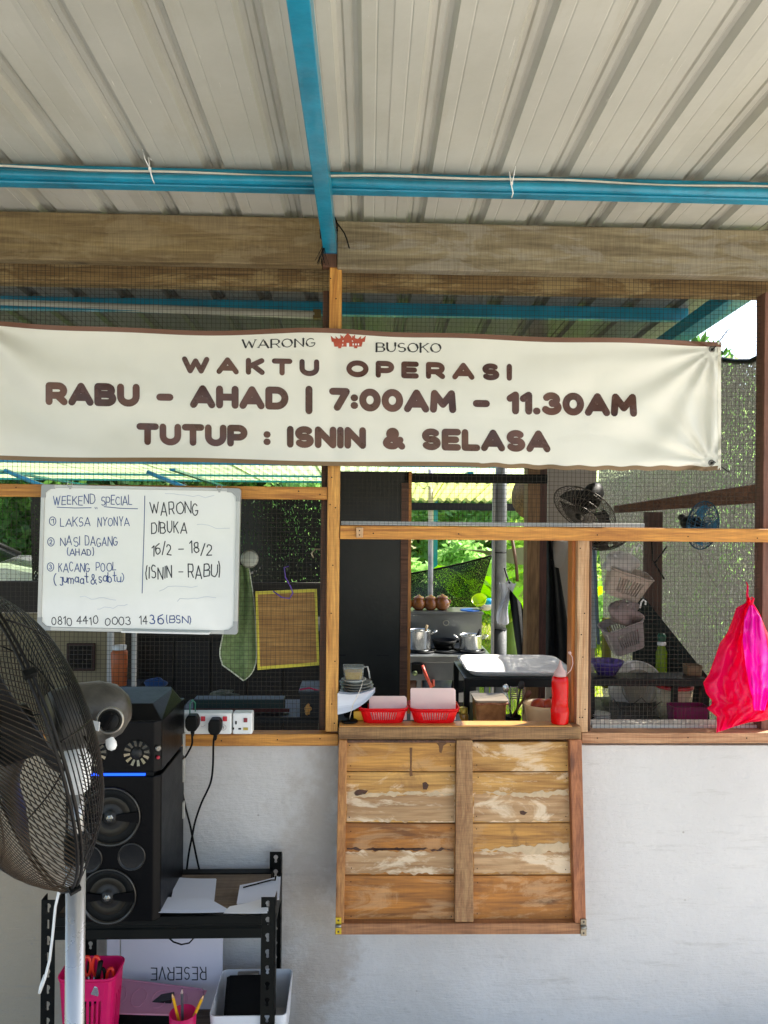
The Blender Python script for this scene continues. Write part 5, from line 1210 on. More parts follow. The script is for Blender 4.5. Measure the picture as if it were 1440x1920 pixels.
# ------------------------------------------------------------------ gas range
m_int0 = M('shade_dark','15140f',.7,0,.3,8,.05)  # near-black base colour painting the shade under the range
YS = 5.0; m_ss = M('stainless','8e908f',.3,.8,.15,3,.01,200); m_ssd = M('stainless_dark','6c7072',.35,.6,.2,3,.01,200)
st_ = T('gas_range', 'stainless gas range with high back panel and shelf in the outdoor kitchen', 'gas range')
Xa, Xb = PX(640,YS,1200), PX(925,YS,1200)
def sbx(nm, x0, x1, y0, y1, pyt, pyb, mat, Y=None, par=st_, bev=.003): 
    return MB().box(x0,x1,y0,y1,PZ(pyb,Y or y0,840),PZ(pyt,Y or y0,840)).build(nm, mat, par, bevel=bev)
ztop = PZ(1232,YS,840)
MB().box(Xa, Xb, YS, YS+.5, ztop-.02, ztop).build('hob_top', m_ssd, st_, bevel=.003)
MB().box(Xa, Xb, YS-.01, YS+.0, ztop-.035, ztop+.006).build('front_lip', m_ss, st_, bevel=.002)
MB().box(Xa, Xb, YS+.005, YS+.02, PZ(1276,YS,840), ztop-.036).build('front_panel', m_ssd, st_, bevel=.002)
MB().box(Xa, Xb, YS+.47, YS+.49, ztop, PZ(1151,YS+.47,840)).build('back_panel', m_ss, st_)
zsh = PZ(1147, YS+.40, 840)
MB().box(Xa, Xb, YS+.40, YS+.66, zsh-.02, zsh).build('high_shelf', m_ss, st_, bevel=.003)
for x in (Xa+.02, (Xa+Xb)/2, Xb-.05):
    for y in (YS+.03, YS+.42): MB().box(x, x+.03, y, y+.03, 0, ztop-.021).build('leg', m_ssd, st_)
MB().box(Xa+.04, Xb-.05, YS+.38, YS+.40, .06, ztop-.05).build('added_shade_panel', m_int0, st_)  # added dark panel holding the shade under the range
MB().box(Xa+.03, Xb-.04, YS+.05, YS+.38, .28, .30).build('added_shade_shelf', m_int0, st_)  # added dark shelf for the same shade
for px in (790, 883, 836):
    c = P(px, 1222, YS+.2); b_ = MB().lathe([(.10,0),(.10,.012),(.085,.012),(.085,0)], (c.x, YS+.2, ztop+.0005), (0,0,1), 24).build('burner_ring', m_black, st_)
X0,Z0,X1,Z1 = RC(772,1243,792,1263,YS-.002); vb = MB().box(X0,X1,YS-.03,YS+.004,Z0,Z1).build('valve_box', m_black, st_, bevel=.006)
c = P(836,1168,YS+.468); MB().tube([c+Vector((.02*math.cos(a*.42)*1.0,-.002,.018*math.sin(a*.42))) for a in range(15)], .0035, 6, closed=True).build('round_mark', M('mark_pale','b8b2a0',.4), st_)
MB().tube([P(792,1248,YS-.03),P(797,1262,YS-.05),P(803,1275,YS-.05),P(809,1289,YS-.05),P(812,1286,YS-.04),P(812,1274,YS-.03)], .011, 8).build('gas_hose', M('hose_red','c9503c',.4), st_)
MB().lathe([(.0001,0),(.018,0),(.014,.02),(.0001,.02)], P(778,1262,YS-.03), (0,-1,0), 14).build('knob', M('knob_green','7d8c60',.4,.5), st_)
fin(st_)
def pot(px, wpx, ytop, lab, spoon=None):
    th = T('cooking_pot', lab, 'pot', 'steel pots on the gas range'); Y = YS+.2; c = P(px, 1220, Y); r = wpx/2*Y/FPX; zt_ = PZ(ytop, Y, px); h = zt_-ztop-.013; z0 = ztop+.013
    MB().lathe([(.0001,0),(r*.96,0),(r,.01),(r,h-.004),(r*1.03,h),(r*.97,h),(r*.96,h-.01),(r*.95,.01),(.0001,.008)], (c.x,Y,z0), (0,0,1), 36).build('pot_body', M('pot_steel','d2d1cc',.22,.9,.04,2,0), th)
    MB().lathe([(r*.955,0),(.0001,.001)], (c.x,Y,z0+h-.02), (0,0,1), 24).build('soup', M('soup_dark','241a12',.3), th)
    for s in (-1,1): MB().tube([(c.x+s*r,Y-.03,z0+h-.025),(c.x+s*(r+.035),Y-.03,z0+h-.006),(c.x+s*(r+.04),Y,z0+h-.003),(c.x+s*(r+.035),Y+.03,z0+h-.006),(c.x+s*r,Y+.03,z0+h-.025)], .005, 7).build('handle', M('pot_steel','d2d1cc',.22,.9,.04,2,0), th)
    if spoon: MB().tube([(c.x+.02,Y,z0+h*.4), P(*spoon, Y)], .009, 8).build('ladle_handle', m_black if px > 850 else M('utensil_wood2','7d6a48',.5), th)
    fin(th)
pot(786, 43, 1181, 'steel pot with a wooden ladle at the left end of the range', (801,1172)); pot(882, 42, 1190, 'steel pot with a black ladle at the right end of the range', (901,1180))
pc_ = P(833, 1222, YS+.3); th = T('frying_pan', 'low black pan on the range between the two steel pots', 'pan')
MB().lathe([(.0001,0),(.07,0),(.085,.05),(.082,.05),(.068,.004),(.0001,.004)], (pc_.x, YS+.3, ztop+.014), (0,0,1), 28).build('pan_body', m_black, th); MB().tube([(pc_.x+.08,YS+.3,ztop+.05),(pc_.x+.15,YS+.3,ztop+.06)], .009, 8).build('handle', m_black, th); fin(th)
# clay jars, bowls on the high shelf
m_clay = M('glazed_clay','8a4a1c',.2,0,.2,14,0,coat=.5,c2='a9682c')
jar0 = T('clay_jar', 'x', 'jar', 'brown glazed jars on the range shelf'); jy = YS+.5
MB().lathe([(.0001,0),(.026,0),(.04,.014),(.047,.034),(.044,.052),(.034,.064),(.034,.07),(.0001,.07)], (0,0,0), (0,0,1), 26).build('jar_body', m_clay, jar0)
MB().lathe([(.037,0),(.038,.005),(.03,.014),(.012,.019),(.010,.025),(.0001,.027)], (0,0,.0705), (0,0,1), 24).build('lid', m_clay, jar0)
for s in (-1,1): MB().tube([(s*.036,0,.06),(s*.05,0,.058),(s*.051,0,.046),(s*.045,0,.04)], .0045, 6).build('ear', m_clay, jar0)
jl = [(760,'leftmost brown glazed jar, half hidden by the door frame'),(785,'second brown glazed jar from the door frame'),(807,'brown glazed jar directly below the pale pole'),(829,'rightmost brown glazed jar, nearest the yellow grass')]
for k, (px, lab) in enumerate(jl):
    j = jar0 if k == 0 else dup(jar0); c = P(px, 1147, jy); j.location = (c.x, jy, zsh+.0005); j['label'] = lab; j.rotation_euler.z = rnd.uniform(0, 3) if 0 else 0
    j.scale = (1.18,)*3 if k == 3 else (1.12,)*3
def bowl(name, lab, px, Y, zb, r, h, mat, cat='bowl', tilt=(0,0,1)):
    c = P(px, 1147, Y); mb = MB(); mb.lathe([(.0001,0),(r*.5,0),(r*.8,h*.45),(r,h),(r*.97,h),(r*.75,h*.45),(.0001,h*.08)], (c.x,Y,zb), tilt, 28); return tag(mb.build(name, mat), lab, cat)
bowl('bowl', 'cream bowl on the right end of the range shelf', 910, YS+.5, zsh+.0005, .066, .045, M('bowl_white','d8d0bc',.3))
bowl('sieve', 'yellow green plastic scoop lying in the cream bowl', 901, YS+.5, zsh+.04, .055, .06, M('lime_plastic','c9e020',.3,0,.03,9,0,transl=.4), 'scoop', (-.3,-.6,.7))
tag(MB().lathe([(.001,.04),(.02,.036),(.035,.022),(.042,0),(.0001,0)], (P(917,1140,YS+.5).x, YS+.49, zsh+.046), (.1,-.2,1), 26).build('blue_bowl', M('blue_plastic','1d93c4',.3,0,.03,9,0,transl=.2)), 'upturned blue bowl in the cream bowl beside the grey column', 'bowl')
tag(MB().lathe([(.07,0),(.07,.006),(.0001,.008)], (P(880,1147,YS+.5).x, YS+.47, zsh+.001), (0,0,1), 26).build('blue_pot_lid', M('blue_lid','1c5fae',.3)), 'flat blue lid lying on the range shelf', 'saucer')  # a lid, built as a loose flat disc

# ------------------------------------------------------------------ grey column, timber post, pale pole
m_pvc = M('weathered_column','8d9090',.6,0,.3,5,.1,40,c2='a9acab',dirt=.8,dirtc='3c3f40')
cc_ = P(937,1200,4.75); th = T('round_column', 'grey round weathered column beside the gas range', 'column')
MB().tube([(cc_.x,4.75,0),(cc_.x,4.75,PZ(1180,4.75,937))], .042, 20).build('lower_sleeve', M('column_dark','4c4f50',.55,0,.3,6,.08), th)
MB().tube([(cc_.x,4.75,PZ(1180,4.75,937)),(cc_.x,4.75,rz(4.75)-.01)], .036, 20).build('column_shaft', m_pvc, th)
for py in (1179, 1036): MB().tube([(cc_.x+.0425*math.cos(a*.42)*(1 if py > 1100 else .88),4.75+.0425*math.sin(a*.42)*(1 if py > 1100 else .88),PZ(py,4.75,937)) for a in range(15)], .003, 6, closed=True).build('collar', m_black, th)
MB().box(cc_.x-.055, cc_.x-.044, 4.70, 4.75, .0, PZ(1010,4.75,930)+.4).build('side_lath', M('lath_pale','a8a49c',.6), th); fin(th)
tp = T('kitchen_post', 'tall timber post, tan and reddish halves, right of the grey column', 'wooden post')
X0, X1, X2 = PX(988,3.6,1100), PX(1011,3.6,1100), PX(1025,3.6,1100)
MB().box(X0, X1, 3.6, 3.68, 0, rz(3.6)-.005).build('tan_half', WOOD('post_tan','9a744a','6e4e2e','Z',.55,.05), tp); MB().box(X1+.001, X2, 3.608, 3.68, 0, rz(3.6)-.005).build('reddish_half', WOOD('post_red','6a4034','44261e','Z',.6,.05), tp); fin(tp)
c = P(808,1120,5.9); tag(MB().tube([(P(808,880,5.9).x,5.9,PZ(880,5.9,808)),(c.x,5.9,terrain(0,5.9))], .02, 12).build('pale_pole', M('pole_mottled','b5aeb4',.5,0,.3,14,.05,dirt=.7,dirtc='6a5a50')), 'thin mottled pale pole outside behind the clay jars', 'pole')
# white cloth on the column, black net strip hanging
cl = MB()
def clothf(u, v):
    x = 944+(-9+30*u*(1-.45*v)) + 7*math.sin(v*5+u*2)*.6 - (1-v)*2*(u-.5); y = 1092+ v*82*(1-.22*abs(u-.55)) + 3*math.sin(u*9)
    return P(x, y, 4.66+.012*math.sin(u*11+v*2)+.01*math.sin(v*7))
cl.solid(clothf, 18, 18, (0,.003,0)); tag(cl.build('white_cloth', M('cloth_white','c9cbd0',.8,0,.04,20,.1,80,transl=.25), fixn=False), 'white cloth hanging from the grey column', 'cloth')
mb = MB(); mb.tube([P(946,1065,4.68),P(953,1088,4.66),P(956,1094,4.65)], .006, 6); tag(mb.build('cloth_cord', m_black), 'twisted black cord holding the white cloth', 'cord')
m_net = NET('black_net','0c0e0c',.3,230); m_netg = NET('green_black_net','12180e',.27,260)
mb = MB(); mb.solid(lambda u, v: P(952+ (26-6*v)*u+ 20*v + v*14*u, 1100+140*v+ 8*u*(1-v)*4, 4.3+.03*math.sin(u*8+v*3)), 14, 14, (0,.004,0)); tag(mb.build('hanging_black_net', M('black_fabric','0d1114',.8,0,.3,20,.2,50)), 'bunched black net hanging between the column and the timber post', 'net')
tag(MB().tube([P(964,1168,4.5),P(968,1200,4.5),P(976,1235,4.5)], .008, 7).build('stick', w_dark), 'thin dark stick leaning by the bunched black net', 'stick')
# big shade net outside behind the range
mb = MB(); q4 = [P(730,1082,6.6), P(921,1041,6.2), P(893,1141,6.3), P(730,1150,6.6)]
def nf(u, v): 
    p = (q4[0]*(1-u)+q4[1]*u)*(1-v)+(q4[3]*(1-u)+q4[2]*u)*v; return p+Vector((0,.04*math.sin(u*5+v*2),.02*math.sin(u*math.pi)*-1))
mb.grid(nf, 20, 10); tag(mb.build('shade_net', m_netg, fixn=False), 'dark see-through shade net stretched behind the clay jars', 'net')
tag(MB().tube([nf(i/12,0) for i in range(13)], .008, 6).build('net_hem', m_black), 'rolled black hem cord along the top of the shade net behind the jars', 'cord')
mb = MB(); q5 = [P(858,1030,7.2), P(940,1008,7.2), P(1040,1012,6.4), P(1000,1058,6.4), P(905,1032,7.2)]
def tf(u, v): return (q5[0]*(1-u)+q5[2]*u)*(1-v)+((q5[4])*(1-u)+q5[3]*u)*v+Vector((0,0,.05*math.sin(u*3.1)*-1))
mb.solid(tf, 10, 4, (0,0,.004)); tag(mb.build('tarpaulin', M('tarp_grey','9a9482',.7,0,.1,6,.1,transl=.3)), 'grey brown tarpaulin awning beyond the grey column', 'tarpaulin')
tag(MB().tube([P(960,1010,6.3),P(968,1060,6.3),P(970,1090,6.3)], .014, 7).build('tarp_pole', w_dark), 'short dark pole under the tarpaulin', 'pole')

# ------------------------------------------------------------------ pale partition, black coat, right side of the kitchen
tag(MB().box(PX(1027,3.9), PX(1118,3.9), 3.9, 3.96, 0, PZ(872,3.9,1070)).build('partition_board', M('partition_beige','b3a99c',.7,0,.06,4,.03)), 'pale beige partition board behind the black coat', 'partition')
mb = MB()
def coat(u, v):
    l = 1024; r_ = 1037+ 36*min(v*1.15,1)**.9; return P(l+(r_-l)*u, 1008+245*v, 3.7-.05*math.sin(u*3.14)+.012*math.sin(u*17+v*3)+.006*math.sin(v*20))
mb.solid(coat, 22, 22, (0,.02,0)); tag(mb.build('black_coat', M('coat_black','070809',.7,0,.3,12,.15,60), fixn=False), 'long black cloth hanging beside the timber post', 'cloth')
tag(MB().lathe([(.0001,0),(.03,0),(.036,.03),(.036,.12),(.02,.14),(.0001,.14)], (PX(1042,3.66,1045),3.68,PZ(1063,3.68,1042)), (.25,0,1), 20).build('hanging_bottle', M('bottle_beige','b4aba0',.5,transl=.2)), 'beige plastic bottle hanging beside the black cloth', 'bottle')
# stored shelf and standing fan seen through the upper mesh
sg = MB().box(PX(640,2.42), PX(1205,2.42), 2.40, 2.44, PZ(986,2.42,900), PZ(979,2.42,900)); tag(sg.build('aluminium_batten', m_alu, bevel=.001), 'thin aluminium batten along the top of the hatch opening', 'batten')
def basket_fan(name, px, py, Y, r, nrm, lab, matc, matb, wires=42, head=None):
    th = T(name, lab, 'fan'); c = P(px, py, Y); n_ = Vector(nrm).normalized(); a_ = n_.orthogonal().normalized(); b_ = n_.cross(a_)
    F = lambda rr, a, h: c+a_*(rr*math.cos(a))+b_*(rr*math.sin(a))+n_*h
    for s, nm in ((1,'front_guard'),(-1,'rear_guard')):
        mb = MB()
        for k in range(wires):
            a = k*math.tau/wires; mb.tube([F(r*t, a+.4*(1-t), s*(r*.33*(1-t**3))) for t in (.15,.4,.6,.78,.9,.97,1)], .0011, 3, caps=False, sm=False)
        for t in (.2,.5,.75,1): mb.tube([F(r*t, q_*math.tau/28, s*(r*.33*(1-t**3))) for q_ in range(28)], .0022 if t == 1 else .0013, 4, closed=True, sm=False)
        o = mb.build(nm, matc, th, fixn=False); o['kind'] = 'stuff'
    for k in range(3):
        a0 = k*math.tau/3; MB().solid(lambda u, v: F(r*(.12+.72*u), a0+(v-.5)*(.8+.7*u), (v-.5)*r*.22), 5, 4, n_*.002).build('blade', matb, th)
    MB().lathe([(.0001,r*.16),(r*.12,r*.14),(r*.14,0),(r*.14,-r*.2),(.0001,-r*.2)], c, n_, 16).build('hub', m_black, th)
    MB().lathe([(.0001,-r*.3),(r*.3,-r*.3),(r*.34,-r*.42),(r*.3,-r*.8),(r*.18,-r*1.0),(.0001,-r*1.02)], c, n_, 20).build('motor_housing', m_black, th)
    if head: MB().tube([c-n_*r*.7, c-n_*r*.7+Vector(head)], .012, 8).build('bracket', m_black, th)
    return fin(th)
basket_fan('wall_fan', 1095, 955, 2.75, .118, (-.55,-.42,-.72), 'dark dusty fan lying behind the mesh above the hatch', M('fan_dusty','4c453c',.5,.4,.2,30,0), m_black, head=(.05,.1,.0))
basket_fan('lower_wall_fan', 1140, 1010, 2.8, .085, (.1,-.5,-.85), 'small dark fan cage under the rail, above the hanging baskets', M('fan_dusty2','39332c',.5,.4,.2,30,0), m_black, 36)
basket_fan('blue_fan', 1318, 985, 2.5, .08, (.45,-.85,-.1), 'dusty blue fan clamped to the dark slanting timber', M('fan_blue','1c4e68',.45,.1,.2,30,0), M('blade_blue','22607c',.4), 30, (-.0,.06,.02))
tag(MB().tube([P(1310,1035,2.7),P(1325,1070,2.7),P(1345,1103,2.7),P(1372,1060,2.7),P(1385,1030,2.7),P(1390,960,2.7),P(1402,900,2.7)], .0018, 5).build('hanging_wire', M('wire_grey','9a968c',.5)), 'thin wire looping below the blue fan', 'wire')
tag(MB().tube([P(1222,1015,2.7),P(1224,1050,2.7),P(1245,1085,2.7),P(1228,1055,2.72),P(1250,1025,2.72)], .003, 5).build('black_cable_loop', m_black), 'black cable crossing the brown post above the baskets', 'cable')
mb = MB(); A, B, D_, E_ = P(1160,948,2.9), P(1436,906,2.42), P(1436,942,2.42), P(1160,962,2.9); mb.prism([A,B,D_,E_], (.0,.06,0)); tag(mb.build('slanting_timber', w_darkx, bevel=.002), 'dark brown timber crossing behind the right mesh, carrying the blue fan', 'timber')
tag(MB().box(PX(1215,3.2), PX(1243,3.2), 3.2, 3.25, 0, PZ(960,3.2,1230)).build('brown_post', WOOD('post_brown2','5a3a2c','382018','Z',.6,.1)), 'brown timber post behind the right mesh, beside the hanging baskets', 'wooden post')
tag(MB().box(PX(1064,4.3), PX(1076,4.3), 4.3, 4.34, 0, rz(4.3)-.01).build('thin_post', WOOD('post_thin','6a4a36','452a1e','Z',.6,.1)), 'thin brown post standing beyond the partition', 'wooden post')
m_bask = M('basket_beige','b3a294',.45,0,.06,20,0); m_bask2 = M('basket_greypink','8f8582',.45,0,.06,20,0)
def hangbasket(px0, px1, pyt, h, Y, mat, lab, rot):
    th, b_ = basket('laundry_basket', lab, 'baskets hanging on the brown post', px0, px1, pyt, 0, Y, .11, mat, zb=PZ(pyt+h, Y, (px0+px1)/2), slots=9, taper=.22)
    fin(th); th.rotation_euler = rot; return th
hangbasket(1133, 1213, 1068, 52, 2.85, m_bask, 'beige slotted basket hanging upper on the brown post, heaped with bags', (.25,.30,0))
hangbasket(1150, 1224, 1165, 55, 2.8, m_bask2, 'grey slotted basket hanging lower on the brown post', (.2,-.35,0))
mb = MB(); cbag = P(1165,1056,2.88)
def blob(c, r, sx, sz, amp, seed): 
    rd_ = random.Random(seed); ph = [rd_.uniform(0,6) for _ in range(6)]; m_ = MB()
    def f(u, v):
        a, b = u*math.tau, (v-.5)*math.pi; k_ = r*(1+amp*math.sin(3*a+ph[0]+4*b)+amp*.7*math.sin(5*b+ph[1]+2*a)); return (c.x+k_*sx*math.cos(a)*math.cos(b), c.y+k_*.8*math.sin(a)*math.cos(b), c.z+k_*sz*math.sin(b))
    m_.grid(f, 26, 16); return m_
tag(blob(cbag, .055, 1.2, .75, .1, 3).build('white_bag', M('bag_milk','cfcac6',.4,0,.05,20,.2,30,transl=.3)), 'bulging pale plastic bag in the upper hanging basket', 'bag')
tag(blob(P(1172,1150,2.83), .05, 1.2, .8, .2, 5).build('crumpled_bag', M('bag_pinkish','a08c88',.4,0,.1,20,.3,30,transl=.3)), 'crumpled pinkish bag stuffed in the lower hanging basket', 'bag')
for k, (px, py) in enumerate(((1183,1030),(1193,1026),(1200,1130))):
    c = P(px, py, 2.8); tag(MB().tube([c+Vector((0,0,-.02)), c+Vector((.004,0,.0)), c+Vector((.012,0,.012)), c+Vector((.022,0,.004)), c+Vector((.02,0,-.008))], .0032, 7).build('hook', m_white), ('left white hook over the upper hanging basket','right white hook over the upper hanging basket','white hook of the lower hanging basket')[k], 'hook', 'white basket hooks')
# bright strip outside between partition and baskets: hanging white and blue strip sheet
tag(MB().box(PX(1109,3.4), PX(1120,3.4), 3.4, 3.405, PZ(1215,3.4,1115), PZ(1015,3.4,1115)).build('white_strip', M('strip_white','c9d0d4',.5,transl=.4)), 'narrow white hanging strip just right of the hatch post', 'strip')
tag(MB().tube([P(1114,1030,3.35),P(1118,1120,3.35),P(1122,1208,3.35)], .008, 7).build('blue_grey_rod', M('rod_bluegrey','5b7484',.4)), 'blue grey rod leaning in front of the white strip', 'rod')
X0,Z0,X1,Z1 = RC(1133,1160,1146,1235,3.0); tag(MB().box(X0,X1,3.0,3.03,PZ(1290,3.0),Z1).build('olive_box', M('olive_board','7c7a1c',.6)), 'narrow olive yellow box standing behind the plates', 'box')
# shade net screen on the right side
m_side = NET('grey_side_net','55554f',.19,150,'e8e8e0')  # pale glint colour paints the sun's sparkle into the threads
sn = T('side_shade_net', 'grey knitted shade net closing the kitchen\'s right side, sparkling with sun', 'net')
XN0, XN1 = PX(1128,4.4), 1.34
mb = MB()
def sidef(u, v): 
    y = 4.4-2.05*u; x = XN0+(XN1-XN0)*u; zb = .0; zt__ = 2.12+.03*math.sin(u*20)
    return (x+.02*math.sin(v*6+u*9)+.01*math.sin(v*15), y, zb+(zt__-zb)*v)
mb.grid(sidef, 40, 24); mb.build('netting', m_side, sn, fixn=False)
mb = MB(); mb.tube([sidef(i/20, 1) for i in range(21)], .009, 6); mb.build('top_cord', m_black, sn); fin(sn)
mb = MB(); a_,b_,c_ = P(1208,1120,3.05), P(1330,1272,2.85), P(1200,1275,3.05)
mb.prism([a_,b_,P(1330,1420,2.85),P(1190,1420,3.05),c_-Vector((.03,0,0)),P(1190,1130,3.05)], (0,.01,0)); tag(mb.build('dark_cloth', M('dark_green_cloth','101a17',.8,0,.2,10,.1)), 'dark cloth hanging diagonally behind the green bottle', 'cloth')

# things behind the right mesh
YK = 2.7; kz = IZ-.0
tag(MB().box(PX(1100,2.5,1300), PX(1330,2.5,1300), 2.5, 2.98, PZ(1372,2.5,1200)-.03, PZ(1372,2.5,1200)).build('lower_bench_top', m_tblk), 'dark bench top carrying plates and tubs behind the right mesh', 'bench')
KZ = PZ(1372,2.5,1200)
big = T('large_plate', 'large pale ribbed bowl standing on edge behind the right mesh', 'bowl'); c = P(1192,1290,2.93); rr = 52*2.93/FPX
MB().lathe([(rr,0),(rr*.98,.006),(rr*.72,.018),(rr*.66,.03),(.0001,.032)], c, (.05,-1,.25), 44).build('outer_side', M('plate_pearl','e0dad0',.25,.1,.1,5,0,coat=.3), big)
MB().lathe([(rr*.66,.0325),(rr*.62,.037),(rr*.5,.034),(rr*.46,.030+.004),(.0001,.034)], c, (.05,-1,.25), 44).build('foot_ring', M('plate_pearl2','8f897e',.25,.1,.1,5,0), big); MB().tube([c+Vector((rr*math.cos(t*math.tau/40), -.002, rr*math.sin(t*math.tau/40)*.97)) for t in range(40)], .003, 6, closed=True).build('rim', M('plate_pearl3','d8d4cc',.25), big); fin(big)
tag(MB().lathe([(.0001,0),(.03,0),(.055,.04),(.06,.05),(.057,.05),(.0001,.01)], (PX(1137,2.66,1250),2.66,zt_+.0005), (0,0,1), 30).build('purple_bowl', M('bowl_purple','3a2c6e',.3)), 'purple bowl on the black table at the left of the right mesh', 'bowl')
gb = T('green_bottle', 'yellow green bottle with dark green cap on the bench behind the mesh', 'bottle'); c = P(1240,1260,2.95); 
MB().lathe([(.0001,0),(.020,0),(.021,.01),(.021,.13),(.013,.155),(.012,.165),(.0001,.165)], (c.x,2.95,PZ(1285,2.95)), (0,0,1), 22).build('bottle_body', M('bottle_lime','8aa81a',.25,0,.05,9,0,transl=.4), gb)
MB().lathe([(.0165,0),(.017,.01),(.012,.014),(.0001,.014)], (c.x,2.95,PZ(1285,2.95)+.158), (0,0,1), 18).build('white_collar', m_white, gb); MB().lathe([(.014,0),(.017,.02),(.012,.03),(.0001,.032)], (c.x,2.95,PZ(1285,2.95)+.172), (0,0,1), 18).build('cap', M('cap_green','14503a',.4), gb); fin(gb)
def tub(name, lab, x0, x1, yt, Y, d, zb, body, lidm=None, cat='tub'):
    th = T(name, lab, cat); X0, X1 = PX(x0,Y,yt), PX(x1,Y,yt); r = (X1-X0)/2; zt__ = PZ(yt,Y,(x0+x1)/2); h = zt__-zb
    MB().lathe([(.0001,0),(r*.88,0),(r*.94,h*.5),(r,h-.004),(r*.97,h-.004),(r*.9,h*.4),(.0001,.004)], ((X0+X1)/2,Y+r,zb), (0,0,1), 32).build('tub_body', body, th)
    if lidm: MB().lathe([(r*1.03,-.008),(r*1.04,0),(r*1.0,.004),(r*.9,.002),(.0001,.003)], ((X0+X1)/2,Y+r,zb+h), (0,0,1), 32).build('tub_lid', lidm, th)
    fin(th)
tub('cream_tub', 'cream round tub with a red lid behind the right mesh', 1245, 1312, 1292, 2.62, .1, KZ, M('tub_cream','c9b898',.4,0,.05,9,0,transl=.2), M('lid_red','c0242c',.3))
MB_ = MB(); MB_.rbox(PX(1262,2.55), PX(1330,2.55), 2.53, 2.60, KZ, PZ(1324,2.55,1296), .012, .08, 5, .002); tag(MB_.build('magenta_tub', M('tub_magenta','7c1250',.35,transl=.2)), 'dark magenta tub in front of the cream tub', 'tub')
MB_ = MB(); MB_.rbox(PX(1292,2.64), PX(1322,2.64), 2.64, 2.69, zt_+.001, PZ(1249,2.64,1305), .01, .1, 5, .002); tag(MB_.build('clear_box', M('box_brownish','8a7458',.35,transl=.3)), 'small brownish clear box on the black table\'s right end', 'box')
for k in range(4): tag(MB().lathe([(.0001,0),(.022,0),(.036,.008),(.035,.009),(.0001,.003)], (PX(1128,2.62),2.62,KZ+.001+k*.007), (0,0,1), 28).build('small_plate', m_pw), ('lowest','second','third','topmost')[k]+' small pale saucer stacked beside the hatch post', 'saucer', 'stacked saucers behind the right mesh')
mb = MB(); mb.tube([P(1150,1310,2.56),P(1165,1330,2.56),P(1185,1322,2.56),P(1203,1308,2.56),P(1222,1330,2.56),P(1240,1315,2.56)], .0018, 5); tag(mb.build('bent_wire', m_black), 'bent dark wire in front of the large pale bowl', 'wire')
tag(MB().cbox(P(1165,1355,2.45), (.09,.06,.006), (0,.05,.15)).build('pink_card', M('card_pink','c9a49c',.6)), 'pinkish card lying on the shelf behind the right mesh', 'card')

# ------------------------------------------------------------------ pink plastic bag
pg = T('pink_bag', 'bright pink and red plastic carrier bag hanging on the right mesh', 'bag')
m_bag = M('bag_pink', 'ff0c72', .22, 0, .1, 7, .4, 26, c2='ff1450', transl=.6); m_bag2 = M('bag_magenta', 'f414b8', .15, 0, .08, 8, .3, 22, transl=.4)
outl_l = [(1402,1120),(1398,1130),(1380,1140),(1374,1160),(1362,1190),(1350,1205),(1343,1225),(1330,1262),(1318,1280),(1324,1300),(1338,1318),(1325,1328),(1345,1345),(1343,1374)]
outl_r = [(1406,1120),(1412,1130),(1424,1150),(1430,1165),(1438,1185),(1450,1205),(1460,1230),(1468,1262),(1472,1285),(1474,1300),(1476,1318),(1470,1340),(1430,1352),(1400,1355)]
def outl(L_, v):
    t = v*(len(L_)-1); i = min(int(t), len(L_)-2); t -= i; return (L_[i][0]*(1-t)+L_[i+1][0]*t, L_[i][1]*(1-t)+L_[i+1][1]*t)
def bagf(s, seed):
    rd_ = random.Random(seed); ph = [rd_.uniform(0,6) for _ in range(5)]
    def f(u, v):
        l, r_ = outl(outl_l, v), outl(outl_r, v); px, py = l[0]*(1-u)+r_[0]*u, l[1]*(1-u)+r_[1]*u
        bul = .045*math.sin(math.pi*u)**.7*min(v*1.5+.1,1); fold = (.010*math.sin(u*13+ph[0]+v*3)+.006*math.sin(u*27+v*8+ph[1])+.005*abs(math.sin(v*11+u*6+ph[2]))+.004*math.sin(u*41+v*19+ph[3])*math.sin(v*33+ph[4]))*math.sin(math.pi*min(max(u,.0),1))**.4
        if s > 0: fold += (.022*abs(noise.noise(Vector((px*.028, py*.016, .3))))+.011*abs(noise.noise(Vector((px*.07+5, py*.045, 2.3))))+.005*abs(noise.noise(Vector((px*.16, py*.13, 7)))))*math.sin(math.pi*u)**.5
        return P(px, py, 2.235-s*bul*.75-fold*(1 if s > 0 else .5))
    return f
mb = MB(); mb.grid(bagf(1,2), 90, 90); mb.build('front_skin', m_bag, pg, fixn=False)
mb = MB(); mb.grid(bagf(-.35,5), 24, 24); mb.build('back_skin', m_bag, pg, fixn=False)
def fold2(u, v):
    l = outl([(1405,1135),(1396,1160),(1393,1200),(1398,1250),(1408,1300),(1414,1332)], v); r_ = outl([(1412,1135),(1428,1165),(1437,1200),(1443,1250),(1442,1300),(1434,1330)], v)
    px, py = l[0]*(1-u)+r_[0]*u, l[1]; return P(px, py, 2.172-.012*math.sin(math.pi*u)-.005*math.sin(u*14+v*7)-.016*abs(noise.noise(Vector((px*.06, py*.03, 5)))))
mb = MB(); mb.solid(fold2, 30, 60, (0,.001,0)); mb.build('inner_magenta_fold', m_bag2, pg, fixn=False)
mb = MB(); mb.tube([P(1404,1140,2.23),P(1401,1115,2.235),P(1402,1098,2.24),P(1399,1091,2.25)], [.006,.0035,.0022,.0015], 7); mb.build('twisted_handle', m_bag, pg)
mb = MB(); mb.tube([P(1407,1145,2.21),P(1410,1130,2.20),P(1413,1122,2.20),P(1409,1120,2.21)], [.006,.004,.003,.002], 7); mb.build('twisted_handle', m_bag, pg)
fin(pg)

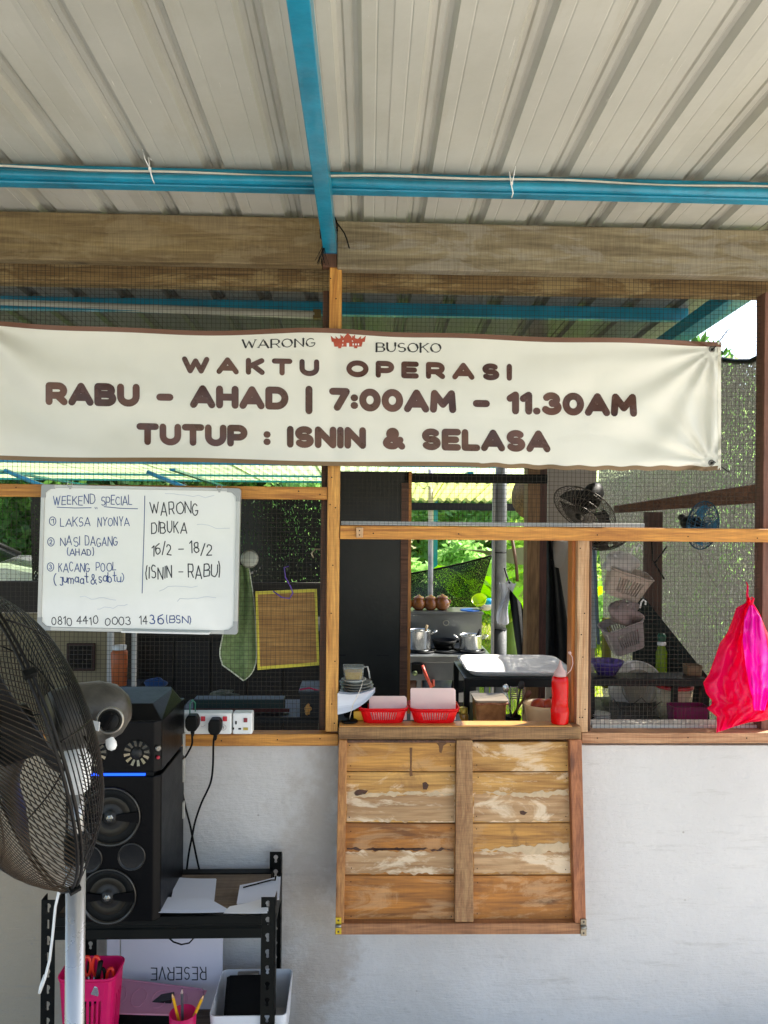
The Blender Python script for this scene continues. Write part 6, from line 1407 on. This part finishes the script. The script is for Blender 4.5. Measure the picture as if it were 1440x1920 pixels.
# ================================================================== left interior
m_int = M('interior_dark','0e0d0b',.6,0,.3,8,.05)  # near-black base colour, deepening the shade of the interior
def boxthing(name, lab, cat, x0, y0, x1, y1, Y, dep, mat, zb=None, group=None):
    X0,Z0,X1,Z1 = RC(x0,y0,x1,y1,Y); th = T(name, lab, cat, group); z0_ = Z0 if zb is None else zb
    MB().box(X0,X1,Y,Y+dep,z0_,Z1).build('carcass', mat, th, bevel=.003); return th, X0, X1, z0_, Z1
# dark cupboard row added to fill the black of the shaded interior
th, X0, X1, Za, Zb = boxthing('shade_cupboard_row', 'long dark cupboard row added for the black shade behind the left mesh', 'cupboard', 258, 1192, 600, 1400, 4.0, .5, m_int, 0)
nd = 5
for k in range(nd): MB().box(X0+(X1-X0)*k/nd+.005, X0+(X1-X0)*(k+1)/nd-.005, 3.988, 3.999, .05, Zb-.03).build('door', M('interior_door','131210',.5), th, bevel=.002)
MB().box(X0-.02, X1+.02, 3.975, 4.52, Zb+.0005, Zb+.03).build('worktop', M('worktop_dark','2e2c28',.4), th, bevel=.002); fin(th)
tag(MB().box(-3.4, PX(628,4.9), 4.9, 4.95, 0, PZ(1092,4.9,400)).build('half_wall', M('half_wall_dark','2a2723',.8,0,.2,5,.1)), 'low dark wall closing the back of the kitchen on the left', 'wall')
# beige shed beyond with dark window, white post, orange tub
sh_ = T('beige_shed', 'beige board wall with a small dark window seen below the whiteboard', 'shed'); X0,Z0,X1,Z1 = RC(-60,1150,230,1300,3.8)
MB().box(X0-.6,X1,3.8,3.84,0,Z1).build('wall_board', M('shed_beige','8f8264',.8,0,.1,5,.05), sh_)
x0_,z0__,x1_,z1__ = RC(125,1206,178,1258,3.79); MB().box(x0_,x1_,3.785,3.7995,z0__,z1__).build('window_frame', M('win_frame','3a2218',.6), sh_, bevel=.003); MB().box(x0_+.012,x1_-.012,3.782,3.7848,z0__+.012,z1__-.012).build('window_pane', M('win_dark','101214',.15), sh_)
fin(sh_)
for (a,b,lab) in ((203,213,'wide white post beside the beige shed wall'),(249,256,'narrow white post left of the dark cupboards')):
    tag(MB().box(PX(a,3.7),PX(b,3.7),3.7,3.73,0,PZ(1150,3.7,a)).build('white_post', M('post_white','c0beb8',.5)), lab, 'post', 'white posts behind the left mesh')
oc = T('orange_container', 'orange container with white lid between the two white posts', 'container'); c = (PX(226,3.72),3.72,PZ(1285,3.72,226))
MB().lathe([(.0001,0),(.035,0),(.04,.16),(.03,.17),(.0001,.17)], c, (0,0,1), 22).build('container_body', M('orange_plastic','c97040',.4,transl=.2), oc); MB().lathe([(.032,.171),(.034,.19),(.0001,.196)], c, (0,0,1), 20).build('container_lid', m_white, oc); fin(oc)
tag(MB().box(PX(198,3.75),PX(262,3.75),3.74,3.9,PZ(1290,3.75,226)-.03,PZ(1286,3.75,226)).build('small_shelf', m_int), 'small dark shelf under the orange container', 'shelf')
tag(blob(P(292,1282,2.9), .035, 1.2, .6, .1, 8).build('blue_cloth', M('blue_cloth','123a6c',.8)), 'crumpled blue cloth behind the speaker', 'cloth')
tag(blob(P(419,1301,2.75), .03, 1.5, .4, .2, 9).build('floral_rag', M('rag_pale','8f8f80',.8,0,.3,60,0,c2='3a4434')), 'small pale patterned rag on the dark shelf', 'rag')
# long dark shelf just inside, behind the power strip
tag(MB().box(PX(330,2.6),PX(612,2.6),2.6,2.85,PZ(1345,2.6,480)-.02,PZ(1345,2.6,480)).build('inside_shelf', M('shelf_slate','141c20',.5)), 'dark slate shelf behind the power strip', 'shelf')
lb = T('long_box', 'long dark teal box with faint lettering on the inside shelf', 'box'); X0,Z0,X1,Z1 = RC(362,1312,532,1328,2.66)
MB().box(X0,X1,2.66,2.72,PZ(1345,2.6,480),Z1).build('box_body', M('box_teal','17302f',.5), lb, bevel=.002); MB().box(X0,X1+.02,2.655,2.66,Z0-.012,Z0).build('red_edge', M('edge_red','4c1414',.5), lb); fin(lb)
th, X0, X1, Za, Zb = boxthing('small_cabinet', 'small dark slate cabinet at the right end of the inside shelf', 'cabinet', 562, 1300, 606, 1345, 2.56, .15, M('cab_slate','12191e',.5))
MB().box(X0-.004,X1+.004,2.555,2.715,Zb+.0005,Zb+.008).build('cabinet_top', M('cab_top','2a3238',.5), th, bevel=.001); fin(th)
tag(blob(P(577,1330,2.545), .011, .9, 1.3, .25, 4).build('orange_clip', M('clip_orange','c9954c',.5)), 'orange clip hanging on the slate cabinet', 'clip')
tag(MB().tube([P(562,1293,2.56),P(580,1290,2.56),P(598,1295,2.57)], .003, 6).build('magenta_peg', M('peg_magenta','b01c50',.4)), 'magenta peg lying on the slate cabinet', 'peg')
# oven mitt / green apron, round white hook, framed straw mat, purple hook, wooden hook
mb = MB()
am = [(438,1060,466,1060),(442,1085,470,1085),(441,1110,474,1110),(432,1150,478,1150),(418,1190,480,1190),(411,1225,481,1225),(417,1247,480,1243),(438,1262,474,1260),(456,1276,460,1276)]
def apf(u, v):
    t = v*(len(am)-1); i = min(int(t), len(am)-2); t -= i; a = [am[i][k]*(1-t)+am[i+1][k]*t for k in range(4)]
    return P(a[0]+(a[2]-a[0])*u, a[1]+(a[3]-a[1])*u, 2.36-.012*math.sin(u*9+v*2)*(1-v*.5))
ap = T('green_apron', 'green dotted fabric apron hanging behind the mesh beside the whiteboard', 'apron'); mb.solid(apf, 16, 26, (0,.004,0)); mb.build('fabric', M('apron_green','5f7444',.85,0,.15,60,.1,120,c2='7c9160'), ap, fixn=False)
mb = MB(); mb.tube([apf(0, i/20) for i in range(21)]+[apf(1, 1-i/20) for i in range(1, 21)], .0022, 5); mb.build('white_piping', M('piping_white','c9cdb8',.7), ap); fin(ap)
tag(MB().lathe([(.0001,.008),(.02,.006),(.028,0),(.0001,0)], P(468,1048,2.34), (-.1,-1,.1), 26).build('white_disc_hook', M('disc_white','b5b7a8',.4)), 'round white suction hook at the whiteboard\'s right edge', 'hook')
fm = T('straw_mat', 'square straw mat with yellow border hanging behind the left mesh', 'mat'); qm = [P(479,1109,2.33),P(594,1104,2.33),P(599,1247,2.33),P(483,1256,2.33)]
def mf_(u, v): return (qm[0]*(1-u)+qm[1]*u)*(1-v)+(qm[3]*(1-u)+qm[2]*u)*v
mb = MB(); mb.solid(lambda u, v: mf_(.03+.94*u, .03+.94*v), 2, 2, (0,.004,0), sm=False); mb.build('straw_face', WOOD('straw','b58a4c','8f6530','X',.75,.25), fm)
m_yel = M('border_yellow','c9bb3c',.6)
for (u0,v0,u1,v1) in ((0,0,1,.04),(0,.96,1,1),(0,.04,.04,.96),(.96,.04,1,.96)):
    mb = MB(); mb.solid(lambda a, b: mf_(u0+(u1-u0)*a, v0+(v1-v0)*b)+Vector((0,-.001,0)), 1, 1, (0,.006,0), sm=False); mb.build('border', m_yel, fm)
fin(fm)
tag(MB().tube([P(541,1062,2.31),P(533,1064,2.31),P(535,1082,2.31),P(545,1100,2.31),P(549,1112,2.31),P(543,1122,2.31),P(528,1120,2.31),P(512,1108,2.31)], .002, 6).build('purple_hook', M('hook_purple','5f3fa0',.4)), 'purple wire hook holding the straw mat', 'hook')
tag(MB().tube([P(608,1030,2.31),P(590,1030,2.30),P(584,1038,2.29),P(588,1046,2.29)], .0025, 6).build('cup_hook', M('hook_pale','a89c80',.4,.3)), 'pale screw hook on the post beside the straw mat', 'hook')
# fluorescent fitting under the kitchen roof
fl = T('tube_light', 'unlit white tube light fitting under the roof behind the upper mesh', 'tube light'); A, B = P(-40,566,3.0), P(590,590,3.0)
MB().tube([A, B], .016, 12).build('tube', M('tube_white','b5b5a8',.3), fl); MB().box(A.x,B.x+.02,3.01,3.06,min(A.z,B.z)+.018,max(A.z,B.z)+.05).build('batten', M('batten_grey','7a7c74',.5), fl)
MB().cbox(B+Vector((.01,0,0)), (.03,.03,.035)).build('end_cap', M('cap_brownish','6b5a30',.5), fl); fin(fl)

# ================================================================== far lean-to roof of translucent sheets
m_poly = M('polycarb_green','c0cfa0',.4,0,.12,2,0,transl=.7,dirt=.4,dirtc='5f6f3c')
ft = T('far_roof', 'greenish translucent corrugated roof of the far shelter on teal frames', 'roof')
ya, yb = 6.6, 9.6; za, zb_ = PZ(858,ya,300), PZ(902,yb,500); X_ = -6.0
while X_ < 2.2:
    mb = MB(); base = 0; n_ = 40; w_ = .8
    for Y, Z in ((ya,za),(yb,zb_)):
        for i in range(n_+1):
            x = X_+w_*1.02*i/n_; mb.v.append((x, Y, Z+.018*math.sin(x*2*math.pi/.1)))
    for i in range(n_): mb.f.append((i, i+1, n_+2+i, n_+1+i)); mb.sm.append(True)
    mb.build('roof_sheet', m_poly, ft, fixn=False); X_ += w_
for Y in (ya+.02, ya+1.5, yb-.6): 
    z = za+(zb_-za)*(Y-ya)/(yb-ya)-.03; MB().box(-6,2.2,Y,Y+.04,z-.022,z).build('purlin', m_teal, ft)
for x in (-4.9,-3.2,-1.6,-.2,.95): 
    mb = MB(); mb.hexa([(x,ya,za-.11),(x+.05,ya,za-.11),(x+.05,yb,zb_-.11),(x,yb,zb_-.11),(x,ya,za-.09),(x+.05,ya,za-.09),(x+.05,yb,zb_-.09),(x,yb,zb_-.09)]); mb.build('rafter', m_teal, ft)
    MB().box(x,x+.05,yb-.1,yb-.05,-1,zb_-.14).build('post', m_teal, ft)
for x in (-3.0,-1.8): mb = MB(); mb.tube([(x,ya+.05,za-.12),(x+.7,ya+.05,za-.4)], .02, 6); mb.build('brace', m_teal, ft)
fin(ft)
tag(MB().box(-6,2.4,6.4,6.46,PZ(958,6.4,850),PZ(946,6.4,850)).build('dark_fascia', M('fascia_dark','3a322a',.6)), 'dark fascia board at the near edge of the far shelter', 'fascia') if 0 else None
mb = MB(); mb.box(PX(770,5.6),PX(985,5.6),5.6,5.66,PZ(957,5.6,850),PZ(943,5.6,850)); tag(mb.build('outer_beam', m_int), 'dark timber beam crossing above the range outside', 'beam')
ra = T('rear_awning', 'small yellow green translucent awning over the gas range outside', 'awning'); ya2, yb2 = 5.62, 6.6; za2, zb2 = PZ(903,ya2,860), PZ(941,yb2,860); X_ = PX(740,ya2)
while X_ < PX(1010,ya2):
    mb = MB(); n_ = 30; w_ = .36
    for Y, Z in ((ya2,za2),(yb2,zb2)):
        for i in range(n_+1): x = X_+w_*1.02*i/n_; mb.v.append((x, Y, Z+.012*math.sin(x*2*math.pi/.075)))
    for i in range(n_): mb.f.append((i, i+1, n_+2+i, n_+1+i)); mb.sm.append(True)
    mb.build('roof_sheet', M('polycarb_yellow','b4bb72',.4,0,.15,3,0,transl=.7,dirt=.5,dirtc='6f7440'), ra, fixn=False); X_ += w_
MB().box(PX(740,yb2),PX(1010,yb2),yb2-.06,yb2,zb2-.07,zb2-.014).build('edge_beam', m_int, ra); MB().box(PX(740,ya2),PX(1010,ya2),ya2,ya2+.04,za2+.014,za2+.05).build('edge_beam', m_int, ra); fin(ra)
c = P(1000,930,5.0); tag(MB().lathe([(.16,0),(.15,.03),(.04,.09),(.0001,.1)], c, (-.7,-.7,.1), 26).build('straw_hat', WOOD('hat_straw','8f7040','5c4424','X',.8,.2)), 'round straw tray hanging by the doorway\'s upper right corner', 'basket')

# ================================================================== garden
def leafmat(name, a, b, tr=.45):
    mt, t, N = newmat(name); L = t.links.new; oi = N('ObjectInfo'); gi = N('NewGeometry'); rp = ramp(N, [(0,C(a)),(1,C(b))]); L(gi.outputs['Random Per Island'], rp.inputs[0])
    d = N('BsdfPrincipled', i_Roughness=.5); L(rp.outputs[0], d.inputs['Base Color']); tl = N('BsdfTranslucent'); hs = N('HueSaturation', i_Value=1.5, i_Saturation=1.1); L(rp.outputs[0], hs.inputs['Color']); L(hs.outputs[0], tl.inputs[0])
    ms = N('MixShader'); ms.inputs[0].default_value = tr; L(d.outputs[0], ms.inputs[1]); L(tl.outputs[0], ms.inputs[2]); o = N('OutputMaterial'); L(ms.outputs[0], o.inputs[0]); return mt
lm1 = leafmat('leaf_mid','7aa65c','b4d28c'); lm2 = leafmat('leaf_dark','3a5c2c','6d9450'); lm3 = leafmat('leaf_light','86ad4a','c2d67c')
def crown_mesh(name, n, rx_, ry_, rz_, leaf, mat, seed, clumps=26):
    rs = np.random.RandomState(seed); cc = rs.normal(size=(clumps,3)); cc /= np.linalg.norm(cc,axis=1)[:,None]; cc *= rs.uniform(.45,.95,(clumps,1)); cr = rs.uniform(.22,.42,clumps)
    k = rs.randint(0,clumps,n); p = rs.normal(size=(n,3)); p /= np.linalg.norm(p,axis=1)[:,None]; p = cc[k]+p*cr[k][:,None]*rs.uniform(.6,1.05,(n,1)); p *= np.array([rx_,ry_,rz_])
    a = rs.normal(size=(n,3)); a /= np.linalg.norm(a,axis=1)[:,None]; b = rs.normal(size=(n,3)); b -= a*(a*b).sum(1)[:,None]; b /= np.linalg.norm(b,axis=1)[:,None]; s = leaf*rs.uniform(.6,1.3,(n,1))
    v = np.stack([p-a*s, p+b*s*.42, p+a*s, p-b*s*.42],1).reshape(-1,3); me = bpy.data.meshes.new(name); me.vertices.add(n*4); me.vertices.foreach_set('co', v.ravel()); me.loops.add(n*4); me.loops.foreach_set('vertex_index', np.arange(n*4)); me.polygons.add(n); me.polygons.foreach_set('loop_start', np.arange(n)*4); me.update(calc_edges=True); me.validate(); me.materials.append(mat); return me
m_bark = M('bark','5a4a38',.9,0,.25,14,.3,40)
crowns = [crown_mesh('crown', 9000, 1.7,1.5,1.9, .085, lm1, 1), crown_mesh('crown', 8000, 1.6,1.4,1.6, .10, lm2, 2), crown_mesh('crown', 8000, 1.5,1.4,1.7, .075, lm3, 3)]
kinds = ['bushy mid green tree', 'dense dark green tree', 'light yellow green tree']
def trunkmesh():
    mb = MB(); mb.tube([(0,0,-1.2),(.04,.02,.3),(-.03,.05,1.2),(.05,0,2.2)], [.13,.1,.08,.04], 9)
    for a in range(5): mb.tube([(0,.03,.8+a*.25),(.5*math.cos(a*2.1),.5*math.sin(a*2.1),1.5+a*.25),(1.0*math.cos(a*2.1),1.0*math.sin(a*2.1),2.0+a*.2)], [.05,.03,.012], 6)
    return mb
t0 = trunkmesh().build('trunk', m_bark, recentre=False); tmesh = t0.data; bpy.data.objects.remove(t0)
trees = [(-7.5,15,0,1.2),(-5.4,13.5,1,1.1),(-3.6,14.5,0,1.1),(-2.1,13.2,1,1.0),(-.9,14.6,0,1.15),(.1,12.4,0,.95),(1.15,13.3,2,1.0),(2.4,12.6,0,1.05),(3.6,13.8,1,1.1),(5.2,13,0,1.2),(-6.4,18.5,1,1.6),(-3.4,19,0,1.7),(-.4,18.4,1,1.6),(2.6,18.8,2,1.6),(5.6,19,0,1.7),(7.8,16,1,1.5)]
names = ['at the far left edge of the garden','left of the parked silver car','behind the parked silver car','above the dark parked car','above and right of the dark parked car','straight behind the shade net','behind the banana plant','right of the banana plant','beyond the partition','far beyond the side net','in the back row, far left','in the back row behind the cars','in the back row behind the pale pole','in the back row behind the banana plant','in the back row beyond the partition','at the far right edge of the garden']
for k, (x, y, kd, s) in enumerate(trees):
    r_ = T('tree', kinds[kd]+' '+names[k], 'tree', 'trees at the end of the garden'); r_.location = (x, y, terrain(x,y)); r_.rotation_euler.z = k*1.3; r_.scale = (s,)*3
    o = bpy.data.objects.new('trunk', tmesh); col.objects.link(o); o.parent = r_
    o = bpy.data.objects.new('crown', crowns[kd]); col.objects.link(o); o.parent = r_; o.location = (0,0,1.9)
bush = [crown_mesh('foliage', 4200, .75,.6,.62, .055, lm3, 5, 16), crown_mesh('foliage', 4200, .7,.6,.7, .06, lm1, 6, 16)]
for k, (x, y, kd, s, lab) in enumerate(((-.6,9.8,1,1.0,'mid green bush left behind the shade net'),(.35,10.4,0,1.2,'yellow green bush behind the clay jars'),(1.25,9.9,1,1.1,'mid green bush right of the shade net'),(2.2,9.2,0,1.2,'yellow green bush behind the partition'),(-2.6,7.9,1,.7,'small dark bush in front of the silver car'),(-2.4,12.4,1,1.2,'mid green bush behind the dark car'),(3.4,8.5,1,1.4,'green bush beyond the side net'),(-5.5,9.2,0,1.4,'yellow green bush at the far left'),(.1,8.4,0,.55,'small yellowish bush low behind the range'))):
    o = bpy.data.objects.new('bush', bush[kd]); col.objects.link(o); o.location = (x,y,terrain(x,y)+.5*s); o.scale = (s,)*3; o.rotation_euler.z = k; tag(o, lab, 'bush', 'bushes in the garden')
# banana plant: arching blades with a midrib and torn, ribbed halves
m_ban = leafmat('banana_leaf','7ab428','a8d646',.6); m_mid = M('midrib','a9bb4c',.5,transl=.3)
def banana(x, y, leaves, lab):
    r_ = T('banana_plant', lab, 'banana plant', 'banana plants behind the column'); z0_ = terrain(x,y)
    MB().tube([(x,y,z0_),(x+.02,y,z0_+.3),(x,y,z0_+.62)], [.08,.065,.035], 12).build('stem', M('banana_stem','6f7a34',.6), r_)
    for (ax, ln, wd, lean, el) in leaves:
        ca, sa = math.cos(ax), math.sin(ax)
        def rib(t): hh = ln*(math.sin(el)*t-lean*t*t); dd = ln*(math.cos(el)*t+.25*t*t); return Vector((x+ca*dd, y+sa*dd, z0_+.55+hh))
        sd_ = Vector((-sa, ca, 0))
        def lf_(u, v):
            t = .12+.88*u; s = v*2-1; ww = wd*math.sin(math.pi*min(u*.96+.04,1))**.55; p = rib(t); drop = -abs(s)**1.5*ww*.45+.006*math.sin(u*95)
            return p+sd_*(s*ww)+Vector((0,0,drop))
        mb = MB(); mb.grid(lf_, 56, 8); mb.build('leaf', m_ban, r_, fixn=False)
        MB().tube([rib(i/14) for i in range(15)], [.022-.0012*i for i in range(15)], 6).build('midrib', m_mid, r_)
    return fin(r_)
banana(1.38, 6.9, [(-2.4,.8,.2,.35,1.15),(2.8,.7,.18,.3,1.3),(-.6,.85,.2,.5,1.0),(-1.6,.9,.22,.45,.9),(3.5,.8,.18,.5,.9),(.6,.8,.18,.4,1.2)], 'large bright green banana plant just right of the grey column')
banana(1.22, 8.0, [(-1.5,.9,.22,.45,1.1),(-2.3,.95,.22,.4,1.15),(-.4,.9,.2,.45,1.2),(1.2,.9,.2,.4,1.2)], 'banana plant behind the right end of the shade net')
banana(2.0, 7.4, [(-2.0,.9,.2,.5,1.1),(3.3,1.0,.22,.6,1.0),(-1.0,.9,.2,.45,1.1)], 'banana plant behind the timber post')
# grass
rs = np.random.RandomState(4); n = 60000; gx = rs.uniform(-6,6,n); gy = 4.9+rs.uniform(0,1,n)**1.3*8; gz = np.array([terrain(a,b) for a,b in zip(gx,gy)])-.012; h = rs.uniform(.04,.13,n); an = rs.uniform(0,6.28,n); w_ = .006
ex, ey = np.cos(an)*w_, np.sin(an)*w_; lx_, ly_ = rs.normal(0,.03,n), rs.normal(0,.03,n)
v = np.stack([np.stack([gx-ex,gy-ey,gz],1),np.stack([gx+ex,gy+ey,gz],1),np.stack([gx+lx_,gy+ly_,gz+h],1)],1).reshape(-1,3)
me = bpy.data.meshes.new('grass'); me.vertices.add(n*3); me.vertices.foreach_set('co', v.ravel()); me.loops.add(n*3); me.loops.foreach_set('vertex_index', np.arange(n*3)); me.polygons.add(n); me.polygons.foreach_set('loop_start', np.arange(n)*3); me.update(calc_edges=True); me.validate(); me.materials.append(leafmat('grass_blade','6f8f22','b0bf48',.4))
o = bpy.data.objects.new('grass', me); col.objects.link(o); tag(o, 'sunlit yellow green grass of the garden behind the kitchen', 'grass', kind='stuff')

# ================================================================== parked cars
def car(x, y, rot, paint, lab, s=1.0):
    r_ = T('parked_car', lab, 'car', 'cars parked beyond the stall'); z0_ = terrain(x,y)
    L2, W2 = 2.05, .82
    side = [(-L2,.35),(-L2,.75),(-L2+.1,.92),(-1.35,.98),(1.15,.96),(1.85,.80),(L2,.62),(L2,.35)]
    mb = MB()
    for sg_ in (-1, 1): pass
    mb.prism([(a, -W2, b) for a, b in side], (0, 2*W2, 0)); mb.build('body', paint, r_, bevel=.05)
    g0 = [(-1.65,.97),(-1.2,1.38),(.2,1.42),(1.05,.96)]; mb = MB()
    def gp(i, sg_, top): a, b = g0[i]; return (a, sg_*(W2-.05-(.14 if b > 1.1 else 0)), b)
    mb.poly([gp(i,-1,0) for i in range(4)]); mb.poly([gp(i,1,0) for i in range(4)][::-1])
    for i in range(3): mb.quad(gp(i,-1,0), gp(i,1,0), gp(i+1,1,0), gp(i+1,-1,0))
    mb.build('cabin_glass', M('car_glass','0c1012',.08,0,0,9,0), r_, bevel=.01)
    mb = MB(); mb.solid(lambda u, v: (-1.22+1.44*u, (-(W2-.19)+2*(W2-.19)*v), 1.385+.045*u+.02*math.sin(math.pi*v)), 6, 6, (0,0,.02)); mb.build('roof', paint, r_)
    for sg_ in (-1,1):
        for (p0, p1) in ((0,1),(2,3)): a, b = gp(p0,sg_,0), gp(p1,sg_,0); MB().tube([Vector(a)*1.003, Vector(b)*1.003], .035, 6).build('pillar', m_black, r_)
        MB().tube([(-.45,sg_*(W2-.045),.98),(-.5,sg_*(W2-.185),1.4)], .03, 6).build('pillar', m_black, r_)
        MB().cbox((.75,sg_*(W2+.08),1.0), (.1,.16,.11)).build('mirror', paint, r_, bevel=.02)
        for wx in (-1.25,1.3):
            wl = MB().lathe([(.16,0),(.29,0),(.31,.02),(.31,.17),(.29,.19),(.16,.19)], (wx, sg_*(W2-.09)-(0.1 if sg_ > 0 else -.1)*1, .31), (0,sg_,0), 24).build('wheel', m_black, r_)
            MB().lathe([(.17,.185),(.16,.17),(.05,.19),(.0001,.195)], (wx, sg_*(W2-.09)-(0.1 if sg_ > 0 else -.1), .31), (0,sg_,0), 12, sm=False).build('rim', m_alu, wl)
        MB().cbox((L2-.06,sg_*.6,.68), (.16,.3,.12)).build('headlight', m_white, r_, bevel=.02); MB().cbox((-L2+.04,sg_*.66,.82), (.1,.24,.14)).build('tail_light', mr_, r_, bevel=.02)
    MB().cbox((-L2-.01,0,.42), (.1,1.6,.18)).build('bumper', m_black, r_, bevel=.02); MB().cbox((-L2-.03,0,.72), (.02,.5,.12)).build('number_plate', m_white, r_)
    fin(r_); b_ = r_.location.copy(); 
    r_.location = (x, y, z0_); r_.rotation_euler.z = rot
    return r_
p_ = P(545,1060,11.5); car(p_.x-.3, 11.3, R(205), M('paint_dark','1c2430',.25,.3,.05,2,0,coat=1), 'dark blue parked car beyond the apron, above the straw mat')
p_ = P(20,1000,9.5); car(p_.x-.9, 8.9, R(15), M('paint_silver','b9bcc0',.28,.5,.04,2,0,coat=1), 'silver parked car seen at the whiteboard\'s left edge')

# ------------------------------------------------------------------ dark net closing the back of the left bay
dn = T('dark_left_net', 'black shade net hanging across the back behind the whiteboard, foliage glinting through', 'net'); mb = MB(); x0_, x1_ = PX(60,5.0), PX(632,5.0)
def dnf(u, v): return (x0_+(x1_-x0_)*u, 5.0+.03*math.sin(u*14)+.02*math.sin(v*5+u*3), .5+(PZ(922,5.0,400)-.5)*v)
mb.grid(dnf, 40, 10); mb.build('netting', NET('left_black_net','0b0d09',.20,90), dn, fixn=False); MB().tube([dnf(i/20, 1) for i in range(21)], .008, 6).build('top_cord', m_black, dn); fin(dn)
# more things crowding the kitchen
for k, (px, py, Y, r, h, c_, lab) in enumerate(((706,1352,2.42,.022,.05,'3f5a3a','squat green jar lid up behind the left red basket'),(868,1352,2.44,.018,.075,'8a6a30','small amber jar left of the brown tub'),(1065,1352,2.47,.02,.085,'7a3220','dark red sauce jar behind the squeeze bottle'))):
    th = T('glass_jar', lab, 'jar'); c = P(px, py, Y); MB().lathe([(.0001,0),(r*.95,0),(r,.004),(r,h*.8),(r*.8,h*.9),(.0001,h*.9)], (c.x,Y,IZ+.0005), (0,0,1), 22).build('jar_body', M('jar_body_%d'%k, c_, .15, coat=.5), th)
    MB().lathe([(r*.82,h*.9),(r*.86,h*.92),(r*.86,h*1.1),(.0001,h*1.12)], (c.x,Y,IZ+.0006), (0,0,1), 22).build('jar_cap', M('jar_cap','b8a44a',.3,.5), th); fin(th)
for k, (px, py, s_, c_, lab) in enumerate(((812,1318,.16,'2c3a4a','blue grey bucket on the floor under the range'),(780,1322,.14,'55331e','brown tub on the floor under the range'))):
    c = P(px, py, 5.1); tag(MB().lathe([(.0001,0),(s_*.75,0),(s_,s_*1.5),(s_*.95,s_*1.5),(.0001,.02)], (c.x,5.2,.301), (0,0,1), 26).build('bucket', M('bucket_%d'%k, c_, .4)), lab, 'bucket')
# roof screws along the purlins, seen from below as small dots beside each rib
